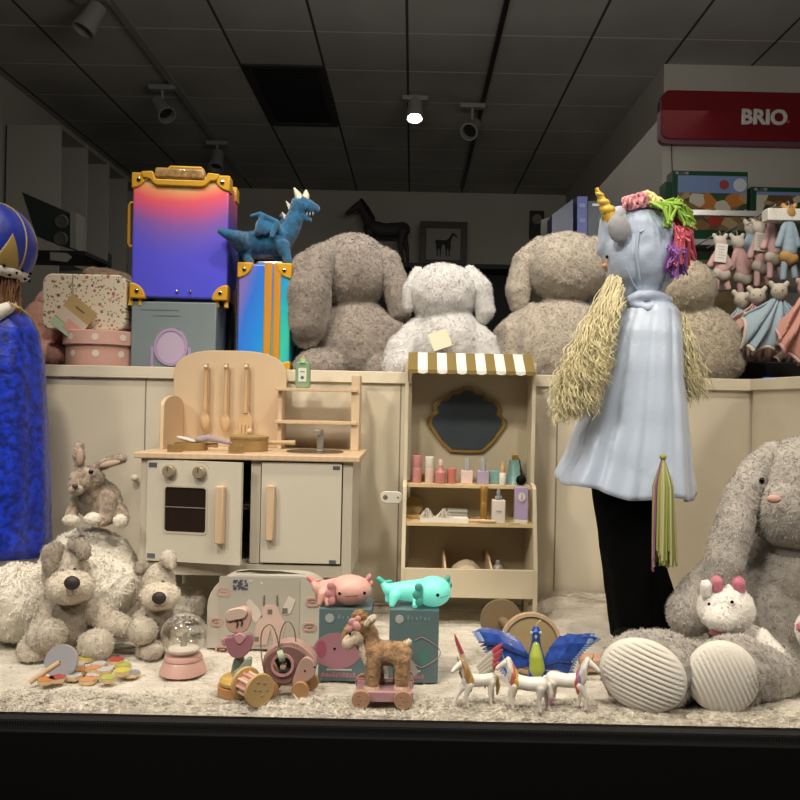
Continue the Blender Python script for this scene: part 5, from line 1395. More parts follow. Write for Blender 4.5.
# hat: gored puff with gold seams and ermine band
Rq = Matrix.Rotation(math.radians(9),4,'Y')
hc = f.p(-10,246)
def hatpt(a, ph, R=1.0):
    v = Vector((math.cos(a)*math.sin(ph)*.115, math.sin(a)*math.sin(ph)*.108, math.cos(ph)*.118))*R*(1+.035*abs(math.cos(4*a))*math.sin(ph)); return hc+(Rq@v)
mb = MB(); rows = [[mb.b.verts.new(hatpt(2*PI*i/96, .02+PI*.66*j/26)) for i in range(96)] for j in range(27)]
for j in range(26):
    for i in range(96): mb.b.faces.new([rows[j][i],rows[j][(i+1)%96],rows[j+1][(i+1)%96],rows[j+1][i]])
mb.b.faces.new(rows[0]); hat = mb.build('crown_hat', M_hat, t, solid=.003)
for g in range(8):
    a0 = 2*PI*g/8+PI/8+.12
    mb = MB(); mb.tube([hatpt(a0, .05+PI*.62*j/14, 1.01) for j in range(15)],.0024,8); mb.build('gold_seam', M_goldc, hat)
for g in range(0,8,2):
    a0 = 2*PI*(g+.5)/8+PI/8+.12; n = 8; mb = MB(); gr = []
    for j in range(9):
        wd = .36*(j/8); gr.append([mb.b.verts.new(hatpt(a0+wd*(i/8-.5)*2, PI*.40+PI*.24*j/8, 1.012)) for i in range(9)])
    for j in range(8):
        for i in range(8): 
            try: mb.b.faces.new([gr[j][i],gr[j][i+1],gr[j+1][i+1],gr[j+1][i]])
            except ValueError: pass
    mb.build('gold_gore', M_goldc, hat, solid=.002)
band = []
for j in range(41):
    a = 2*PI*j/40; band.append((hc+(Rq@Vector((math.cos(a)*.094,math.sin(a)*.092,-.062))), .017))
eb = blob('ermine_band', [('t',band)], mat('ermine','#d8d4cc'), hat, .005, 3, .0025, 60)
mb = MB()
for j in range(36):
    a = 2*PI*j/36; mb.ell(hc+(Rq@Vector((math.cos(a)*.110,math.sin(a)*.108,-.062+.010*((j%3)-1)))),(.004,.004,.0035))
mb.build('ermine_spots', M_black, eb)

# ================================================================ big white fleecy plush at the left
M_sheep = mat('curly_white','#ebe5d8',.95,sheen=.6,bump=.8,bscale=150,var=.05,vscale=30)
D = 2.04
f = Fr(80, 622, D); f.o.z = .001
t = thing('giant_plush', 'giant white curly plush lying at the left behind the larger terrier', 'giant plush', f.o)
blob('body', [E(f,88,580,50,52,.08,46), E(f,18,602,37,39,-.03,34), E(f,104,588,34,30,-.02,24), T(f,[(60,610,.05,26),(-15,610,.05,26)])], M_sheep, t, .0065, 3, .0055, 42, fuzz=45000, flen=.009, fwid=.0016, squash=0)

f_ = Fr(186, 604, 2.22); f_.o.z = .001
t = thing('plush_toy', 'white curly plush toy under the toy kitchen, peeping out right of the smaller terrier', 'plush toy', f_.o)
blob('body', [E(f_,184,604,21,19,0,18), E(f_,196,598,8,8,-.02,8)], M_sheep, t, .006, 3, .005, 42, fuzz=45000, flen=.009, fwid=.0016, squash=0)
# beige rabbit on top of it
M_rab = mat('rabbit_tan','#a39282',.9,var=.4,vscale=45,sheen=.4,bump=.6,bscale=260)
M_rabw = mat('rabbit_white','#e2dbcd',.9,sheen=.4,bump=.4,bscale=260)
D = 2.09
f = Fr(97, 528, D)
t = thing('plush_rabbit', 'brown mottled plush rabbit with white paws sitting on the giant white plush', 'plush rabbit', f.o)
blob('body', [E(f,102,503,19,23,.015,20,-12), T(f,[(96,490,-.01,14),(88,481,-.02,13)]), E(f,87,479,17,13,-.03,14,-6), T(f,[(79,483,-.05,9),(75,485,-.06,7)]), T(f,[(108,498,-.03,8),(107,514,-.045,8),(103,521,-.06,6)]), T(f,[(78,498,-.03,6),(72,512,-.04,6),(70,518,-.05,6)]), T(f,[(116,512,.0,11),(122,520,-.03,7)])], M_rab, t, .004, 3, .0015, 40, fuzz=70000, flen=.006, fwid=.0012)
blob('chest', [E(f,87,500,11,16,-.022,10)], mat('rabbit_belly','#8e857a',.9,bump=.4), t, .004, 3, fuzz=50000, flen=.005)
for a,b,dd,rx,ry in ((71,520,-.06,8.5,5.5),(93,519,-.07,9,6.5),(120,521,-.045,7,7)):
    blob('paw', [E(f,a,b,rx,ry,dd,7)], M_rabw, t, .003, 2, .001, 60, fuzz=50000, flen=.005)
blob('muzzle', [E(f,76,490,7.5,5.5,-.072,6)], mat('rabbit_muzzle','#b5a797',.9), t, .003, 2, fuzz=50000, flen=.004)
def earp(nm, pts, m1, m2, dd):
    e = blob(nm, [T(f,pts)], m1, t, .003, 3, .001, 60, fuzz=60000, flen=.005)
    return e
earp('ear', [(80,468,-.02,4.5),(79,456,-.02,6),(79,447,-.015,5)], M_rab, None, 0)
blob('ear_lining', [E(f,80,457,4,9,-.038,2.5)], mat('ear_lining','#b39c8a',.9), t, .0025, 2)
earp('ear', [(96,468,-.02,4.5),(107,463,-.02,5.5),(120,459,-.02,5),(124,459,-.02,3.5)], M_rab, None, 0)
blob('ear_lining', [E(f,110,464,11,3.2,-.036,2.5,-14)], mat('ear_lining','#b39c8a'), t, .0025, 2)
mb = MB(); mb.ell(f.p(91,472,-.066),(.0065,.006,.0065)); mb.build('eye', M_eye, t)
mb = MB(); mb.ell(f.p(75,486,-.088),(.008,.006,.0055)); mb.build('nose', mat('rabbit_nose','#4d3a38',.5), t)
mb = MB(); mb.tube([f.p(75,489,-.088),f.p(75,492,-.088)],.0009,5); mb.tube([f.p(71,491,-.086),f.p(75,493,-.089),f.p(79,491,-.086)],.0009,5); mb.build('mouth', mat('rabbit_nose','#4d3a38'), t)

# ================================================================ two terriers
M_ter = mat('terrier_cream','#c4baab',.9,var=.1,vscale=30,sheen=.4,bump=.5,bscale=260)
M_terd = mat('terrier_grey','#9c9183',.9,var=.12,vscale=30,sheen=.4,bump=.5,bscale=260)
M_nose = mat('dog_nose','#332a28',.6,bump=.2)
def terrier(f, lab, P, dz=0, voxel=.0045):
    t = thing('plush_dog', lab, 'plush dog', f.o)
    for nm, prims, m in P['soft']:
        blob(nm, prims, m, t, voxel, 4, .0025, 24, fuzz=60000, flen=.0065, fwid=.0013, squash=.0 if nm in ('body','paw') else None)
    a,b,dd,r = P['nose']; mb = MB(); mb.ell(f.p(a,b,dd),(r*1.15*f.s,r*.7*f.s,r*f.s)); mb.build('nose', M_nose, t)
    mb = MB()
    for a,b,dd in P['eyes']: mb.ell(f.p(a,b,dd),(.0042,.003,.0035))
    mb.build('eye', M_eye, t)
    mb = MB(); a,b,dd,w = P['mouth']; mb.tube([f.p(a-w,b-1,dd+.006),f.p(a-w*.4,b+1,dd),f.p(a,b,dd-.001),f.p(a+w*.4,b+1,dd),f.p(a+w,b-1,dd+.006)],.0009,5); mb.tube([f.p(a,P['nose'][1],dd-.003),f.p(a,b,dd-.001)],.0009,5); mb.build('mouth_stitch', mat('stitch','#8f7060',.8), t)
    return t
f = Fr(68, 662, None, 0.0); f.o.y += .07; f.D = f.o.y; f.s = f.D/800
f.o = W(68,660,f.D); f.o.z = .001
terrier(f, 'larger cream plush terrier with big dark nose sitting behind the coloured hexagon tiles', dict(
 soft=[('body',[E(f,72,628,25,34,.03,24), T(f,[(68,600,.02,20),(68,582,.0,19)]), T(f,[(50,612,-.0,12),(42,632,-.03,14),(32,650,-.05,14)]), T(f,[(92,612,.0,12),(112,622,-.0,13),(126,628,-.0,10)]), T(f,[(60,648,.0,14),(44,636,-.05,16)]), T(f,[(80,650,.0,14),(95,648,-.02,14)]), E(f,66,572,22,27,.02,20)], M_ter),
       ('chest',[E(f,70,622,18,28,-.018,14)],M_terd),
       ('muzzle',[E(f,70,587,24,17,-.052,20)],mat('terrier_muzzle','#d6cbb9',.9,sheen=.4,bump=.4,bscale=260)),
       ('ear',[T(f,[(58,548,.0,6),(52,553,-.02,10),(50,564,-.03,8),(50,572,-.03,6)])],M_terd),
       ('ear',[T(f,[(72,545,.0,5),(82,545,-.01,8),(84,553,-.02,7)])],M_terd),
       ('paw',[E(f,52,634,15,15,-.075,13),E(f,33,652,15,16,-.05,14)],M_ter),('paw',[E(f,96,645,18,16,-.045,14)],M_ter)],
 nose=(72,583,-.108,6.6), eyes=[(62,570,-.048),(75,569,-.048)], mouth=(73,595,-.100,8)))
f = Fr(155, 652, 1.97); f.o = W(155,655,1.97); f.o.z = .001
terrier(f, 'smaller cream plush terrier sitting between the larger terrier and the snow globe', dict(
 soft=[('body',[E(f,158,632,20,26,.03,20), T(f,[(157,612,.02,15),(158,590,.0,13)]), E(f,158,585,17,22,.0,16), T(f,[(142,618,0,9),(143,632,-.03,11)]), T(f,[(172,618,0,9),(178,636,-.0,11)]), T(f,[(150,645,.0,12),(145,652,-.04,9)]), T(f,[(168,645,.0,12),(172,650,-.04,9)])], M_ter),
       ('chest',[E(f,160,620,14,20,-.016,10)],M_terd),
       ('muzzle',[E(f,160,596,20,14,-.045,15)],mat('terrier_muzzle','#d6cbb9')),
       ('ear',[T(f,[(149,572,.0,4),(141,566,-.01,6),(139,571,-.02,5)])],M_terd),
       ('ear',[T(f,[(162,566,.0,4),(168,558,-.01,8),(171,565,-.02,5)])],M_ter),
       ('paw',[E(f,143,631,14.5,14,-.068,12)],M_ter),('paw',[E(f,152,650,12,10,-.06,12)],M_ter)],
 nose=(159,598,-.086,6), eyes=[(154,583,-.038),(163,582,-.038)], mouth=(160,606,-.083,6)))

# ================================================================ giant grey bunny on the right
M_gb = mat('giant_grey','#a8a29b',.92,var=.1,vscale=22,sheen=.45,bump=.5,bscale=240)
M_sole = mat('sole_cord','#ddd8ce',.8,sheen=.3)
D = 1.93
f = Fr(770, 690, D); f.o.z = .001
t = thing('giant_plush_bunny', 'giant grey lop-eared plush bunny with cream ribbed foot soles sitting at the right', 'plush bunny', f.o)
blob('body', [E(f,770,618,62,70,.0,46), T(f,[(790,570,0,50),(800,540,0,40)]), T(f,[(724,572,-.02,22),(704,592,-.04,22),(690,612,-.06,24)]), 
     T(f,[(750,668,-.04,30),(700,672,-.14,30),(662,668,-.24,30)]), T(f,[(790,672,-.04,32),(760,674,-.16,30),(736,672,-.24,28)]), T(f,[(800,672,0,30),(830,680,-.1,30)])], M_gb, t, .0065, 4, .004, 18, fuzz=45000, flen=.008, fwid=.0014, squash=0)
blob('head', [E(f,812,492,62,56,-.03,50), E(f,792,512,42,36,-.08,30)], M_gb, t, .006, 4, .0035, 20, fuzz=45000, flen=.008, fwid=.0014)
blob('ear', [T(f,[(772,450,-.03,9),(758,464,-.05,13),(743,492,-.08,17),(733,530,-.10,19),(724,562,-.11,20),(718,582,-.11,16)])], M_gb, t, .006, 4, .003, 20, fuzz=45000, flen=.008, fwid=.0014)
blob('ear', [T(f,[(846,452,-.03,9),(862,466,-.05,13),(874,496,-.06,18),(878,530,-.06,20),(880,566,-.06,18)])], M_gb, t, .006, 4, .003, 20, fuzz=45000, flen=.008, fwid=.0014)
mb = MB(); mb.ell(f.p(762,481,-.128),(.007,.006,.0085)); mb.ell(f.p(806,480,-.160),(.007,.006,.0085)); mb.build('eye', M_eye, t)
blob('nose', [E(f,774,499,8,4.5,-.160,4)], mat('nose_pink','#c79c90',.8), t, .003, 2)
# ribbed soles: discs facing the window
def sole(cx, cy, rx, ry, dd, ang, nrib, tilt):
    c = f.p(cx, cy, dd); k = (f.D+dd)/800; RX, RY = rx*k, ry*k
    M = Matrix.Translation(c) @ Matrix.Rotation(math.radians(tilt[1]),4,'Z') @ Matrix.Rotation(math.radians(tilt[0]),4,'X') @ Matrix.Rotation(math.radians(ang),4,'Y')
    mb = MB(); N_ = 110; rows = []
    for i in range(61):
        r = i/60; row = []
        for j in range(N_):
            a = 2*PI*j/N_; x = RX*r*math.cos(a); z = RY*r*math.sin(a)
            rib = .0036*abs(math.sin(PI*nrib*(z/RY+1)/2))**.7
            y = -.030*math.sqrt(max(0,1-r*r))-rib*(1 if r < .93 else (1-r)/.07)
            row.append(mb.b.verts.new(M @ Vector((x,y,z))))
        rows.append(row)
    for i in range(60):
        for j in range(N_):
            try: mb.b.faces.new([rows[i][j],rows[i][(j+1)%N_],rows[i+1][(j+1)%N_],rows[i+1][j]])
            except ValueError: pass
    bmesh.ops.remove_doubles(mb.b, verts=mb.b.verts[:], dist=1e-6)
    o = mb.build('foot_sole', M_sole, t)
    return M, RX, RY
blob('foot', [E(f,648,672,50,41,-.245,20,18), E(f,662,668,42,38,-.21,24,14)], M_gb, t, .005, 3, .003, 22, fuzz=45000, flen=.008, fwid=.0014, squash=0)
sole(643,675,43,36,-.272,20,15,(0,-14))
blob('foot', [E(f,728,675,40,40,-.235,22,0), E(f,738,672,34,38,-.20,24,0)], M_gb, t, .005, 3, .003, 22, fuzz=45000, flen=.008, fwid=.0014, squash=0)
sole(722,677,37,35.5,-.270,64,15,(0,-6))

# small white unicorn plush in its lap
f = Fr(735, 664, 1.80); f.o = W(735,664,1.80)
t = thing('plush_unicorn', 'small white plush unicorn with pink ears sitting in the lap of the giant grey bunny', 'plush unicorn', f.o)
M_pw = mat('plush_white','#f0ece6',.9,sheen=.4,bump=.4,bscale=280); M_pp = mat('plush_rose','#c9788a',.85,sheen=.4)
blob('body', [E(f,745,645,24,22,.03,20), T(f,[(760,640,.0,12),(775,655,-.02,10)]), T(f,[(730,640,.0,12),(722,652,-.02,10)])], M_pw, t, .0045, 4, .0015, 30, fuzz=60000, flen=.005)
hd = blob('head', [E(f,726,609,28,25,-.0,24), E(f,722,618,18,13,-.035,12)], M_pw, t, .004, 4, .0012, 30, fuzz=60000, flen=.005)
for a,b,r,m in ((706,586,6,M_pw),(717,582,6,M_pp),(738,583,7,M_pp)):
    blob('ear', [T(f,[(a,b+6,-.015,r),(a,b,-.018,r),(a+(-1 if a<720 else 1),b-3,-.018,r*.5)])], m, hd, .003, 2, fuzz=40000, flen=.004)
blob('forelock', [T(f,[(722,588,-.01,4),(727,586,-.01,4.5),(731,590,-.02,3.5)])], M_pw, hd, .003, 2)
mb = MB(); mb.ell(f.p(732,602,-.052),(.0042,.003,.0038)); mb.ell(f.p(709,604,-.045),(.0035,.003,.0038)); mb.build('eye', M_eye, hd)
mb = MB(); mb.ell(f.p(728,607,-.060),(.0016,.0012,.0016)); mb.ell(f.p(722,608,-.062),(.0016,.0012,.0016)); mb.build('nostril', mat('stitch','#8f7060'), hd)
blob('collar_band', [T(f,[(712,632,-.02,3),(726,634,-.03,3),(742,631,-.02,3)])], M_pp, t, .003, 2)
blob('inner_paw', [E(f,758,656,7,11,-.035,4)], mat('paw_peach','#cfae9c',.85), t, .003, 2)
# pink and white plush paw at the frame edge
f = Fr(806, 630, 1.78); f.o = W(806,648,1.78)
t = thing('plush_toy', 'pink and white plush toy at the right edge beside the giant bunny', 'plush toy', f.o)
blob('body', [E(f,812,630,16,20,.0,14)], M_pw, t, .004, 3, fuzz=50000, flen=.005)
blob('pink_patch', [E(f,803,627,7,6,-.026,4)], M_pp, t, .003, 2, fuzz=50000, flen=.004)
# ================================================================ small toys on the fleece
def onfloor(px, py, z=.001):
    u, v = slope(px, py); Dd = (z-HC)/v
    f = Fr(px, py, Dd); f.o.z = z; return f
# ---- grey cardboard gift case with rounded shoulders
D = 1.98
f = Fr(266, 655, D); f.o = W(266,650,D); f.o.z = .001
t = thing('gift_box', 'grey rounded box printed with pale baby clothes behind the stacking toy', 'box', f.o)
M_cb = mat('box_grey','#b5b0a4',.55)
zb_ = 0; zt_ = f.p(266,576).z; xa, xb = f.p(205,640).x, f.p(331,640).x
o = rrect(xa,xb,zb_,zt_,.085,10,(0,0,1,1))
mb = MB(); mb.prism(o,.012,.075); mb.build('box_body', M_cb, t, bevel=.002)
mb = MB(); mb.prism([(a, b) for a,b in rrect(f.p(218,600).x, f.p(299,600).x, .002, f.p(262,578).z, .004)], .0095, .0125); fp = mb.build('front_panel', mat('box_grey_panel','#aaa69b',.5), t, smooth=False)
mb = MB(); mb.tube([f.p(236,572,.02),f.p(250,571,.02),f.p(280,573,.03),f.p(305,576,.03),f.p(318,582,.03)],[.0015,.0035,.005,.004,.0015],8,flat=.5); mb.build('lid_gap', mat('gap_dark','#3b352f',.8), t)
M_ring = mat('logo_pink','#b8958a',.5)
kk = D/800
for (a,b) in ((223,593),(216,623),(221,651),(312,603),(309,628),(310,651)):
    q = f.p(a,b); mb = MB(); mb.ring(rrect(q.x-7*kk,q.x+7*kk,q.z-4.5*kk,q.z+4.5*kk,4.4*kk,5), rrect(q.x-5*kk,q.x+5*kk,q.z-2.6*kk,q.z+2.6*kk,2.5*kk,5), .0085,.0125)
    mb.b2(q.x-3*kk,q.x+3*kk,.0085,.0125,q.z-.4*kk,q.z+.5*kk)
    mb.build('ring_logo', M_ring, t, smooth=False)
# printed garments
M_g1 = mat('garment_pale','#c9c1b6',.6); M_g2 = mat('garment_blush','#c6ada2',.6); M_g3 = mat('garment_ink','#6d655c',.6)
def flat(nm, pts, m, y=.0072, par=None):
    mb = MB(); mb.prism([tuple(f.p(a,b).xz) for a,b in pts], y, y+.002); return mb.build(nm, m, par or fp, smooth=False)
flat('printed_bib', [(246,602),(249,600),(258,610),(262,617),(255,624),(246,612)], M_g1)
flat('printed_overall', [(262,606),(277,606),(279,614),(285,624),(280,646),(274,646),(270,630),(266,646),(254,646),(255,626),(261,616)], M_g2)
flat('printed_strap', [(263,596),(264.2,596),(264,607),(262.5,607)], M_g3, .0065); flat('printed_strap', [(276,596),(277.2,596),(277.6,607),(276,607)], M_g3, .0065)
flat('printed_sock', [(288,597),(295,601),(290,614),(284,616),(281,611)], M_g1)
for (a,b,r) in ((269.5,612.5,2.3),(284.5,611.5,2.6),(256,640,2.2)):
    flat('printed_emblem', [(a-r,b-r),(a+r,b-r),(a+r,b+r),(a-r,b+r)], M_g3, .0062)
mb = MB(); rn = random.Random(11)
for i in range(9):
    for j in range(6):
        if rn.random() < .62: q = f.p(232.5+i*1.65,582+j*1.7); mb.b2(q.x,q.x+.0034,.0075,.0095,q.z,q.z+.0034)
mb.build('printed_mark', mat('mark_navy','#4c5068',.6), fp, smooth=False)
for (a,b) in ((250,582),(261,584)):
    q = f.p(a,b); mb = MB(); mb.ell((q.x,.0092,q.z),(.002,.001,.002),None,10,6); mb.build('snap_dot', M_cw, fp)

# ---- snow globe
f = onfloor(183, 672)
t = thing('snow_globe', 'glass snow globe on a dusty pink base beside the smaller terrier', 'snow globe', f.o)
k = f.s; 
mb = MB(); mb.lathe([(22*k,0),(23*k,.002),(22.5*k,.007),(19.5*k,11*k),(18*k,13*k),(19*k,14.5*k),(18*k,17*k),(15*k,18.5*k)],(0,0,0),48); mb.build('base', mat('globe_pink','#cca49b',.4,coat=.2), t)
R = 22.5*k; cz = 37.5*k
gm2 = bpy.data.materials.new('globe_glass'); gm2.use_nodes = True; nt = gm2.node_tree; nt.nodes.clear()
o_ = nt.nodes.new('ShaderNodeOutputMaterial'); tr = nt.nodes.new('ShaderNodeBsdfTransparent'); tr.inputs[0].default_value = (.93,.92,.9,1); gl = nt.nodes.new('ShaderNodeBsdfGlossy'); gl.inputs['Roughness'].default_value = .03
fn = nt.nodes.new('ShaderNodeLayerWeight'); fn.inputs['Blend'].default_value = .35; ms = nt.nodes.new('ShaderNodeMixShader'); 
nt.links.new(fn.outputs['Facing'], ms.inputs[0]); nt.links.new(tr.outputs[0], ms.inputs[1]); nt.links.new(gl.outputs[0], ms.inputs[2]); nt.links.new(ms.outputs[0], o_.inputs[0])
mb = MB(); mb.ell((0,0,cz),(R,R,R),None,48,30); mb.build('glass_globe', gm2, t)
mb = MB(); mb.lathe([(14*k,cz-16*k),(15*k,cz-13.5*k),(12*k,cz-12*k),(0,cz-11*k)],(0,0,0),32); mb.build('snow_ground', mat('snow_white','#e8e2d8',.7), t)
blob('figurine', [('t',[((0,0,cz-12*k),.008),((0,0,cz-2*k),.006),((.004,0,cz+2*k),.0055)]),('t',[((-.012,0,cz-2*k),.003),((.014,0,cz-2*k),.003)])], mat('figurine_grey','#a8a49a',.6), t, .0015, 2)
mb = MB()
for i in range(420):
    th = rn.uniform(0,.85) if i < 330 else rn.uniform(0,PI*.8); a = rn.uniform(0,2*PI); r = R*rn.uniform(.86,.95)
    c = Vector((math.sin(th)*math.cos(a)*r, math.sin(th)*math.sin(a)*r, cz+math.cos(th)*r)); e = rn.uniform(.0010,.0024)
    nrm = Vector((rn.gauss(0,1),rn.gauss(0,1),rn.gauss(0,1))).normalized(); s1_ = nrm.orthogonal().normalized(); s2_ = nrm.cross(s1_)
    mb.quad([c+s1_*e, c+s2_*e, c-s1_*e, c-s2_*e])
g = mb.build('glitter', mat('glitter_silver','#f4f4f6',.35,metal=.3), t, smooth=False); g['kind'] = 'stuff'

# ---- coloured hexagon tiles with upright disc and wooden stick
def hexa(px, py, col, lab, rz=0, r=.0185, h=.008, nm='wooden_tile', z=.002):
    f = onfloor(px, py, z); o = f.o
    t = thing(nm, lab, 'tile', o, rz, 'coloured wooden tiles of the stacking game')
    mb = MB(); mb.lathe([(r,0),(r,h)],(0,0,0),6); mb.build('tile_body', M_wood2, t, smooth=False, bevel=.0006)
    mb = MB(); mb.lathe([(r*.985,h+.0002),(r*.985,h+.0014)],(0,0,0),6); mb.build('painted_face', mat('tile_'+col,col,.45), t, smooth=False)
tiles = [(86,661,'#c3b552','yellow hexagon tile at the back left of the tile heap'),(77,668,'#b8b3b4','grey hexagon tile below the back yellow one, beside the disc'),(99,667,'#b8b3b4','grey hexagon tile at the back middle of the heap, next to the red one'),
 (116,663,'#a8423a','red hexagon tile at the back right of the tile heap'),(84,673,'#b5794f','orange-brown hexagon tile in the middle left of the heap'),(105,673,'#b9b5b6','grey hexagon tile in the middle of the heap'),
 (123,668,'#a7b257','lime green hexagon tile at the far right of the heap'),(122,674,'#c6bc58','yellow hexagon tile at the right front of the heap'),(94,678,'#bdb9b8','grey hexagon tile front and centre of the heap'),
 (108,681,'#a7b257','lime green hexagon tile at the front right of the heap'),(74,679,'#b9b5b6','grey hexagon tile stacked at the front beside the disc foot'),(57,681,'#a8423a','red hexagon tile at the front left below the wooden stick'),
 (88,683,'#c98f62','peach hexagon tile at the very front of the heap'),(46,683,'#c27f45','orange hexagon tile under the wooden stick'),(70,672,'#cfcac4','pale hexagon tile touching the disc at its right'),(94,671,'#c08a66','tan hexagon tile between the grey ones'),(132,676,'#8f8ea0','lilac-grey hexagon tile at the right end of the heap')]
for i,(a,b,c,l) in enumerate(tiles): hexa(a,b,c,l,(i*.7)%1.0, z=.0015+.0086*(i%2))
f = onfloor(58, 680); 
t = thing('painted_disc', 'round pale blue-grey wooden disc standing on edge beside the coloured tiles', 'disc', f.o+Vector((0,.016,0)))
R = 16.5*f.s; mb = MB(); mb.lathe([(R,-.004),(R,.004)],(0,0,R*.98),48,(PI/2-.25,0,0)); dd_ = mb.build('disc_body', mat('disc_wood','#b9b3a8',.5), t)
mb = MB(); mb.lathe([(R*.985,.004),(R*.985,.0052)],(0,0,R*.98),48,(PI/2-.25,0,0)); mb.build('painted_face', mat('disc_face','#9a9aa2',.45), dd_)
a_ = W(30,681,1.715); a_.z = .008; b_ = W(60,662,1.73)
f = Fr(45,681,1.715)
t = thing('wooden_stick', 'pale wooden stick leaning against the blue-grey disc', 'stick', a_)
mb = MB(); mb.cyl((0,0,0), b_-a_, .0058); mb.build('stick_body', M_wood, t)
mb = MB(); n_ = (b_-a_).normalized(); mb.cyl((b_-a_), (b_-a_)+n_*.0006, .0025); mb.build('end_hole', mat('hole_dark','#4b4038',.8), t)

# ---- stacking toy: bee, tulip, leaf, ring, base
f = onfloor(238, 693); k = f.s
t = thing('stacking_toy', 'wooden stacking toy with bee, rose tulip, green leaf, yellow ring and orange base', 'stacking toy', f.o)
def pp(a,b,dd=0): return f.p(a,b,dd)
M_yel = mat('toy_yellow','#c9a65a',.5); M_org = mat('toy_orange','#b98458',.5); M_tul = mat('toy_tulip','#a3707c',.45); M_tul2 = mat('toy_blush','#c9949a',.45); M_leaf = mat('toy_leaf','#95a392',.5); M_bee = mat('toy_bee','#cda69a',.45)
mb = MB(); mb.lathe([(19*k,0),(20*k,.001),(20*k,9*k),(0,9*k)],(0,0,0),36); mb.build('base', M_org, t)
mb = MB(); mb.lathe([(15*k,9*k),(18*k,10.5*k),(18.5*k,13.5*k),(16*k,17*k),(6*k,18*k)],(0,0,0),36); mb.build('ring', M_yel, t)
def pq(a,b): return 140+(a-140)*1.125, 560+(b-560)*1.125-1
def slab(nm, pts, m, y0, y1, par=None, bev=.002):
    mb = MB(); mb.prism([tuple(pp(*pq(a,b)).xz) for a,b in pts], y0, y1); return mb.build(nm, m, par or t, bevel=bev)
def smoothpts(pts, n=6):
    o = []; m = len(pts)
    for i in range(m):
        p0,p1,p2,p3 = [pts[(i+j-1)%m] for j in range(4)]
        for s_ in range(n):
            u = s_/n; o.append(tuple(.5*((2*p1[q])+(-p0[q]+p2[q])*u+(2*p0[q]-5*p1[q]+4*p2[q]-p3[q])*u*u+(-p0[q]+3*p1[q]-3*p2[q]+p3[q])*u**3) for q in (0,1)))
    return o
slab('leaf', smoothpts([(221,674),(220,663),(223,650),(229,645),(232,652),(231,664),(227,672)]), mat('toy_leaf_dark','#83907f',.5), .006, .016)
slab('leaf', smoothpts([(222,672),(223,661),(229,655),(235,648),(240,647),(239,656),(236,668),(229,674)]), M_leaf, -.012, -.001)
slab('petal', smoothpts([(212,632),(217,630),(224,632),(224,640),(216,638),(213,637)]), M_tul2, .002, .012)
slab('tulip', smoothpts([(217,629),(222,628),(227,625),(232,629),(238,625),(241,632),(238,641),(230,647),(222,645),(218,638)]), M_tul, -.012, .004)
slab('tulip_petal', smoothpts([(225,627),(230,624),(235,628),(231,634),(227,633)]), M_tul2, -.014, -.010)
be = slab('bee', smoothpts([(218,608),(224,604),(233,602),(238,606),(239,614),(236,622),(228,625),(220,623),(217,616)]), M_bee, -.010, .006)
slab('bee_wing', smoothpts([(217,610),(220,604),(230,602),(236,605),(234,611),(226,613),(219,614)]), mat('bee_wing','#d5bcae',.45), -.014, -.009, be)
for i,(a,b) in enumerate(((226,617),(230,616))):
    mb = MB(); mb.tube([pp(*pq(a-1,b-3),-.0108),pp(*pq(a+1,b),-.0115),pp(*pq(a,b+3.5),-.0108)],.0016,6); mb.build('stripe', mat('bee_stripe','#2e2724',.5), be)
mb = MB(); mb.ell(pp(*pq(220.5,616),-.0105),(.0014,.001,.0014)); mb.build('eye', M_eye, be)

# ---- rolling rattle: two wooden discs with a pink drum
f = onfloor(252, 703); k = f.s
t = thing('roller_toy', 'wooden roller toy with two round discs and pink slatted drum by the stacking toy', 'roller toy', f.o, math.radians(-48))
R = 16.5*k; Lh = 13*k
def axisdisc(y0,y1,r): return [(r,y0),(r,y1)]
for s_ in (-1,1):
    mb = MB(); mb.lathe([(R*.95,-.004),(R,-.002),(R,.002),(R*.95,.004),(0,.004)],(s_*Lh,0,R),40,(0,PI/2,0)); mb.build('end_disc', mat('roller_wood','#c3a26c',.5,wave=12), t)
mb = MB(); mb.cyl((-Lh,0,R),(Lh,0,R),R*.60,None,24); dr_ = mb.build('drum', mat('roller_pink','#cc9c92',.5), t)
for j in range(10):
    a = 2*PI*j/10; mb = MB(); mb.cyl((-Lh,R*.66*math.cos(a),R+R*.66*math.sin(a)),(Lh,R*.66*math.cos(a),R+R*.66*math.sin(a)),.0032,None,8); mb.build('slat', mat('roller_pink','#cc9c92') if j%2 else mat('roller_cream','#d6c0b0',.5), t)
# small printed flowers on the front disc
for (a,b,c) in ((.3,.35,'#8c7f98'),(-.35,.1,'#7b8a78'),(.15,-.35,'#a27a70'),(.5,-.1,'#8c7f98'),(-.15,.5,'#a27a70'),(0,0,'#7b8a78')):
    mb = MB(); mb.ell((Lh+.0042,R*a,R+R*b),(.0008,.0038,.0024),(a*2,0,0),12,8); mb.build('printed_flower', mat('flower'+c,c,.6), t)

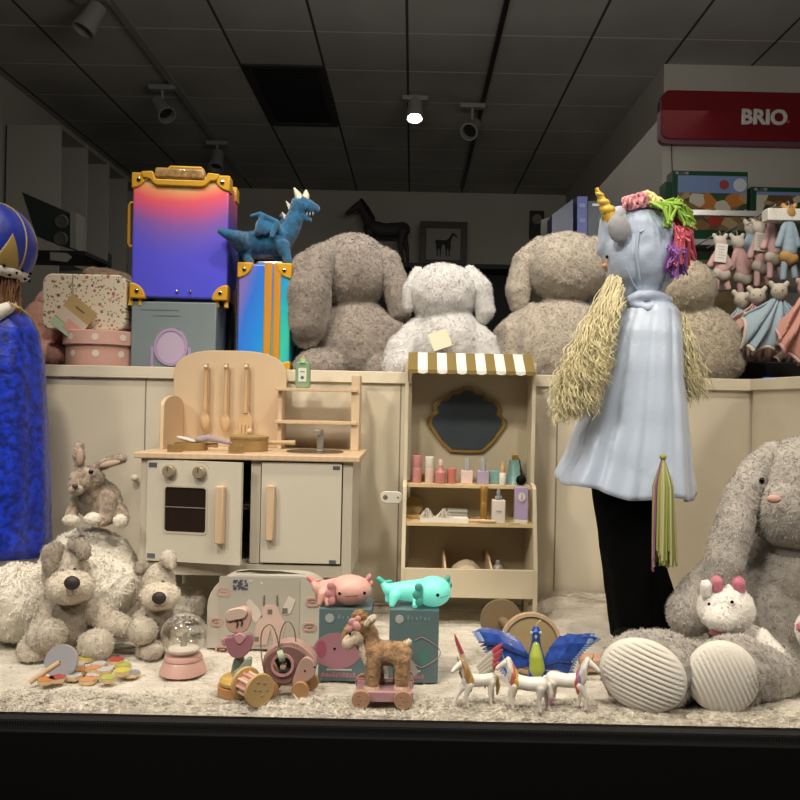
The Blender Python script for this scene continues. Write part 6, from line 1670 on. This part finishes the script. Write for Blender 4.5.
# ---- pink hedgehog car with mirror and bead loops
f = onfloor(288, 697); k = f.s
t = thing('push_along_animal', 'dusty pink wooden push-along animal on wheels with wire bead loops and mirror', 'push toy', f.o)
def slab2(nm, pts, m, y0, y1, par=None, bev=.002):
    mb = MB(); mb.prism([tuple(f.p(a,642+(b-634)*.9).xz) for a,b in smoothpts(pts)], y0, y1); return mb.build(nm, m, par or t, bevel=bev)
M_hp = mat('hedge_pink','#b39289',.5); M_hb = mat('hedge_brown','#80605a',.6); 
bd = slab2('body', [(263,665),(264,650),(272,640),(286,634),(298,636),(308,644),(316,655),(315,668),(308,678),(296,683),(275,682),(266,676)], M_hp, 0, .034)
slab2('spiny_back', [(264,664),(266,652),(274,643),(286,638),(298,641),(305,648),(300,656),(294,668),(290,679),(276,679),(267,673)], M_hb, -.004, 0.002, bd)
slab2('head', [(300,655),(306,650),(313,654),(316,663),(313,673),(303,679),(293,680),(295,668)], mat('hedge_head','#b6968c',.5), -.005, 0.002, bd)
q = f.p(283,664)
mb = MB(); mb.ring(ellipse(q.x,q.z,11.5*k,11.5*k), ellipse(q.x,q.z,9*k,9*k), -.009,-.002); mb.build('mirror_ring', M_tul2, bd)
mb = MB(); mb.lathe([(9.2*k,.0),(9.2*k,.002)],(q.x,-.004,q.z),32,(PI/2,0,0)); mb.build('mirror', mat('toy_mirror','#b8b8b4',.05,metal=1), bd)
mb = MB(); q = f.p(281,656,-.014); mb.lathe([(.002,-.006),(.0115,-.006),(.0125,0),(.0115,.006),(.002,.006)],q,24,(0,PI/2-.3,.3)); mb.build('bead', mat('bead_green','#a0b090',.45), t)
mb = MB(); mb.box(f.p(283,667,-.012),(.011,.010,.009)); mb.build('cube_bead', M_hp, t, bevel=.002)
for pts in ([(264,672),(261,650),(262,632),(268,625),(273,627),(277,637),(279,648)],[(279,652),(280,636),(284,624),(289,622),(294,629),(296,642)]):
    mb = MB(); P = [f.p(a,b,-.006) for a,b in pts]; 
    Q = []
    for i in range(len(P)-1):
        p0 = P[max(i-1,0)]; p1 = P[i]; p2 = P[i+1]; p3 = P[min(i+2,len(P)-1)]
        for s_ in range(6):
            u = s_/6; Q.append(.5*((2*p1)+(-p0+p2)*u+(2*p0-5*p1+4*p2-p3)*u*u+(-p0+3*p1-3*p2+p3)*u**3))
    Q.append(P[-1]); mb.tube(Q,.0013,8); mb.build('wire_loop', mat('wire_rose','#b0988c',.3,metal=.7), t)
mb = MB(); mb.ell(f.p(305,671,-.0055),(.0022,.0014,.0022)); mb.ell(f.p(314.5,667,-.003),(.0025,.003,.003)); mb.build('eye', M_eye, t)
M_wh = mat('wheel_wood','#ab8258',.5,wave=16)
for x,y in ((271,-.009),(301,-.009),(271,.043),(308,.043)):
    q = f.p(x,683); r_ = 8.6*k; mb = MB(); mb.lathe([(r_*.94,-.005),(r_,-.003),(r_,.003),(r_*.94,.005),(0,.005)],(q.x,y,r_+.0002),32,(PI/2,0,0)); wh = mb.build('wheel', M_wh, t)
mb = MB(); mb.tube([Vector((.012,-.012,.012)),Vector((.03,-.035,.002)),Vector((.0,-.045,.0015)),Vector((-.02,-.036,.0015))],.0012,6); mb.build('pull_cord', mat('cord_white','#d8d0c2',.8), t)

# ---- teal boxes for the lamps
def lampbox(xa, xb, yt, px, D, lab, kind):
    f = Fr(px, 685, D); f.o = W(px,684,D); f.o.z = .001
    t = thing('lamp_box', lab, 'box', f.o)
    x0,x1 = f.p(xa,645).x, f.p(xb,645).x; h = f.p(px,yt).z
    mb = MB(); mb.b2(x0,x1,0,.10,0,h); mb.build('box_body', mat('teal_card','#5e7478',.5,var=.04,vscale=10), t, smooth=False, bevel=.0015)
    w = x1-x0
    q = (x0+w*.20, h*.87); mb = MB(); mb.cyl((q[0],-.0015,q[1]),(q[0],0,q[1]),w*.085,None,24); mb.build('round_badge', mat('badge_grey','#a9b1ac',.5), t)
    mb = MB(); rn = random.Random(kind)
    for j,wd in enumerate((.05,.035,.05,.03,.05,.04)): mb.b2(x0+w*(.36+j*.085),x0+w*(.36+j*.085+wd*.8),-.0012,0,h*.86,h*.86+.007*(1.4 if j%3==0 else .9))
    mb.build('printed_marks', mat('teal_mark','#76979a',.5), t, smooth=False)
    mb = MB(); 
    for j in range(16): mb.b2(x0+w*(.17+j*.030),x0+w*(.17+j*.030+.022),-.0012,0,h*.15,h*.15+.0035)
    mb.build('white_print', mat('print_white','#c9cfc9',.6), t, smooth=False)
    mb = MB()
    for j in range(10): mb.b2(x0+w*(.07+j*.066),x0+w*(.07+j*.066+.052),-.0012,0,h*.055,h*.055+.0105-(j%3)*.0015)
    mb.build('pink_print', mat('print_pink','#ab7584',.5), t, smooth=False)
    kk = D/800
    if kind == 1:
        f2 = f; c = (x0+w*.36, h*.42)
        mb = MB(); mb.prism(ellipse(c[0],c[1],24*kk,18*kk,36),-.0014,0); pr = mb.build('printed_animal', mat('print_axo','#a27480',.5), t, smooth=False)
        mb = MB(); mb.ell((x0+w*.31,-.0016,h*.45),(.0032,.0008,.0032)); mb.build('printed_eye', M_eye, pr)
        mb = MB(); mb.prism(ellipse(x0+w*.06,h*.44,5*kk,9*kk,20),-.0018,0); mb.build('printed_gill', mat('print_gill','#9c5468',.5), pr, smooth=False)
    else:
        c = (x0+w*.66,h*.42); P = [Vector((c[0]+16*kk*math.cos(a)+3*kk*math.cos(3*a),-.001,c[1]+15*kk*math.sin(a))) for a in [-2.4+4.6*j/30 for j in range(31)]]
        mb = MB(); mb.tube(P,.0011,5); pr = mb.build('printed_outline', mat('print_line','#9a7f88',.5), t)
        mb = MB(); mb.prism(ellipse(x0+w*.70,h*.34,6*kk,9*kk,20),-.0012,0); mb.build('printed_gill', mat('print_green','#4d7a72',.5), pr, smooth=False)
    return t, f, h, x0, x1
B1, fb1, h1, bx0, bx1 = lampbox(318.5, 371, 609.0, 345, 1.78, 'teal cardboard box printed with a pink animal, standing under the pink lamp behind the fawn', 1)
B2, fb2, h2, _, _ = lampbox(389, 438.5, 610.0, 414, 1.78, 'teal cardboard box with faint outline print, standing under the glowing turquoise lamp', 2)

# ---- axolotl lamps: body axis runs from tail (left, back) to head (right)
def axolotl(name, lab, base, mbody, mgill, mtail, hx=12, hr=22, gx=-6, tx=-22, ex=(3, 27), mw=(8, 21)):
    """head at +x, tail at -x, all measured from the middle of the box top"""
    t = thing(name, lab, 'lamp', base, 0)
    k = 1.80/800; H = 15.5
    pr = [('e',(hx*k,-.004,H*k),(hr*k,17*k,H*.98*k)), ('t',[(((hx-hr*.45)*k,.003,15*k),12.5*k),(((gx+tx)*.5*k,.008,14*k),9.5*k),((tx*k,.012,15*k),5.5*k),(((tx-4)*k,.014,20*k),3.6*k)]),
          ('t',[(((tx+7)*k,-.012,11*k),5.5*k),(((tx+5)*k,-.020,3.2*k),3.0*k)]), ('t',[(((tx+3)*k,.020,11*k),5.5*k),(((tx+0)*k,.020,3.2*k),3.0*k)]), ('t',[((gx*k,-.012,10*k),5.0*k),(((gx-3)*k,-.026,3.2*k),3.0*k)])]
    b = blob('body', pr, mbody, t, .0022, 5, squash=.0)
    blob('tail_fin', [('t',[(((tx-3)*k,.014,20*k),3.0*k),(((tx-9)*k,.014,25*k),2.6*k)]),('t',[(((tx-3)*k,.014,21*k),2.6*k),(((tx+3)*k,.012,23*k),1.8*k)])], mtail, t, .0016, 3)
    g = [('e',((gx+dx)*k,-17.0*k,(15+dz)*k),(4.0*k,1.8*k,4.4*k)) for dx,dz in ((0,7.5),(-2,0),(1,-7))]+[('t',[(((gx+2)*k,-15.5*k,9*k),2.6*k),(((gx+2)*k,-15.5*k,22*k),2.6*k)])]
    blob('gill', g, mgill, t, .0015, 2)
    rx_ = hx+hr*.80
    g2 = [('e',((rx_+dx)*k,11*k,(22+dz)*k),(2.4*k,3*k,3.6*k)) for dx,dz in ((1,4),(3,-3))]+[('t',[(((rx_-5)*k,8*k,20*k),2.2*k),((rx_*k,11*k,26*k),2.2*k)])]
    blob('gill', g2, mgill, t, .0015, 2)
    def surf(x, z):
        u = 1-((x-hx)/hr)**2-((z-H)/(H*.98))**2; return -.004-17*k*math.sqrt(max(u,.0))
    mb = MB()
    for e_ in ex: mb.ell((e_*k,surf(e_,15.5)+.0003,15.5*k),(1.7*k,1.0*k,1.8*k))
    mb.build('eye', M_eye, t)
    n_ = 8; mb = MB(); mb.tube([Vector(((mw[0]+(mw[1]-mw[0])*q_/n_)*k,surf(mw[0]+(mw[1]-mw[0])*q_/n_,12.8+.15*q_)-.0002,(12.8+.15*q_)*k)) for q_ in range(n_+1)],.0006,5); mb.build('mouth_line', mat('mouth_line','#7d4b45',.6), t)
    return t
k = 1.80/800
M_axp = mat('axo_pink','#e2b0a6',.4,sss=.25); M_axg = mat('axo_gill','#cc8f8f',.45)
M_axt = mat('axo_teal','#7fdccb',.4,emit=.40,emcol='#74ead4',sss=.2); M_axtg = mat('axo_teal_gill','#4f9a90',.45,emit=.05,emcol='#3ce0c0')
p = W(338,606,1.815); p.z = fb1.o.z+h1+.0006
A1 = axolotl('axolotl_lamp','smooth pink axolotl-shaped lamp lying on the left teal box', p, M_axp, M_axg, mat('axo_tail','#d98a8a',.45))
p = W(409,607,1.815); p.z = fb2.o.z+h2+.0006
A2 = axolotl('axolotl_lamp','glowing turquoise axolotl-shaped lamp lying on the right teal box', p, M_axt, M_axtg, mat('axo_teal_tail','#4cb8a8',.45,emit=.12,emcol='#3ce0c0'), hx=24, hr=18, gx=9, tx=-22, ex=(28,), mw=(31, 39))

# ---- fawn on a pink wheeled board
f = onfloor(382, 708); k = f.s
t = thing('pull_along_fawn', 'brown plush fawn with pink bow standing on a pink wheeled board before the teal boxes', 'pull toy', f.o)
M_pb = mat('board_pink','#b98f92',.45)
x0, x1 = f.p(355,705).x, f.p(412,705).x
mb = MB(); mb.b2(x0,x1,.004,.085,7*k,14*k); bo = mb.build('board', M_pb, t, smooth=False, bevel=.002)
mb = MB(); mb.b2(x0-.002,x1+.002,.003,.009,5*k,15.5*k); mb.b2(x0-.002,x1+.002,.080,.086,5*k,15.5*k); mb.build('side_rails', M_pb, bo, smooth=False, bevel=.002)
for (a,y,dx) in ((361,-.004,0),(403,-.004,0),(361,.094,.0),(405,.094,.0)):
    q = f.p(a,703); r_ = 9.2*k; mb = MB(); mb.lathe([(r_*.95,-.005),(r_,-.003),(r_,.003),(r_*.95,.005),(0,.0055)],(q.x,y,r_),36,(PI/2,0,0)); w_ = mb.build('wheel', mat('fawn_wheel','#b58e74',.5,wave=16), t)
    mb = MB()
    for j in range(3): mb.ell((q.x+r_*.5*math.cos(j*2.1),y-.0055,r_+r_*.5*math.sin(j*2.1)),(.0022,.0006,.0016)); 
    mb.ell((q.x,y-.0057,r_),(.0018,.001,.0018)); mb.build('wheel_print', mat('wheel_dots','#9a7468',.5), w_)
M_fawn = mat('fawn_brown','#a78460',.9,var=.35,vscale=60,sheen=.4,bump=.6,bscale=300); M_fawnw = mat('fawn_cream','#dccbb4',.9,sheen=.4,bump=.4,bscale=300)
yb_ = .045
def P_(a,b,dd=0): return f.p(a,b,dd+yb_)
class _f2: pass
f2 = Fr(382,708,f.D+yb_); f2.o = f.o
body = blob('body', [T(f2,[(375,652,0,12.5),(388,653,0,12),(400,654,0,12.5)]), T(f2,[(372,650,0,10),(370,636,0,8.5),(366,628,0,9)]), E(f2,363,630,12.5,10.5,0,10), T(f2,[(374,660,-.014,8),(372,682,-.016,7.2)]), T(f2,[(374,660,.018,7.5),(378,682,.022,7)]), T(f2,[(402,660,-.014,8.5),(402,682,-.016,7.2)]), T(f2,[(402,660,.018,8),(400,682,.022,7)]), T(f2,[(404,646,0,4),(407,643,0,3)])], M_fawn, t, .0028, 3, .0012, 70, fuzz=130000, flen=.0042, fwid=.0009)
blob('muzzle', [T(f2,[(357,637,-.012,7.5),(348,643,-.016,6.5)]), T(f2,[(360,645,-.01,4.5),(367,662,-.012,4)])], M_fawnw, t, .0026, 3, .0008, 70, fuzz=100000, flen=.003)
for a,dd in ((371.5,-.016),(377,.022),(401.5,-.016),(400.5,.022)):
    blob('hoof', [E(f2,a,689,8.6,6.4,dd,8.4)], mat('hoof_cream','#d0b39f',.9,sheen=.3), t, .0026, 2, fuzz=90000, flen=.003)
blob('ear', [T(f2,[(367,624,-.022,3.5),(372,619,-.026,4.2),(374,617,-.026,3)])], M_fawnw, t, .0022, 2, fuzz=90000, flen=.003)
blob('ear', [T(f2,[(354,622,.02,3),(346,630,.012,3),(342,640,.008,2)])], mat('fawn_ear','#a98566',.9), t, .0022, 2, fuzz=90000, flen=.003)
blob('tuft', [E(f2,358,614,5.5,4,0,4), T(f2,[(364,617,0,4),(360,613,0,4)])], mat('fawn_tuft','#a27e55',.9), t, .0022, 2, .001, 90, fuzz=120000, flen=.005)
blob('tail', [T(f2,[(406,644,0,3.4),(409,642,0,3)])], M_fawnw, t, .0022, 2, fuzz=90000, flen=.004)
blob('bow', [E(f2,352,622,4,4.5,-.026,2,20), E(f2,357,627,4,5,-.03,2,-20), E(f2,350,629,3.5,4.5,-.026,2,30), E(f2,358,619,3.5,3.5,-.026,2)], mat('bow_pink','#cc9591',.7), t, .0018, 2)
mb = MB(); mb.ell(P_(350,634,-.027),(.0028,.002,.0028)); mb.build('eye', M_eye, t)
mb = MB(); mb.prism([tuple(f.p(a,b).xz) for a,b in ((409,668),(413,672),(419,683),(414,688),(409,678))], yb_+.02, yb_+.021); mb.build('paper_tag', mat('tag_white2','#d9d5cc',.6), t, smooth=False)

# ---- unicorn figurines
M_uw = mat('unicorn_white','#ece7de',.35,coat=.3); M_hoof = mat('hoof_rose','#a8706c',.4); M_mane_w = mat('mane_white','#e0dbd2',.4)
def figurine(f, H, rz, lab, spec, mb_=M_uw, nm='unicorn_figurine'):
    t = thing(nm, lab, 'figurine', f.o, rz)
    s = H
    pr = horse_prims(s)+[leg(s,*a) for a in spec['legs']]
    pr = [('t',[(p_,r_*1.22) for p_,r_ in q_[1]]) for q_ in pr]
    blob('body', pr, mb_, t, s*.022, 3)
    for a in spec['legs']:
        x,y,kx,fx = a[:4]; l = a[4] if len(a) > 4 else 0
        mb = MB(); mb.lathe([(.040*s,0),(.042*s,.004*s),(.032*s,.06*s)],((fx+.01)*s,y*s,l*.7*s+.0002),14); mb.build('hoof', M_hoof, t)
    blob('ear', [('t',[((.45*s,.03*s,1.09*s),.018*s),((.44*s,.035*s,1.16*s),.009*s)]),('t',[((.45*s,-.03*s,1.09*s),.018*s),((.44*s,-.035*s,1.16*s),.009*s)])], mb_, t, s*.018, 1)
    mb = MB(); mb.tube([(.52*s,0,1.06*s),(.58*s,0,1.26*s)],[.022*s,.003*s],10); mb.build('horn', mat('horn_silver','#b0a890',.3,metal=.5), t)
    mb = MB(); mb.ell((.55*s,.052*s,1.0*s),(.012*s,.008*s,.012*s),None,12,8); mb.ell((.55*s,-.052*s,1.0*s),(.012*s,.008*s,.012*s),None,12,8); mb.build('eye', M_eye, t)
    # mane in locks on both sides
    cols = spec['mane']
    for i,c in enumerate(cols):
        prm = []
        for j in range(3):
            u = (i+j/3)/len(cols); x = .44-.20*u; z = 1.10-.34*u
            for sd in ((-1,) if spec.get('one') else (-1,1)):
                prm.append(('t',[((x*s,sd*.04*s,z*s),.060*s),(((x-.05)*s,sd*.12*s,(z-.15)*s),.052*s),(((x-.01)*s,sd*.15*s,(z-.34-.08*u)*s),.020*s)]))
        blob('mane_lock', prm, mat('mane_'+c,c,.45,bump=.3), t, s*.022, 1)
    tc_ = spec['tail']
    tp = [((-.37*s,0,.66*s),.04*s),((-.47*s,0,.62*s),.055*s),((-.52*s,.0,.42*s),.06*s),((-.50*s,0,.22*s),.03*s)]
    blob('tail', [('t',tp)], mat('mane_'+tc_[0],tc_[0],.45,bump=.3), t, s*.022, 2)
    if len(tc_) > 1: blob('tail_tip', [('t',[((-.525*s,0,.34*s),.062*s),((-.50*s,0,.18*s),.03*s)])], mat('mane_'+tc_[1],tc_[1],.45), t, s*.022, 2)
    return t, s
f = onfloor(527, 711)
figurine(f, .092, PI+math.radians(-12), 'white unicorn figurine with red and yellow mane walking left, in front of the peacock', dict(legs=[(-.30,.09,-.26,-.30),(-.30,-.09,-.42,-.44),(.28,.09,.32,.30),(.28,-.09,.40,.36,.04)], mane=['#e2dcd2','#c9705f','#d2b04a'], tail=['#e2dcd2','#b98a9c']))
f = onfloor(566, 708)
figurine(f, .094, math.radians(-14), 'white unicorn figurine facing right beside the giant bunny foot', dict(legs=[(-.30,.09,-.26,-.30),(-.30,-.09,-.40,-.42),(.28,.09,.30,.26),(.28,-.09,.44,.42)], mane=['#e2dcd2','#ddd6cc','#8f86b8','#c85a48'], tail=['#e2dcd2']))
# winged unicorn (white and gold), head lowered at left, facing the window
f = onfloor(478, 706)
rz = PI+math.radians(22)
t, s = figurine(f, .088, rz, 'white winged unicorn figurine with golden mane and rainbow-tipped wings left of the peacock', dict(legs=[(-.30,.09,-.26,-.30),(-.30,-.09,-.42,-.44),(.28,.09,.36,.30),(.28,-.09,.50,.60)], mane=['#b9905a','#c9a56c'], tail=['#c7ab74']))
RzI = Matrix.Rotation(-rz,4,'Z')
def wing(pts_root, tips, w, cols, th=.003):
    """feathers from root line to tips; each feather a tapered blade; colour bands become parts"""
    for (u0,u1,m,nm) in cols:
        mb = MB()
        for i,(r,e) in enumerate(zip(pts_root,tips)):
            r = RzI@Vector(r); e = RzI@Vector(e); a = r.lerp(e,u0); b = r.lerp(e,u1); m_ = a.lerp(b,.5)
            wr = lambda u: w*(.55+.6*math.sin(PI*min(1,u*.85+.12)))*(1 if u < .97 else .3)
            mb.tube([a,m_,b],[wr(u0),wr((u0+u1)/2),wr(u1)],8,flat=.35)
        mb.build(nm, m, t)
M_ww = mat('wing_white','#cfc8ba',.4); M_wr = mat('wing_red','#c0525e',.4); M_wy = mat('wing_yellow','#c9b23e',.4)
roots = [tuple(f.p(477+i*1.2,668+i*2.6,.0)) for i in range(8)]
tips = [tuple(f.p(a,b,.012)) for a,b in ((503,643),(503,649),(501,655),(500,662),(496,668),(493,675),(489,682),(484,684))]
wing(roots[:4], tips[:4], .0068, [(0,.62,M_ww,'wing'),(.60,1.0,M_wr,'wing_tip')])
wing(roots[4:], tips[4:], .0060, [(0,.5,M_ww,'wing'),(.48,1.0,M_wy,'wing_tip')])
roots2 = [tuple(f.p(467+i*.9,672,-.004)) for i in range(4)]; tips2 = [tuple(f.p(454.5+i*1.6,634+i*4,-.01)) for i in range(4)]
wing(roots2, tips2, .0042, [(0,.72,M_ww,'wing'),(.70,1.0,M_wr,'wing_tip')])

# ---- peacock with spread blue wings
f = Fr(535, 688, 1.77); f.o = W(536,680,1.77); f.o.z = .001
t = thing('peacock_figurine', 'blue peacock figurine with yellow-green breast and wide spread wings behind the white unicorns', 'figurine', f.o)
M_pbl = mat('peacock_blue','#1f3fa0',.35,coat=.3,var=.3,vscale=80); M_pye = mat('peacock_lime','#a9b84a',.4,coat=.2); M_wbl = mat('wing_blue','#24479c',.35,coat=.2,var=.35,vscale=60)
blob('body', [T(f,[(536,630,.0,4),(536,645,.0,5),(536,660,.0,9),(536,672,.006,8),(536,684,.01,5)]), E(f,536,633,5.2,5.0,-.004,5), T(f,[(531,676,.0,3),(531,690,.0,2)]), T(f,[(541,676,.0,3),(541,690,.0,2)])], M_pbl, t, .0026, 3)
blob('breast', [T(f,[(536,645,-.010,3.6),(536,657,-.013,7),(537,668,-.012,8),(537,674,-.008,5)])], M_pye, t, .0024, 3)
mb = MB(); [mb.ell(f.p(a,633,-.012),(.0035,.003,.004)) for a in (531.5,540.5)]; mb.build('eye_patch', mat('peacock_pale','#a9c4c0',.4), t)
mb = MB(); mb.tube([f.p(536,636,-.014),f.p(536,639,-.020)],[.004,.0008],10); mb.build('beak', mat('beak_grey','#7d90a0',.4), t)
mb = MB(); mb.tube([f.p(536,629,.0),f.p(536.5,624,.0),f.p(541,620,.0)],[.0012,.0012,.0022],6); mb.build('crest', mat('crest_cream','#cdbf9a',.5), t)
def featherwing(sx, roots, tips, m, tipm):
    n = 17
    def crv(P, u):
        u *= len(P)-1; i = min(int(u), len(P)-2); return Vector(P[i]).lerp(Vector(P[i+1]), u-i)
    mb = MB(); mbt = MB()
    for i in range(n):
        u = i/(n-1); r = crv(roots,u); e = crv(tips,u); mid = r.lerp(e,.5)+Vector((0,-.006,.010*(1-u)))
        off = Vector((0,.0009*i,0)); P = [r+off,r.lerp(mid,.6)+off,mid+off,mid.lerp(e,.55)+off,e+off]
        mb.tube(P,[.0042,.0058,.0062,.0050,.0018],8,flat=.3)
        mbt.tube([P[3].lerp(P[4],.45),P[4]+(P[4]-P[3])*.08],[.0034,.0010],6,flat=.5)
    w_ = mb.build('wing', m, t); mbt.build('feather_tips', tipm, w_)
M_tip = mat('feather_tip','#8fa6cf',.3)
featherwing(-1,[f.p(a,b,.004) for a,b in ((530,664),(526,652),(516,641),(500,633))],[f.p(a,b,.012) for a,b in ((504,676),(494,664),(484,652),(473,634))][::1], M_wbl, M_tip)
featherwing(-1,[f.p(a,b,.002) for a,b in ((528,656),(521,645),(510,637))],[f.p(a,b,.008) for a,b in ((478,640),(474,633),(482,630))], M_wbl, M_tip)
featherwing(1,[f.p(a,b,.004) for a,b in ((542,668),(547,655),(556,643),(568,637))],[f.p(a,b,.012) for a,b in ((572,674),(578,660),(590,648),(602,641))], M_wbl, M_tip)
featherwing(1,[f.p(a,b,.002) for a,b in ((543,664),(550,650),(560,640))],[f.p(a,b,.010) for a,b in ((575,662),(592,644),(596,636))], M_wbl, M_tip)
blob('tail', [T(f,[(541,674,.02,4),(556,678,.04,6),(572,676,.05,5)])], mat('tail_blue','#2b4ea8',.3,coat=.4,var=.5,vscale=90), t, .003, 2)
mb = MB(); mb.lathe([(.022,0),(.022,.003),(0,.003)],(0,.003,-.0005),24); mb.build('stand', M_pbl, t)

# peach wooden block behind the bunny's foot and a grey-green sheet leaning by it
f = onfloor(600, 673)
mb = MB(); mb.prism(rrect(-.042,.04,0,.031,.012),0,.05); mb_ = mb.build('rounded_block', mat('block_peach','#bd957c',.6), None, loc=f.o+Vector((0,.0,0)), bevel=.003); tag(mb_,'peach wooden block lying between the peacock and the giant bunny foot','block')
# each eye, guard, spot ... becomes a part of its own
def split_islands(o):
    me = o.data; b = bmesh.new(); b.from_mesh(me); b.faces.ensure_lookup_table(); seen = set(); comps = []
    for f in b.faces:
        if f.index in seen: continue
        st = [f]; seen.add(f.index); comp = []
        while st:
            g = st.pop(); comp.append(g.index)
            for e in g.edges:
                for h in e.link_faces:
                    if h.index not in seen: seen.add(h.index); st.append(h)
        comps.append(comp)
    b.free()
    if len(comps) < 2: return
    for ci, comp in enumerate(comps):
        b = bmesh.new(); b.from_mesh(me); b.faces.ensure_lookup_table(); keep = set(comp)
        bmesh.ops.delete(b, geom=[f for f in b.faces if f.index not in keep], context='FACES')
        nm = bpy.data.meshes.new(me.name); b.to_mesh(nm); b.free()
        for m in me.materials: nm.materials.append(m)
        c = o.copy(); c.data = nm; COL.objects.link(c); c.parent = o.parent
        for ch in list(o.children):
            if ci == 0: ch.parent = c
    bpy.data.objects.remove(o)
for o in list(bpy.data.objects):
    if o.type == 'MESH' and o.parent and o.name.split('.')[0] in ('eye','nostril','horn','nose_pad','eye_patch','side_rails','rail','plug','snap_dot','stand_foot','spike'):
        split_islands(o)
# ================================================================ light
def spotl(loc, tgt, power, size, ang, col, name='display_spotlight', blend=.6):
    l = bpy.data.lights.new(name, 'SPOT'); l.energy = power; l.shadow_soft_size = size; l.spot_size = math.radians(ang); l.spot_blend = blend; l.color = col
    o = bpy.data.objects.new(name, l); COL.objects.link(o); o.location = loc
    o.rotation_euler = (Vector(tgt)-Vector(loc)).to_track_quat('-Z','Y').to_euler(); return o
WARM = (1.0,.87,.70)
spotl((-1.0,1.64,2.75), (-.55,2.15,.2), 60, .04, 75, WARM)
spotl((.05,1.64,2.8), (.05,2.15,.2), 60, .04, 75, WARM)
spotl((.65,1.64,2.75), (.75,2.15,.2), 60, .04, 75, WARM)
def area(loc, tgt, power, sx, sy, col, name):
    l = bpy.data.lights.new(name, 'AREA'); l.energy = power; l.shape = 'RECTANGLE'; l.size = sx; l.size_y = sy; l.color = col
    o = bpy.data.objects.new(name, l); COL.objects.link(o); o.location = loc
    o.rotation_euler = (Vector(tgt)-Vector(loc)).to_track_quat('-Z','Y').to_euler(); return o
LT = (1.0,.91,.77)
spotl((-.8,.15,3.0), (-.1,1.9,.1), 230, .16, 66, LT, 'added_front_fill', .8)  # pair of unseen fills added outside, high in front of the window
spotl((.9,.15,3.0), (.35,1.9,.1), 120, .16, 66, LT, 'added_front_fill', .8)
spotl((-2.0,-.1,2.3), (-.1,1.9,.1), 180, .22, 46, LT, 'added_side_fill', .9)  # unseen fills added left and right outside to brighten front faces
spotl((2.1,-.1,2.3), (.3,1.9,.1), 125, .22, 46, LT, 'added_side_fill', .9)
area((.4,2.1,1.85), (.9,5.5,2.6), 27, 2.2, .3, (1,.96,.90), 'added_spill_fill')  # unseen area added to imitate display light spilling onto ceiling and back wall
area((0,5.5,CE-.35), (0,5.5,0), 16, 4, 4, (1,.97,.92), 'added_shop_fill')  # broad unseen fill added for the dim ambient level of the shop
wd = bpy.data.worlds.new('night'); S.world = wd; wd.use_nodes = True
wd.node_tree.nodes['Background'].inputs[0].default_value = (.02,.022,.026,1); wd.node_tree.nodes['Background'].inputs[1].default_value = .25
